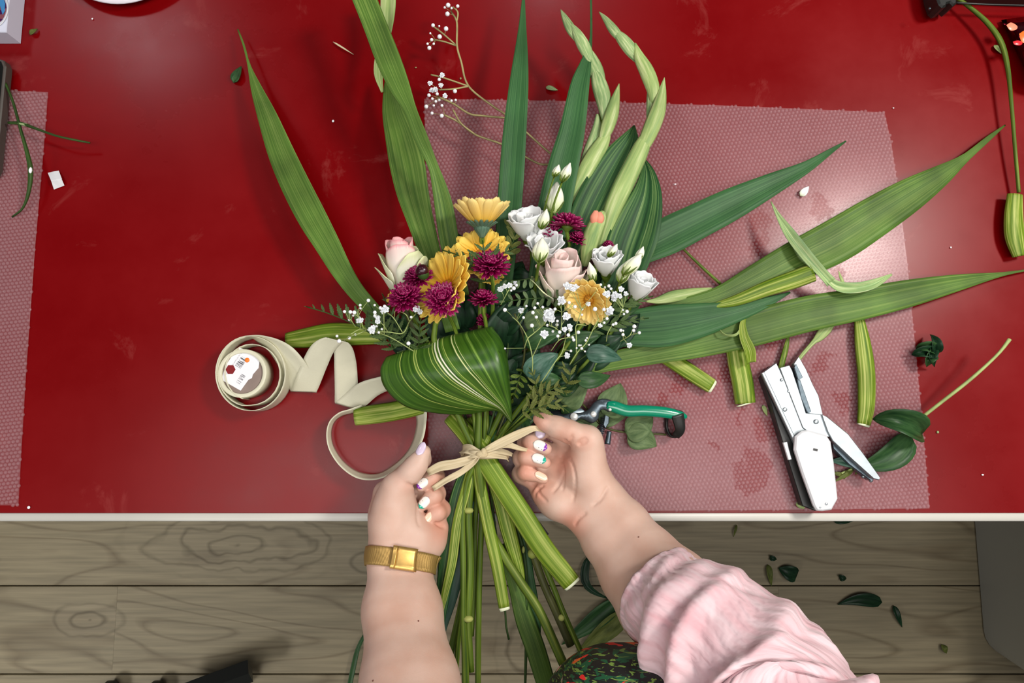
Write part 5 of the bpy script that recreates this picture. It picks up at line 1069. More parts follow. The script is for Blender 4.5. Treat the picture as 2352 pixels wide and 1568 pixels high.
branch('mid green leaves with red stalks under the gypsophila spray', [(1140, 1000, .05), (1190, 880, .06), (1205, 790, .075), (1182, 720, .085)],
       [((1205, 790), (1290, 765), 50, .078, .08, 'mid'), ((1204, 745), (1262, 705), 46, .08, .08, 'rleaf'), ((1215, 870), (1282, 812), 62, .075, .078, 'teal'), ((1205, 910), (1150, 850), 50, .05, .06, 'dark'), ((1230, 780), (1335, 730), 62, .062, .07, 'dark')], 'mid', smat='stem_br')
branch('bluish green pointed leaves at the lower right of the bouquet', [(1140, 1010, .04), (1250, 900, .055), (1340, 820, .065), (1400, 790, .065)],
       [((1345, 812), (1428, 826), 44, .085, .075, 'teal'), ((1325, 870), (1402, 862), 40, .07, .055, 'mid'), ((1300, 800), (1380, 770), 48, .06, .065, 'mid'), ((1260, 860), (1330, 840), 56, .06, .06, 'dark'), ((1280, 900), (1340, 868), 50, .05, .05, 'mid'), ((1370, 800), (1430, 770), 50, .055, .06, 'dark'), ((1230, 880), (1290, 870), 40, .075, .075, 'mid')], 'teal')
branch('dark leaves behind the white flowers on the right', [(1150, 1000, .04), (1280, 800, .04), (1380, 700, .045), (1430, 640, .05)],
       [((1350, 760), (1420, 680), 70, .045, .05), ((1330, 700), (1400, 650), 60, .05, .05), ((1290, 760), (1360, 700), 70, .045, .055), ((1380, 780), (1470, 720), 70, .04, .045), ((1270, 700), (1330, 640), 70, .04, .045), ((1400, 700), (1470, 700), 50, .05, .05, 'mid')], 'dark')
branch('dark leaves showing between the yellow and burgundy flowers', [(1110, 1000, .03), (1060, 820, .035), (1050, 700, .04), (1080, 600, .045)],
       [((1060, 760), (1060, 660), 80, .035, .045), ((1090, 740), (1120, 640), 80, .04, .045), ((1040, 780), (990, 690), 80, .035, .045), ((1150, 660), (1200, 600), 70, .045, .05), ((1120, 620), (1140, 530), 70, .045, .05, 'mid'), ((1170, 640), (1240, 640), 60, .05, .055), ((1060, 580), (1040, 530), 50, .04, .045, 'mid'), ((1180, 720), (1270, 670), 80, .035, .04), ((1140, 800), (1230, 740), 80, .03, .035), ((985, 700), (1000, 655), 40, .07, .08, 'mid')], 'dark')
branch('dark leaves deep in the bouquet above the folded striped leaf', [(1090, 1000, .03), (1030, 880, .03), (960, 780, .03), (920, 720, .035)],
       [((1020, 850), (990, 760), 70, .03, .035), ((1060, 840), (1050, 740), 80, .03, .035), ((980, 820), (930, 740), 70, .03, .035), ((1100, 840), (1110, 740), 90, .025, .03), ((940, 780), (880, 720), 60, .03, .035), ((1000, 860), (900, 800), 60, .025, .03), ((960, 850), (900, 815), 50, .02, .02, 'mid'), ((940, 760), (935, 700), 44, .045, .05, 'mid')], 'dark')
branch('dark leaves along the right flank of the bouquet above the hands', [(1130, 1010, .03), (1180, 920, .03), (1260, 850, .03), (1340, 800, .03)],
       [((1180, 900), (1240, 800), 90, .03, .035), ((1210, 920), (1290, 830), 90, .03, .035), ((1240, 930), (1330, 860), 80, .025, .03), ((1280, 850), (1370, 790), 90, .025, .03), ((1180, 960), (1200, 870), 70, .03, .04), ((1330, 820), (1420, 760), 90, .02, .025), ((1160, 980), (1250, 940), 60, .03, .03, 'mid'), ((1200, 960), (1200, 1010), 44, .035, .03, 'mid'), ((1320, 900), (1290, 950), 50, .03, .03, 'mid'), ((1150, 850), (1180, 760), 60, .05, .05)], 'dark')
branch('pale green rose leaves lying under the pruning shears', [(1290, 880, .05), (1340, 930, .02), (1400, 985, .008), (1530, 998, .008)],
       [((1290, 925), (1352, 880), 74, .045, .05, 'rleaf'), ((1385, 950), (1425, 880), 70, .02, .012, 'rleaf'), ((1375, 965), (1440, 955), 44, .01, .008, 'rleaf'), ((1435, 990), (1500, 958), 62, .01, .008, 'rleaf'), ((1440, 995), (1508, 1025), 62, .01, .006, 'rleaf'), ((1320, 960), (1375, 975), 44, .02, .015, 'rleaf')], 'rleaf', smat='stem_br', group=None, arch=.004)

# ---- the folded striped leaf
def folded_leaf():
    C = [[(884, 826, .062), (874, 850, .064), (884, 890, .058), (930, 932, .056), (1000, 948, .056), (1070, 951, .058), (1140, 943, .062), (1176, 972, .062)],
         [(925, 812, .070), (935, 850, .080), (955, 885, .078), (1000, 915, .076), (1050, 930, .074), (1100, 938, .072), (1148, 943, .068), (1176, 972, .062)],
         [(975, 793, .076), (985, 830, .092), (1005, 865, .094), (1040, 893, .090), (1080, 912, .084), (1120, 928, .078), (1153, 944, .072), (1176, 972, .062)],
         [(1022, 779, .080), (1035, 815, .098), (1062, 850, .104), (1092, 873, .100), (1116, 893, .094), (1138, 915, .086), (1158, 943, .076), (1176, 972, .062)],
         [(1075, 767, .084), (1090, 800, .102), (1108, 830, .108), (1125, 857, .106), (1142, 884, .098), (1155, 910, .088), (1165, 942, .078), (1176, 972, .062)],
         [(1124, 756, .086), (1136, 785, .102), (1147, 815, .106), (1156, 845, .104), (1163, 876, .098), (1168, 907, .088), (1172, 940, .078), (1176, 972, .062)],
         [(1134, 757, .076), (1150, 778, .080), (1161, 806, .080), (1167, 836, .078), (1170, 868, .074), (1172, 900, .070), (1174, 936, .066), (1176, 972, .060)],
         [(1128, 765, .060), (1138, 790, .056), (1146, 820, .052), (1152, 850, .050), (1158, 880, .050), (1163, 910, .050), (1169, 940, .052), (1175, 970, .056)]]
    nu, nv = 60, 40; rows = [cr(c, nv) for c in C]; G = np.zeros((nu, nv, 3))
    for j in range(nv):
        q = cr([tuple(r[j]) for r in rows], nu)
        for i in range(nu): G[i, j] = P(q[i][0], q[i][1], q[i][2])
    # the leaf rolls over the far edge and runs back underneath
    back = []
    for k, (dy, dh) in enumerate([(-3, -.006), (-1, -.016), (8, -.028)]):
        back.append(None)
    pre = np.zeros((nu, 3, 3))
    for i in range(nu):
        c0 = G[i, 0]
        for k, (dyw, dh) in enumerate([(.004, -.030), (.005, -.016), (.0025, -.005)]): pre[i, k] = c0 + np.array([0, dyw, dh])
    G = np.concatenate([pre, G], axis=1); n, m = G.shape[:2]
    uu, vv = np.meshgrid(np.linspace(0, 1, n), np.linspace(0, 1, m), indexing='ij')
    return sheet(G, .0008, np.stack([vv, uu], -1))
def asp_mat():
    m, nt, b = new_mat('striped_leaf'); N = nt.nodes; L = nt.links
    uv = N.new('ShaderNodeUVMap'); mp = N.new('ShaderNodeMapping'); mp.inputs['Scale'].default_value = (.5, 34, 1); L.new(uv.outputs[0], mp.inputs[0])
    n = N.new('ShaderNodeTexNoise'); n.inputs['Scale'].default_value = 1; n.inputs['Detail'].default_value = 6; n.inputs['Roughness'].default_value = .55; L.new(mp.outputs[0], n.inputs[0])
    r = N.new('ShaderNodeValToRGB'); L.new(n.outputs[0], r.inputs[0]); e = r.color_ramp.elements
    e[0].position = .35; e[0].color = c4(s2l(32, 68, 14)); e[1].position = .58; e[1].color = c4(s2l(66, 104, 28)); e2 = e.new(.67); e2.color = c4(s2l(122, 156, 68)); e3 = e.new(.85); e3.color = c4(s2l(196, 204, 120))
    sp = N.new('ShaderNodeSeparateXYZ'); L.new(uv.outputs[0], sp.inputs[0]); col_ = r.outputs[0]
    for pos, wd, c_ in ((.452, .006, (226, 228, 196)), (.478, .005, (226, 228, 200)), (.43, .004, (170, 186, 100)), (.40, .003, (160, 178, 90)), (.595, .0045, (206, 212, 150)), (.62, .002, (196, 206, 140)), (.27, .0035, (170, 186, 96)), (.29, .003, (180, 196, 104)), (.155, .0035, (168, 184, 92)), (.52, .003, (160, 180, 90))):
        sb = N.new('ShaderNodeMath'); sb.operation = 'SUBTRACT'; sb.inputs[1].default_value = pos; L.new(sp.outputs[1], sb.inputs[0])
        ab = N.new('ShaderNodeMath'); ab.operation = 'ABSOLUTE'; L.new(sb.outputs[0], ab.inputs[0])
        q = N.new('ShaderNodeMapRange'); q.inputs[1].default_value = wd * .7; q.inputs[2].default_value = wd * 1.3; q.inputs[3].default_value = 1; q.inputs[4].default_value = 0; L.new(ab.outputs[0], q.inputs[0])
        mx = N.new('ShaderNodeMix'); mx.data_type = 'RGBA'; L.new(q.outputs[0], mx.inputs[0]); L.new(col_, mx.inputs[6]); mx.inputs[7].default_value = c4(s2l(*c_)); col_ = mx.outputs[2]
    L.new(col_, b.inputs['Base Color']); b.inputs['Roughness'].default_value = .36; b.inputs['Specular IOR Level'].default_value = .45
    bp = N.new('ShaderNodeBump'); bp.inputs['Strength'].default_value = .3; bp.inputs['Distance'].default_value = .0008; L.new(n.outputs[0], bp.inputs['Height']); L.new(bp.outputs[0], b.inputs['Normal'])
    return m
M['asp'] = asp_mat()
fa = thing('striped_leaf', 'large green leaf with cream stripes folded over the front of the bouquet', 'leaf', P(1100, 900, .06))
mk('blade', folded_leaf(), M['asp'], fa); mk('stalk', tube([(1173, 965, .058, 10), (1150, 1000, .052, 10), (1120, 1040, .05, 10)], 10, 8), M['stem'], fa)
mk('blade_underside', blade([(1128, 775, .055, 20), (1132, 830, .05, 60), (1135, 890, .045, 60), (1150, 950, .045, 30), (1160, 985, .045, 8)], fold=.1), M['dark'], fa, label='dark inner side of the fold')

# ---- thick cut stems and leaf bases below the tie
SG = 'cut stems and leaf bases below the tie'
def base_leaf(label, pts, mat='glad_base', flat=.42, cut=None):
    t = thing('cut_leaf_base', label, 'stem', P(*pts[0][:3]), SG); mk('sheath', tube(pts, 40, 12, flat), M[mat], t)
    x, y, h, w_ = pts[-1]
    if cut: mk('cut_end', tube([(x, y, h, w_ * .96), (x + cut[0], y + cut[1], h, w_ * .9)], 3, 12, flat), M['cut'], t, label='pale cut end')
base_leaf('thick sheath running from the tie to the lower right', [(1035, 955, .035, 40), (1075, 1000, .045, 44), (1105, 1042, .055, 48), (1150, 1110, .056, 50), (1200, 1185, .056, 52), (1250, 1262, .056, 50), (1312, 1338, .056, 46)], cut=(4, 5))
base_leaf('pale sheath ending above the floor knot', [(1120, 1000, .05, 20), (1100, 1045, .055, 26), (1103, 1110, .052, 28), (1122, 1210, .05, 28), (1142, 1300, .05, 28), (1158, 1394, .05, 26)], cut=(2, 7))
base_leaf('yellow green sheath in the middle of the stems', [(1080, 960, .03, 34), (1110, 1030, .04, 38), (1145, 1130, .04, 36), (1168, 1220, .038, 36), (1190, 1300, .036, 26), (1204, 1350, .036, 6)])
base_leaf('broad green leaf hanging at the bottom edge between the stems', [(1150, 1250, .024, 20), (1182, 1345, .024, 30), (1205, 1420, .024, 44), (1230, 1490, .024, 46), (1256, 1575, .024, 44)], 'glad', .2)
base_leaf('long striped leaf base beside the left hand', [(1090, 1040, .042, 24), (1058, 1120, .046, 34), (1042, 1200, .046, 44), (1030, 1280, .046, 44), (1020, 1350, .044, 34), (1012, 1430, .044, 18), (1008, 1480, .044, 5)], 'hosta', .2)
base_leaf('dark teal leaf strip behind the striped leaf base', [(1080, 1150, .03, 20), (1055, 1290, .03, 30), (1040, 1360, .03, 28), (1018, 1440, .03, 18), (1010, 1490, .03, 6)], 'teal', .15)
base_leaf('light green leaf strip right of the left fingers', [(1085, 1060, .05, 16), (1068, 1130, .052, 22), (1050, 1200, .052, 22), (1038, 1290, .052, 22), (1020, 1370, .05, 16), (1014, 1410, .05, 6)], 'glad_base', .25)
base_leaf('short green leaf tip behind the long flower stem', [(1130, 1060, .022, 18), (1195, 1230, .02, 26), (1215, 1330, .02, 26), (1232, 1420, .02, 20), (1238, 1480, .02, 5)], 'glad_dark', .2)
base_leaf('leaf base from under the striped leaf to the tie', [(1110, 960, .04, 40), (1125, 1000, .045, 40), (1130, 1045, .04, 30), (1150, 1150, .035, 14)], 'glad_dark', .3)
tw = thing('dark_twig', 'thin dark twig sticking out past the table edge beside the stems', 'twig', P(1215, 1180, .03)); mk('stem', tube([(1130, 1050, .03, 5), (1180, 1130, .03, 5), (1230, 1190, .03, 5), (1259, 1227, .03, 4)], 20, 6), plain('dark_twig_bark', s2l(62, 54, 66), .6), tw)
for nm, lab, path, mt in (('s17', 'thin stem with a small bud among the lower stems', LOW['s17'], 'stem_dk'), ('s15', 'dark thread-like stem end under the pale sheath', LOW['s15'], 'stem_dk'), ('s18', 'thin dark stem with a pale node', LOW['s18'], 'stem_dk')):
    t = thing('thin_sprig', lab, 'stem', P(*path[0][:3]), SG); mk('stem', tube(path, 30, 7), M[mt], t)
    nd = {'s17': (1209, 1425, .024, 12), 's18': (1202, 1262, .028, 13)}.get(nm)
    if nd: mk('node', sphere(P(*nd[:3]), nd[3] / 2 * S(*nd[:3]), 9, 6, (.6, 1.3, .6)), M['stem_yl'], t, label='pale node')
for tt_, sp_ in ((rose_a, sphere(P(1223, 1271, .034), .0052, 10, 7)), (rose_a, sphere(P(1290, 1418, .034), .0036, 8, 6)), (rose_b, sphere(P(1076, 1172, .049), .0048, 10, 7, (1.1, .7, 1))), (rose_b, sphere(P(1075, 1421, .048), .0048, 10, 7, (1.1, .7, 1)))):
    mk('node', sp_, M['stem_yl'], tt_, label='pale stem node')

# ---- raffia tie
rf = thing('raffia_tie', 'beige raffia strands knotted around the stems and held in both hands', 'raffia', P(1108, 1042, .06))
def raf(pts, n=30, **k):
    pts = [(p[0], p[1], p[2], p[3] * 1.3) + tuple(p[4:]) for p in pts]; mk('strand', blade(pts, n=n, m=5, fold=.25, th=.0008, **k), M['raffia'], rf)
raf([(982, 1086, .072, 12, 10), (1012, 1072, .072, 17, 20), (1045, 1064, .074, 16, -10), (1080, 1056, .076, 14, 30), (1106, 1042, .078, 11, 60), (1130, 1028, .078, 14, 20), (1160, 1012, .077, 16, 0), (1195, 996, .075, 15, 10), (1228, 984, .072, 10, 20), (1250, 990, .066, 6, 20)], wav=.08)
raf([(995, 1122, .07, 9, 0), (1025, 1104, .072, 11, 30), (1060, 1082, .074, 11, -20), (1090, 1060, .077, 10, 20), (1108, 1042, .080, 9, 60), (1135, 1026, .077, 10, 0), (1165, 1022, .075, 11, 20), (1195, 1030, .07, 7, 0), (1215, 1034, .06, 5, 0)], wav=.08)
raf([(1066, 1046, .062, 16, 60), (1085, 1044, .076, 14, 20), (1108, 1043, .079, 12, 10), (1135, 1044, .074, 14, 20), (1162, 1050, .062, 12, 50), (1166, 1056, .05, 8, 80)], wav=.1)
raf([(1062, 1034, .055, 14, 50), (1075, 1032, .068, 18, 20), (1096, 1040, .076, 14, 10), (1112, 1046, .079, 10, 10)], wav=.1)
raf([(1110, 1042, .078, 9, 0), (1135, 1036, .073, 11, 30), (1160, 1038, .066, 9, 0), (1176, 1044, .06, 6, 0)], wav=.1)
mk('knot', join([sphere(P(1107, 1043, .079), .0052, 10, 7, (1.2, .8, .7)), sphere(P(1111, 1039, .080), .004, 10, 7, (.8, 1.2, .7))]), M['raffia'], rf)
mk('wrap', (lambda c: tube3(np.array([c + np.array([math.cos(a) * .023, -math.sin(a) * .002, math.sin(a) * .024]) for a in np.linspace(0, 2 * math.pi, 40)]), .0022, 6))(P(1114, 1042, .046)), M['raffia'], rf)

# ================================================================== things on the table
# ---- ribbon roll: spool with label and one long ribbon
rr_ = thing('ribbon_roll', 'cream satin ribbon roll partly unwound, with a price label on its core', 'ribbon', P(560, 855, 0))
cc = P(553, 856, .022); Z1 = TZ + .0235
def circ(cx, cy, r, n, a0=0.0, a1=360.0): return [(cx + r * math.cos(math.radians(a)), cy + r * math.sin(math.radians(a))) for a in np.linspace(a0, a1, n)]
def ringwall(cx, cy, r_out, r_in, h, nm, mat, lab=None, n=56):
    c = P(cx, cy, h); s_ = S(cx, cy, h); ro, ri = r_out * s_, r_in * s_; z0, z1 = TZ + .001, TZ + h
    g = lathe([(ri, z0), (ro, z0), (ro, z1 - .0004), (ro - .0004, z1), (ri + .0004, z1), (ri, z1 - .0004), (ri, z0)], n); mk(nm, (g[0] + [c[0], c[1], 0], g[1], g[2]), mat, rr_, label=lab)
ringwall(556, 857, 56, 47, .0235, 'ribbon_windings', M['ribbon'], 'tightly wound ribbon')
ringwall(556, 857, 47, 12, .021, 'core', plain('cardboard', s2l(132, 116, 108), .85, noise=.1), 'grey cardboard core')
core_ = rr_.children[-1]
def label_mat():
    m, nt, b = new_mat('price_label'); N = nt.nodes; L = nt.links; uv = N.new('ShaderNodeUVMap'); sp = N.new('ShaderNodeSeparateXYZ'); L.new(uv.outputs[0], sp.inputs[0])
    def rng(o, a, b_):
        g = N.new('ShaderNodeMath'); g.operation = 'COMPARE'; g.inputs[1].default_value = (a + b_) / 2; g.inputs[2].default_value = (b_ - a) / 2; L.new(o, g.inputs[0]); return g.outputs[0]
    def mul(a, b_): g = N.new('ShaderNodeMath'); g.operation = 'MULTIPLY'; L.new(a, g.inputs[0]); L.new(b_, g.inputs[1]); return g.outputs[0]
    colr = None
    def lay(f, c_):
        nonlocal colr
        mx = N.new('ShaderNodeMix'); mx.data_type = 'RGBA'; L.new(f, mx.inputs[0])
        if colr is None: mx.inputs[6].default_value = c4(s2l(226, 226, 230))
        else: L.new(colr, mx.inputs[6])
        mx.inputs[7].default_value = c4(c_); colr = mx.outputs[2]
    n = N.new('ShaderNodeTexNoise'); n.inputs['Scale'].default_value = 1; mp = N.new('ShaderNodeMapping'); mp.inputs['Scale'].default_value = (70, 2, 1); L.new(uv.outputs[0], mp.inputs[0]); L.new(mp.outputs[0], n.inputs[0])
    bar = N.new('ShaderNodeMath'); bar.operation = 'GREATER_THAN'; bar.inputs[1].default_value = .52; L.new(n.outputs[0], bar.inputs[0])
    lay(mul(mul(rng(sp.outputs[0], .50, .84), rng(sp.outputs[1], .56, .84)), bar.outputs[0]), s2l(70, 70, 76))
    lay(mul(mul(rng(sp.outputs[0], .10, .40), rng(sp.outputs[1], .20, .40)), bar.outputs[0]), s2l(90, 90, 96))
    n2 = N.new('ShaderNodeTexNoise'); n2.inputs['Scale'].default_value = 60; L.new(uv.outputs[0], n2.inputs[0]); g2 = N.new('ShaderNodeMath'); g2.operation = 'GREATER_THAN'; g2.inputs[1].default_value = .55; L.new(n2.outputs[0], g2.inputs[0])
    lay(mul(mul(rng(sp.outputs[0], .08, .9), rng(sp.outputs[1], .90, .955)), g2.outputs[0]), s2l(110, 110, 118))
    L.new(colr, b.inputs['Base Color']); b.inputs['Roughness'].default_value = .5; return m
def quadsheet(pix, h, nm, mat, par, th=.0004, n=9):
    a, b_, c_, d_ = [P(x, y, h) for x, y in pix]; G = np.array([[(a * (1 - u) + b_ * u) * (1 - v) + (d_ * (1 - u) + c_ * u) * v for v in np.linspace(0, 1, n)] for u in np.linspace(0, 1, n)])
    return mk(nm, sheet(G, th), mat, par)
lab = prism([(511, 864), (519, 838), (535, 815), (551, 799), (574, 806), (597, 826), (594, 845), (581, 860), (579, 868), (571, 872), (553, 897), (530, 884), (509, 872)], .0212, .0216, .0001)
c0_ = P(509, 866, .0216); ux = P(552, 800, .0216) - c0_; lx = np.linalg.norm(ux); ux = ux / lx; vy = P(554, 897, .0216) - c0_; ly = np.linalg.norm(vy); vy = vy / ly
uvl = np.stack([(lab[0] - c0_) @ ux / lx, 1 - (lab[0] - c0_) @ vy / ly], -1)
mk('price_label', (lab[0], lab[1], uvl), label_mat(), core_, label='white price label with barcodes', smooth=False)
mk('orange_dot', (lambda g: (g[0] + [*P(585, 831, 0)[:2], 0], g[1]))(lathe([(0, TZ + .0216), (.0026, TZ + .0216), (.0024, TZ + .0220), (0, TZ + .0220)], 18)), plain('orange_dot', s2l(238, 122, 26), .5), core_, label='round orange sticker')
hx = P(548, 852, 0); g = lathe([(0, TZ + .0217), (.0054, TZ + .0217), (.0052, TZ + .0221), (0, TZ + .0221)], 6); mk('spool_hole', (g[0] + [hx[0], hx[1], 0], g[1]), plain('spool_hole', s2l(120, 8, 16), .8), core_, smooth=False, label='dark red spool hole')
A, B = [], []
def std(x, y, h=.024): p = P(x, y, h); A.append(p); B.append(np.array([p[0], p[1], TZ + .0012]))
for a in np.linspace(-250, 90, 26):      # inner loose coil (angles in px space, y down)
    t = (a + 250) / 340; std(576 + (58 + 12 * t) * math.cos(math.radians(a)), 857 + (62 + 11 * t) * math.sin(math.radians(a)))
for a in np.linspace(105, 262, 16):
    t = (a - 90) / 180; std(575 + (72 + 8 * t) * math.cos(math.radians(a)), 857 + (76 + 10 * t) * math.sin(math.radians(a)))
nseg = len(A)
def fl2(a, b_): A.append(P(*a)); B.append(P(*b_))
C1A, C1B = np.array(A), np.array(B)
mk('loose_coil', sheet(np.stack([C1A + (C1B - C1A) * v for v in np.linspace(0, 1, 5)], 1), .0006), M['ribbon'], rr_, label='loose inner coil')
A, B = [], []
for a in np.linspace(-88, 262, 40):
    t = (a + 88) / 350; std(575 + (79 + 1.5 * t) * math.cos(math.radians(a)), 857 + (85 + 1.5 * t) * math.sin(math.radians(a)), .026)
for a_, b_ in [((598, 770, .028), (590, 784, .008)), ((640, 780, .032), (612, 800, .012)), ((674, 800, .034), (634, 830, .014)), ((704, 836, .024), (652, 866, .010)), ((722, 872, .012), (662, 888, .006)), ((726, 898, 0.006), (667, 896, 0.004)), ((727, 901, .006), (668, 899, .004)), ((728, 898, 0.007), (669, 896, 0.005)),
               ((736, 880, .012), (678, 872, .014)), ((752, 840, .024), (698, 822, .026)), ((768, 806, .034), (720, 788, .036)), ((790, 785, .040), (752, 775, .042)), ((808, 796, .036), (766, 800, .034)),
               ((818, 830, .026), (768, 845, .024)), ((822, 880, .014), (769, 895, .012)), ((825, 939, 0.005), (769, 923, 0.004)), ((826, 942, .005), (770, 926, .004)), ((827, 939, 0.006), (771, 923, 0.005)), ((842, 930, .010), (798, 900, .012)), ((868, 908, .018), (824, 880, .022)), ((896, 896, .024), (860, 868, .030)),
               ((925, 898, .028), (900, 862, .034)), ((950, 912, .028), (940, 878, .030))]: fl2(a_, b_)
AB = cr([tuple(a) + tuple(b_) for a, b_ in zip(A[39:], B[39:])], 160); As, Bs = AB[:, :3], AB[:, 3:]
As, Bs = np.vstack([A[:39], As]), np.vstack([B[:39], Bs])
mk('ribbon', sheet(np.stack([As + (Bs - As) * v for v in np.linspace(0, 1, 7)], 1), .0006), M['ribbon'], rr_, label='unwound cream ribbon')
A, B = [], []
for x, y, h, x2, y2, h2 in [(950, 912, .030, 955, 930, .010), (978, 938, .030, 950, 934, .012), (978, 975, .032, 957, 968, .012), (970, 1012, .034, 950, 1006, .014), (948, 1050, .034, 934, 1038, .014), (912, 1080, .030, 905, 1066, .010), (868, 1100, .026, 868, 1087, .008), (822, 1098, .024, 826, 1084, .007),
                            (783, 1072, .022, 792, 1062, .006), (757, 1034, .021, 768, 1028, .006), (750, 998, .021, 761, 996, .006), (757, 968, .021, 768, 970, .006), (778, 948, .020, 786, 955, .006), (802, 940, .019, 812, 948, .006), (830, 930, .018, 838, 938, .005)]:
    A.append(P(x, y, h)); p = P(x2, y2, h2); B.append(p)
AB = cr([tuple(a) + tuple(b_) for a, b_ in zip(A, B)], 110); As, Bs = AB[:, :3], AB[:, 3:]
mk('ribbon_loop', sheet(np.stack([As + (Bs - As) * v for v in np.linspace(0, 1, 5)], 1), .0006), M['ribbon'], rr_, label='round ribbon loop')

# ---- plier stapler
st = thing('plier_stapler', 'chrome plier stapler lying on the bubble wrap', 'stapler', P(1860, 1000, .003))
def pz(nm, outl, h0, h1, mat, lab=None, bev=.0008): return mk(nm, prism(outl, h0, h1, bev), M[mat], st, smooth=False, label=lab)
pz('base_channel', [(1741, 868), (1762, 842), (1800, 860), (1838, 960), (1846, 1000), (1880, 1168), (1862, 1170), (1832, 1158), (1805, 1072), (1786, 1010), (1762, 930)], .003, .015, 'black', 'dark magazine underside')
pz('white_tab', [(1796, 1016), (1806, 1014), (1817, 1054), (1808, 1056)], .015, .018, 'paper', 'small white tab')
uj_ = pz('upper_jaw', [(1747, 857), (1778, 834), (1784, 843), (1812, 905), (1838, 955), (1846, 990), (1836, 1014), (1821, 1012), (1800, 965), (1770, 905)], .0152, .0205, 'chrome', 'chrome upper jaw')
pz('jaw_lip', [(1745, 858), (1752, 855), (1829, 1018), (1822, 1022)], .017, .0225, 'chrome')
pz('jaw_block', [(1786, 846), (1808, 839), (1815, 851), (1833, 905), (1846, 948), (1884, 952), (1900, 1003), (1860, 1000), (1838, 982), (1812, 915)], .0155, .0215, 'chrome', 'stepped jaw block')
pz('anvil_arm', [(1817, 836), (1829, 820), (1845, 847), (1862, 885), (1874, 908), (1884, 953), (1852, 953), (1838, 905), (1826, 868)], .013, .0200, 'chrome', 'anvil arm')
pz('staple_slot', [(1824, 872), (1831, 870), (1857, 945), (1849, 951), (1833, 915)], .0135, .0208, 'steel_dk', 'dark staple slot')
pz('arm_end', [(1812, 846), (1818, 838), (1833, 868), (1822, 876)], .008, .0212, 'steel_dk')
pz('lower_handle', [(1880, 953), (1892, 956), (1941, 996), (1975, 1040), (2014, 1095), (2011, 1101), (1998, 1098), (1950, 1055), (1905, 1012), (1893, 990)], .016, .0235, 'chrome', 'slim lower handle')
pz('handle_edge', [(1903, 1016), (1950, 1060), (1996, 1100), (1988, 1102), (1940, 1066), (1904, 1030)], .006, .0165, 'steel_dk', 'dark handle underside')  # underside strip in dark steel, darker than the chrome handle
pz('upper_handle', [(1822, 1002), (1836, 990), (1850, 987), (1893, 999), (1903, 1014), (1910, 1060), (1919, 1144), (1905, 1169), (1884, 1172), (1871, 1171), (1864, 1160), (1838, 1088), (1820, 1032)], .0215, .0275, 'paper', 'bright flat upper handle', bev=.0016)
M['handle'] = plain('polished_handle', s2l(206, 212, 216), .22, metal=.35, spec=.8)
st.children[-1].data.materials[0] = M['handle']
pz('handle_slot', [(1868, 1029), (1878, 1031), (1877, 1036), (1867, 1034)], .0272, .0279, 'black', 'dark slot', .0001)
for x, y, r_, h in ((1875, 968, 5.5, .0225), (1803, 940, 5.0, .021), (1898, 1157, 3.0, .0278), (1884, 1165, 1.8, .0278), (1812, 898, 3.5, .021), (1796, 872, 3.5, .0215)):
    g = sphere(P(x, y, h), r_ * S(x, y, h), 12, 7, (1, 1, .3)); mk('rivet', g, M['chrome'], uj_)
for k in range(2):
    x, y = (2000 - 18 * k, 1103 - 9 * k); mk('rivet', sphere(P(x, y, .012), .0022, 10, 6), M['chrome'], st)

# ---- pruning shears
ps = thing('pruning_shears', 'pruning shears with a glossy green handle and black end loop', 'pruning shears', P(1420, 950, .01))
mk('handle', tube([(1394, 930, .026, 20), (1412, 934, .027, 27), (1440, 943, .027, 27), (1480, 943, .027, 26), (1520, 946, .026, 26), (1550, 951, .025, 24), (1568, 955, .024, 18), (1578, 957, .024, 7)], 40, 14, .7), M['greenp'], ps, label='green vinyl coated handle')
mk('handle', tube([(1400, 990, .012, 10), (1395, 1020, .012, 14), (1400, 1050, .012, 14), (1430, 1085, .012, 12)][:2], 8, 10, .7), M['steel_dk'], ps, label='hidden lower handle')
pj_ = mk('upper_jaw', prism(smooth_out([(1300, 944), (1330, 948), (1350, 940), (1362, 925), (1380, 916), (1402, 920), (1408, 932), (1398, 946), (1386, 940), (1376, 944), (1372, 962), (1358, 972), (1345, 966), (1330, 962), (1315, 974), (1296, 972), (1270, 960), (1240, 955), (1245, 945)], 60), .020, .028, .0012), M['steel_dk'], ps, label='dark steel jaw')
mk('blade', prism(smooth_out([(1330, 935), (1310, 935), (1270, 938), (1225, 948), (1222, 954), (1270, 962), (1310, 985), (1345, 972), (1350, 950)], 40), .014, .0195, .0006), M['steel_dk'], ps, label='steel blade')
mk('lever', prism([(1388, 940), (1398, 944), (1396, 972), (1388, 984), (1382, 975), (1386, 955)], .010, .020, .001), M['steel_dk'], ps, label='lower lever', smooth=False)
for x, y, r_ in ((1318, 957, 9.5), (1363, 951, 7), (1401, 940, 4)):
    c = P(x, y, .028); s_ = S(x, y, .028) * r_; g = lathe([(s_, 0), (s_, .0012), (s_ * .8, .002), (0, .0022)], 20); mk('bolt', (g[0] + c, g[1], g[2]), plain('bolt_steel', s2l(226, 228, 226), .3, metal=.3), pj_, label='bright round bolt')
hel = []
for k in range(150):
    a = k / 150 * 2 * math.pi * 9; u = k / 150; c = P(1388 - 10 * u, 958 + 42 * u, .014); hel.append(c + np.array([math.cos(a) * .0032, 0, math.sin(a) * .0032]) + np.array([0, 0, 0]))
mk('spring', tube3(np.array(hel), .0006, 5, up=(0, 1, 0.1)), M['steel_dk'], ps, label='coil spring')
lp = [P(x, y, h) for x, y, h in [(1542, 942, .028), (1558, 943, .029), (1572, 950, .026), (1572, 968, .022), (1568, 990, .020), (1556, 1003, .018), (1542, 1000, .014), (1534, 984, .012), (1534, 962, .014), (1540, 946, .022)]]
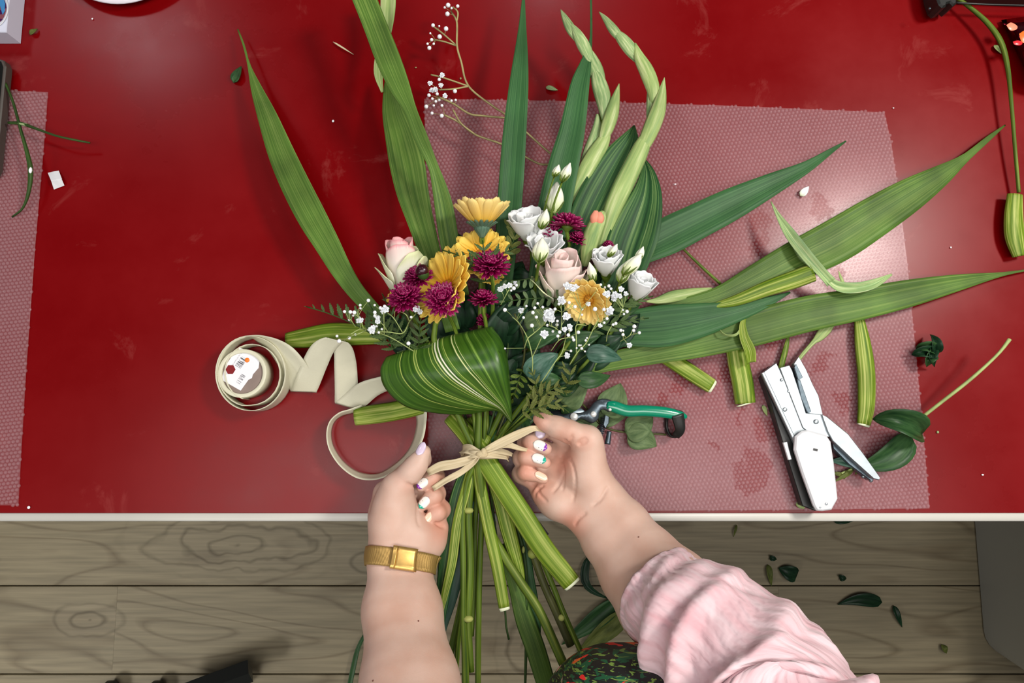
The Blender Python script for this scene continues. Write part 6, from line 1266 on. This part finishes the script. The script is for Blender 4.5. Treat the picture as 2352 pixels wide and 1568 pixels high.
lq_ = cr([tuple(p) for p in lp] + [tuple(lp[0])], 50); mk('end_loop', sheet(np.stack([lq_ + np.array([0, 0, -.002]) * 1 + np.array([.0015, 0, .0]) * 0, lq_ + np.array([-.0008, 0, -.012])], 1), .0022), M['black'], ps, label='black plastic end loop')
mk('end_band', tube([(1548, 938, .026, 12), (1556, 952, .028, 30), (1562, 966, .026, 12)][1:2] * 1 + [(1562, 985, .024, 24), (1552, 1002, .018, 18)], 14, 10, .35), M['black'], ps, label='black band')

# ---- leaves and cuttings on the bubble wrap
CT = 'green cuttings on the bubble wrap'
def cutting(name, label, pts, mat='glad_base', flat=.4, cat='cutting', cut=None, grp=CT, n=30, extra=None):
    t = thing(name, label, cat, P(*pts[0][:3]), grp); mk('stem', tube(pts, n, 10, flat), M[mat], t)
    if cut: x, y, h, w_ = pts[-1]; mk('cut_end', tube([(x, y, h, w_ * .95), (x + cut[0], y + cut[1], h, w_ * .85)], 3, 10, flat), M['cut'], t, label='pale cut end')
    return t
cutting('leaf_cutting', 'pale cream and green cut sheath lying on the widest right sword leaf', H([(1630, 704, 10), (1690, 690, 26), (1760, 663, 36), (1820, 643, 42), (1866, 626, 42)], .034, .034), cut=None)
cutting('leaf_cutting', 'small pointed green sheath beside the farthest lisianthus', H([(1484, 692, 4), (1510, 690, 16), (1545, 681, 28), (1590, 672, 22), (1635, 662, 5)], .04, .022), 'bract')
cutting('stem_cutting', 'cut green stem ending between shears and curled cutting', H([(1500, 800, 34), (1560, 838, 38), (1600, 864, 38), (1634, 886, 36)], .012, .010), cut=(5, 3))
cutting('leaf_cutting', 'narrow green cutting hanging below the lowest sword leaf near its middle', H([(1972, 720, 20), (1982, 790, 38), (1990, 860, 42), (1990, 930, 40), (1984, 974, 32)], .010, .010), cut=(-1, 4))
cutting('stem_cutting', 'short thin cutting above the stapler jaw', H([(1811, 770, 5), (1806, 795, 12), (1797, 830, 14), (1792, 850, 12)], .008, .008), 'stem')
t_ = cutting('bud_cutting', 'thin stem with a pale bud between stapler and lowest sword leaf', H([(1828, 835, 9), (1845, 812, 9), (1868, 786, 11), (1880, 775, 20), (1895, 758, 26), (1910, 742, 18), (1918, 736, 5)], .012, .010), 'bract')
cutting('leaf_cutting', 'wide pale cutting sticking out left of the bouquet above the ribbon', H([(657, 781, 34), (700, 776, 46), (760, 768, 54), (820, 768, 50), (880, 770, 40)], .012, .025), flat=.35)
cutting('leaf_cutting', 'yellow green cutting pointing left under the ribbon loop', H([(815, 957, 40), (860, 951, 44), (910, 943, 44), (960, 930, 46), (1020, 910, 44)], .012, .03), flat=.35)
cutting('leaf_cutting', 'short broad cutting at the right edge of the table', H([(2331, 447, 36), (2328, 500, 44), (2331, 545, 46), (2342, 588, 34)], .012, .010), flat=.5)
t_ = cutting('curled_cutting', 'cut leaf base with a curled strip left of the stapler', H([(1688, 775, 48), (1696, 830, 50), (1706, 880, 50), (1712, 926, 48)], .012, .010), cut=(1, 3))
mk('curled_strip', blade([(1704, 750, .03, 5), (1690, 768, .036, 7, 40), (1665, 768, .036, 6, 70), (1651, 752, .034, 6, 80), (1654, 735, .030, 5, 60), (1662, 730, .028, 2, 20)], n=30, fold=.1), M['bract'], t_, label='pale curled strip')
mk('twisted_strip', blade([(1713, 726, .03, 4), (1705, 745, .032, 14), (1708, 775, .032, 22), (1720, 805, .030, 26), (1724, 832, .024, 22)], n=30, fold=.25), M['glad_base'], t_, label='twisted green strip')
t_ = thing('peeled_leaf', 'pale silvery peeled bract lying across the two right sword leaves', 'cutting', P(1860, 600, .02), CT)
mk('strip', blade([(1771, 463, .03, 2), (1786, 495, .032, 11), (1812, 540, .034, 26), (1850, 590, .034, 28), (1885, 628, .032, 24), (1905, 650, .030, 26)], n=30, fold=.35), M['spike'], t_)
mk('strip', blade([(1895, 640, .030, 14), (1925, 660, .030, 24), (1965, 662, .031, 24), (2005, 652, .030, 20), (2048, 630, .028, 4)], n=26, fold=.4), M['spike'], t_); mk('spur', blade([(1938, 655, .03, 8), (1931, 638, .036, 7), (1926, 622, .04, 1)], n=8, m=3), M['bract'], t_)

# ---- leafy sprigs
t_ = thing('rose_sprig', 'cut sprig with two dark leaves and a long bare stem right of the stapler', 'leaf sprig', P(2100, 970, .01))
mk('stem', tube([(2319, 779, .045, 9), (2290, 815, .043, 7), (2230, 870, .036, 8), (2160, 925, .025, 8), (2105, 968, .014, 8), (2060, 1005, .008, 7), (1990, 1060, .006, 6), (1925, 1090, .006, 5)], 40, 8), M['twig_g'], t_)
mk('leaf', oval((2118, 996), (2004, 962), 62, .016, .018, .016, fold=.5, bend=.10), M['mid'], t_, label='folded dark green leaf'); mk('leaf', oval((2092, 1000), (1968, 1072), 64, .010, .006, .008, fold=.2, bend=-.12), M['mid'], t_); mk('leaf', oval((1990, 1060), (1905, 1058), 30, .006, .006, .006, fold=.2), M['teal'], t_)
for b, tp in (((1960, 1080), (1912, 1108)), ((1950, 1078), (1938, 1100)), ((1975, 1066), (1965, 1090)), ((1935, 1090), (1910, 1085))): mk('leaflet', oval(b, tp, 10, .006, .005, .002, n=7, m=3), M['olive'], t_)
t_ = thing('crumpled_leaf', 'crumpled dark green leaf at the right edge of the bubble wrap', 'leaf', P(2122, 810, 0))
for k, (b, tp, w_) in enumerate([((2140, 810), (2136, 768), 26), ((2142, 805), (2104, 800), 26), ((2140, 815), (2094, 815), 28), ((2140, 812), (2128, 842), 26), ((2142, 795), (2146, 842), 22)]): mk('lobe', oval(b, tp, w_, .006, .008, .008, fold=.6, bend=.15), M['mid' if k % 2 else 'dark'], t_)
t_ = thing('bent_stem', 'long thin green stem curving down the right side of the table', 'stem', P(2320, 200, .01)); mk('stem', tube(H([(2180, -16, 8), (2225, 15, 9), (2270, 55, 11), (2300, 100, 12), (2315, 160, 10), (2324, 250, 8), (2332, 350, 8), (2340, 442, 8)], .012, .010, .008), 50, 8), M['stem'], t_)
t_ = thing('thin_cutting', 'short thin stem lying under the upper right sword leaf', 'stem', P(1600, 610, .005)); mk('stem', tube(H([(1560, 562, 5), (1590, 592, 6), (1625, 625, 7), (1655, 652, 7)], .006, .006), 14, 7), M['stem'], t_)
t_ = thing('long_sprig', 'dark thin plant stem hanging over the left bubble wrap strip', 'stem', P(60, 300, .01)); mk('stem', tube(H([(12, 190, 6), (30, 235, 6), (48, 300, 7), (62, 350, 9), (70, 392, 11), (66, 440, 8), (52, 478, 5), (28, 498, 4)], .012, .006, .008), 40, 7), M['stem_dk'], t_); mk('stem_joint', sphere(P(70, 391, .018), .0024, 8, 6, (.8, 1.6, .6)), M['floret'], t_, label='pale joint')
t_ = thing('long_sprig', 'dark thin plant stem sticking out right over the edge of the left bubble wrap strip', 'stem', P(110, 300, .01)); mk('stem', tube(H([(20, 282, 7), (50, 284, 8), (90, 298, 6), (130, 312, 5), (170, 321, 5), (207, 328, 4)], .012, .012, .006), 30, 7), M['stem_dk'], t_); mk('stem_tip', tube(H([(40, 283, 4), (58, 286, 8), (74, 291, 3)], .017, .017), 8, 6, .5), M['spike'], t_)

# ---- small scraps
def scrap(name, label, cat, b, tp, w_, mat, h=.002, grp=None): return solo(name, oval(b, tp, w_, h, h, .0015, n=8, m=5, fold=.2), M[mat], label, cat, grp)
scrap('leaf_scrap', 'small green leaf scrap left of the tall upper left sword leaf', 'leaf scrap', (536, 190), (554, 152), 22, 'mid')
scrap('leaf_scrap', 'olive leaf scrap near the white box', 'leaf scrap', (68, 78), (86, 66), 12, 'olive'); scrap('petal_scrap', 'pale green petal between the green sword leaves above the wrap', 'petal', (1254, 200), (1281, 207), 11, 'spike')
scrap('petal_scrap', 'yellow green petal beside the bent stem at the upper right', 'petal', (2283, 104), (2302, 124), 11, 'bract'); scrap('twig_scrap', 'thin orange brown shaving near the top left', 'scrap', (765, 96), (812, 125), 4, 'raffia')
scrap('leaf_scrap', 'yellow leaf scrap at the foot of the stapler', 'leaf scrap', (1830, 1152), (1848, 1168), 16, 'bract'); scrap('leaf_scrap', 'pale scrap between the curled cutting and the stapler', 'leaf scrap', (1752, 930), (1762, 955), 10, 'bract')
scrap('petal_scrap', 'white crumpled petal on the upper right of the bubble wrap', 'petal', (1838, 450), (1858, 428), 16, 'white', .004)
for i, (x, y, d, lb) in enumerate([(765, 278, 6, 'tiny cream crumb between the upper left leaves'), (88, 298, 7, 'tiny white floret beside the left grass stem'), (66, 1165, 7, 'tiny white crumb at the lower left table edge'), (1551, 423, 6, 'tiny cream crumb on the bubble wrap'), (2154, 992, 6, 'tiny green crumb right of the dark leaf sprig'), (2257, 1090, 6, 'tiny cream crumb near the lower right table edge'),
                                   (212, 43, 4, 'tiny crumb under the white plate'), (2052, 248, 4, 'tiny crumb above the right corner of the bubble wrap'), (2184, 568, 4, 'tiny crumb right of the bubble wrap'), (955, 155, 5, 'dry bud left of the gypsophila sprig'), (1058, 180, 5, 'dry bud under the gypsophila sprig')]):
    solo('crumb', sphere(P(x, y, .0012), d / 2 * S(x, y), 8, 5, (1, .7 if i % 2 else 1.1, .55)), M['spike'] if 'green' in lb else (M['twig'] if 'dry' in lb else M['floret']), lb, 'crumb', 'crumbs scattered over the table')
t_ = thing('paper_scrap', 'small creased white paper scrap right of the left bubble wrap strip', 'paper', P(129, 412, 0))
G = np.array([[P(x, y, h) for x, y, h in row] for row in [[(110, 397, .002), (123, 394, .003), (135, 392, .002)], [(117, 414, .006), (130, 412, .006), (142, 410, .005)], [(118, 416, .006), (131, 414, .006), (142, 412, .005)], [(124, 435, .001), (137, 430, .001), (148, 426, .001)]]]); mk('paper', sheet(G, .0004), M['paper'], t_, smooth=False)

# ---- white box, plate, phone, black things, shiny packet
bx = thing('carton_box', 'corner of a white carton with a printed window at the top left', 'box', P(0, 40, 0))
cA = P(37, 110, 0)
def wbox(x0, x1, y0, y1, z0, z1, nm, mat, lab=None, par=bx, bev=.0008): return mk(nm, box(x0, x1, y0, y1, TZ + z0, TZ + z1, bev), mat, par, smooth=False, label=lab)
tp = P(14, 74, .024)
wbox(tp[0] - .16, tp[0], tp[1], tp[1] + .2, 0, .024, 'carton', plain('white_carton', s2l(206, 210, 226), .5))
def print_mat():
    m, nt, b = new_mat('printed_window'); N = nt.nodes; L = nt.links; tc = N.new('ShaderNodeTexCoord'); n = N.new('ShaderNodeTexNoise'); n.inputs['Scale'].default_value = 55; n.inputs['Distortion'].default_value = 1.5; L.new(tc.outputs['Object'], n.inputs[0])
    r = N.new('ShaderNodeValToRGB'); r.color_ramp.interpolation = 'CONSTANT'; L.new(n.outputs[0], r.inputs[0]); e = r.color_ramp.elements; e[0].color = c4(s2l(60, 20, 70)); e[1].position = .42; e[1].color = c4(s2l(120, 70, 80)); q = e.new(.5); q.color = c4(s2l(190, 180, 200)); q = e.new(.56); q.color = c4(s2l(30, 130, 180))
    L.new(r.outputs[0], b.inputs['Base Color']); b.inputs['Roughness'].default_value = .2; return m
mk('printed_window', prism(smooth_out([(-70, -20), (-5, -18), (10, 0), (15, 20), (8, 42), (-6, 56), (-30, 64), (-70, 66)], 40), .0242, .0246, .0001), print_mat(), bx, label='round edged colour print with a blue patch'); 
mk('blue_patch', prism([(-6, -20), (5, -12), (12, 8), (11, 26), (6, 34), (0, 12), (-8, -2)], .0247, .0250, .0001), plain('blue_print', s2l(20, 120, 176), .3), bx, label='blue print', smooth=False)
mk('window_rim', tube([(-70, 70, .025, 3), (-30, 70, .025, 3), (-4, 60, .025, 3), (11, 44, .025, 3), (18, 22, .025, 3), (14, -2, .025, 3), (0, -24, .025, 3)], 30, 6), M['paper'], bx, label='pale curved rim')
pl = P(283, -146, .012); s_ = S(283, -146, .012); R_ = 168 * s_
g = lathe([(0, .002), (R_ * .55, .002), (R_ * .6, .001), (R_ * .62, .0), (R_ * .66, .001), (R_ * .98, .0115), (R_, .0130), (R_ * .985, .0142), (R_ * .93, .0132), (R_ * .66, .006), (0, .005)], 72)
solo('plate', (g[0] + [pl[0], pl[1], TZ], g[1], g[2]), plain('white_china', s2l(222, 218, 226), .3, spec=.6), 'rim of a round white plate at the top edge left of the leaves', 'plate')
ph = thing('smartphone', 'black phone with a grey rim at the left edge on the bubble wrap', 'phone', P(0, 250, 0)); a_, b_ = P(14, 134, .016), P(14, 404, .016)
X1 = a_[0]; ow = smooth_out([(X1 - .085, b_[1]), (X1 - .008, b_[1]), (X1 - .002, b_[1] + .002), (X1, b_[1] + .008), (X1, a_[1] - .010), (X1 - .002, a_[1] - .003), (X1 - .009, a_[1]), (X1 - .085, a_[1])], 60)
phh = [(x, y) for x, y in [(X1 - .085, b_[1]), (X1 - .009, b_[1]), (X1 - .003, b_[1] + .002), (X1, b_[1] + .009), (X1, a_[1] - .009), (X1 - .003, a_[1] - .002), (X1 - .009, a_[1]), (X1 - .085, a_[1])]]
mk('case', prism(phh, TZ + .004, TZ + .0155, .0012, world=True), plain('phone_case', s2l(70, 64, 58), .4), ph, smooth=False, label='grey rim')
cx_, cy_ = X1 - .044, (a_[1] + b_[1]) / 2; ins = [(cx_ + (x - cx_) * .94, cy_ + (y - cy_) * .975) for x, y in phh]; mk('screen', prism(ins, TZ + .0155, TZ + .0162, .0003, world=True), plain('dark_screen', s2l(16, 18, 16), .15), ph, smooth=False, label='dark screen')
bk = thing('black_clip', 'black two-pronged object at the top edge on the right', 'clip', P(2145, 10, 0)); mk('body', prism([(2108, -60), (2172, -60), (2171, 0), (2168, 36), (2160, 41), (2153, 34), (2146, 36), (2144, 43), (2136, 45), (2128, 38), (2120, 15)], .006, .03, .002), M['black'], bk, smooth=False); mk('stud', sphere(P(2135, 20, .031), .0016, 10, 6), M['steel_dk'], bk, label='tiny metal stud')
mk('foot', prism([(2112, -50), (2168, -50), (2166, 0), (2118, 0)], .0005, .006, .001), M['black'], bk, smooth=False)
tr_ = thing('black_tray', 'black straight-edged tray at the top right edge', 'tray', P(2280, -5, 0)); mk('wall', prism([(2188, -60), (2400, -60), (2400, 18), (2330, 16), (2260, 13), (2200, 11), (2193, 6)], .0, .02, .001), M['black'], tr_, smooth=False); mk('rim', tube([(2196, 6, .021, 5), (2260, 10, .021, 5), (2400, 14, .021, 5)], 12, 6), M['black'], tr_)
pk = thing('foil_packet', 'shiny dark red foil packet at the right edge', 'packet', P(2340, 120, 0)); rs = np.random.RandomState(4)
G = np.zeros((14, 12, 3)); q4 = [np.array(p) for p in [(2300, 46), (2420, 30), (2470, 260), (2375, 200)]]
for i, u in enumerate(np.linspace(0, 1, 14)):
    for j, v in enumerate(np.linspace(0, 1, 12)):
        xy = (q4[0] * (1 - v) + q4[1] * v) * (1 - u) + (q4[3] * (1 - v) + q4[2] * v) * u; e_ = min(u, 1 - u, v, 1 - v)
        G[i, j] = P(xy[0], xy[1], .004 + .022 * min(1, e_ * 5) ** .6 + rs.uniform(-.0015, .0015))
mfoil = plain('red_foil', s2l(96, 10, 30), .12, metal=.9, noise=.7, nscale=70); mk('foil', sheet(G, .0006), mfoil, pk); mk('base', prism([(2302, 50), (2420, 36), (2466, 258), (2374, 198)], .0003, .004, .0005), mfoil, pk)
mk('print', prism(smooth_out([(2340, 78), (2356, 70), (2380, 80), (2376, 100), (2348, 98)], 20), .0285, .0290, .0001), plain('orange_print', s2l(226, 110, 40), .3), pk, label='orange and white print')
mk('salmon_patch', prism(smooth_out([(2311, 58), (2322, 52), (2336, 60), (2334, 68), (2320, 70)], 18), .0262, .0266, .0001), plain('salmon_colour', s2l(240, 140, 110), .3), pk, label='salmon patch'); mk('print', prism(smooth_out([(2326, 96), (2338, 93), (2348, 98), (2344, 104), (2330, 103)], 18), .0285, .0289, .0001), plain('red_print', s2l(210, 40, 50), .3), pk, label='red print')  # flat salmon and red patches laid on the foil

# ================================================================== things on the floor
tb = thing('plastic_tub', 'grey white plastic tub under the right end of the table', 'tub', PF(2340, 1400, 0)); cS = PF(2255, 1445, .0); sx, sy = cS[0], cS[1]
def rrect(x0, x1, y0, y1, r_, n=6):
    out = []
    for cx1, cy1, a0 in ((x1 - r_, y0 + r_, -90), (x1 - r_, y1 - r_, 0), (x0 + r_, y1 - r_, 90), (x0 + r_, y0 + r_, 180)): out += [(cx1 + r_ * math.cos(math.radians(a)), cy1 + r_ * math.sin(math.radians(a))) for a in np.linspace(a0, a0 + 90, n)]
    return out
rings_ = []; H_ = .34
for z, e_ in ((.001, .01), (.006, .0), (H_ - .02, -.028), (H_ - .02, -.036), (H_, -.036), (H_, -.028), (H_ - .02, -.024), (.01, .006)):
    rings_.append([(x, y, z) for x, y in rrect(sx + e_, sx + .42 - e_, sy - .05 + e_, sy + .36 - e_, .05)])
V = np.array(rings_).reshape(-1, 3); k = len(rings_[0]); Fc = [(i * k + j, i * k + (j + 1) % k, (i + 1) * k + (j + 1) % k, (i + 1) * k + j) for i in range(len(rings_) - 1) for j in range(k)] + [tuple(range(k))[::-1], tuple(range((len(rings_) - 1) * k, len(rings_) * k))]
mk('tub', (V, Fc), plain('tub_plastic', s2l(214, 220, 224), .45), tb)
def fleaf(label, b, tp, w_, mat='dark', h=.004, bend=0.0): return solo('fallen_leaf', oval(b, tp, w_, h, h, .006, n=10, m=5, fold=.25, pf=PF, sf=SF, bend=bend), M[mat], label, 'leaf', 'fallen leaves on the floor')
fleaf('fallen leaf shaped like a heart on the floor right of the pink sleeve', (1830, 1322), (1788, 1304), 36); fleaf('large fallen oval leaf on the dim floor left of the tub', (2026, 1383), (1924, 1388), 30, bend=.1)
fleaf('thin curled fallen leaf left of the heart shaped one', (1764, 1296), (1772, 1345), 14, 'olive'); fleaf('tiny dark leaf bit above the heart shaped leaf', (1768, 1280), (1784, 1284), 12); fleaf('small leaf bit above the large oval leaf', (1928, 1326), (1944, 1328), 14); fleaf('jagged leaf bit right of the large oval leaf', (2052, 1390), (2072, 1440), 14)
fleaf('leaf bit lying near the bottom of the tub', (2165, 1480), (2174, 1500), 14, 'olive'); fleaf('dark leaf bit just below the white table edge on the right', (1915, 1196), (1960, 1196), 14); fleaf('pale stalk bit below the table edge', (1692, 1205), (1685, 1232), 6, 'olive')
fleaf('wide pale leaf on the floor between the sleeve and the lower stems', (1440, 1405), (1325, 1500), 46, 'olive', .01); fleaf('dim leaf on the floor behind the wide pale one', (1425, 1375), (1290, 1480), 44, 'mid', .006); fleaf('dark leaf curl on the floor between the right forearm and the stems', (1352, 1275), (1400, 1375), 20, 'dark', .006, .3)
solo('fallen_grass', blade([(842, 1448, .01, 6), (822, 1490, .02, 10), (810, 1540, .02, 12), (800, 1590, .02, 10)], n=16, pf=PF, sf=SF), M['mid'], 'dim green blade on the floor left of the left forearm', 'leaf')
ch = thing('chair_base', 'black swivel chair foot at the bottom left on the floor', 'chair base', PF(480, 1560, 0))
mk('leg', (lambda q: tube3(q, .022, 4, .8))(np.array([PF(575, 1540, .07), PF(480, 1575, .085), PF(350, 1625, .10)])), M['black'], ch, smooth=False)
for x, y in ((548, 1556), (357, 1592), (250, 1592)): mk('caster', (lambda c: (lambda g: (g[0] @ np.array([[0, 0, 1], [0, 1, 0], [-1, 0, 0]], float).T + c, g[1]))(lathe([(0, -.010), (.020, -.010), (.024, -.006), (.024, .006), (.020, .010), (0, .010)], 20)))(PF(x, y, .025)), M['black'], ch, label='black caster wheel')
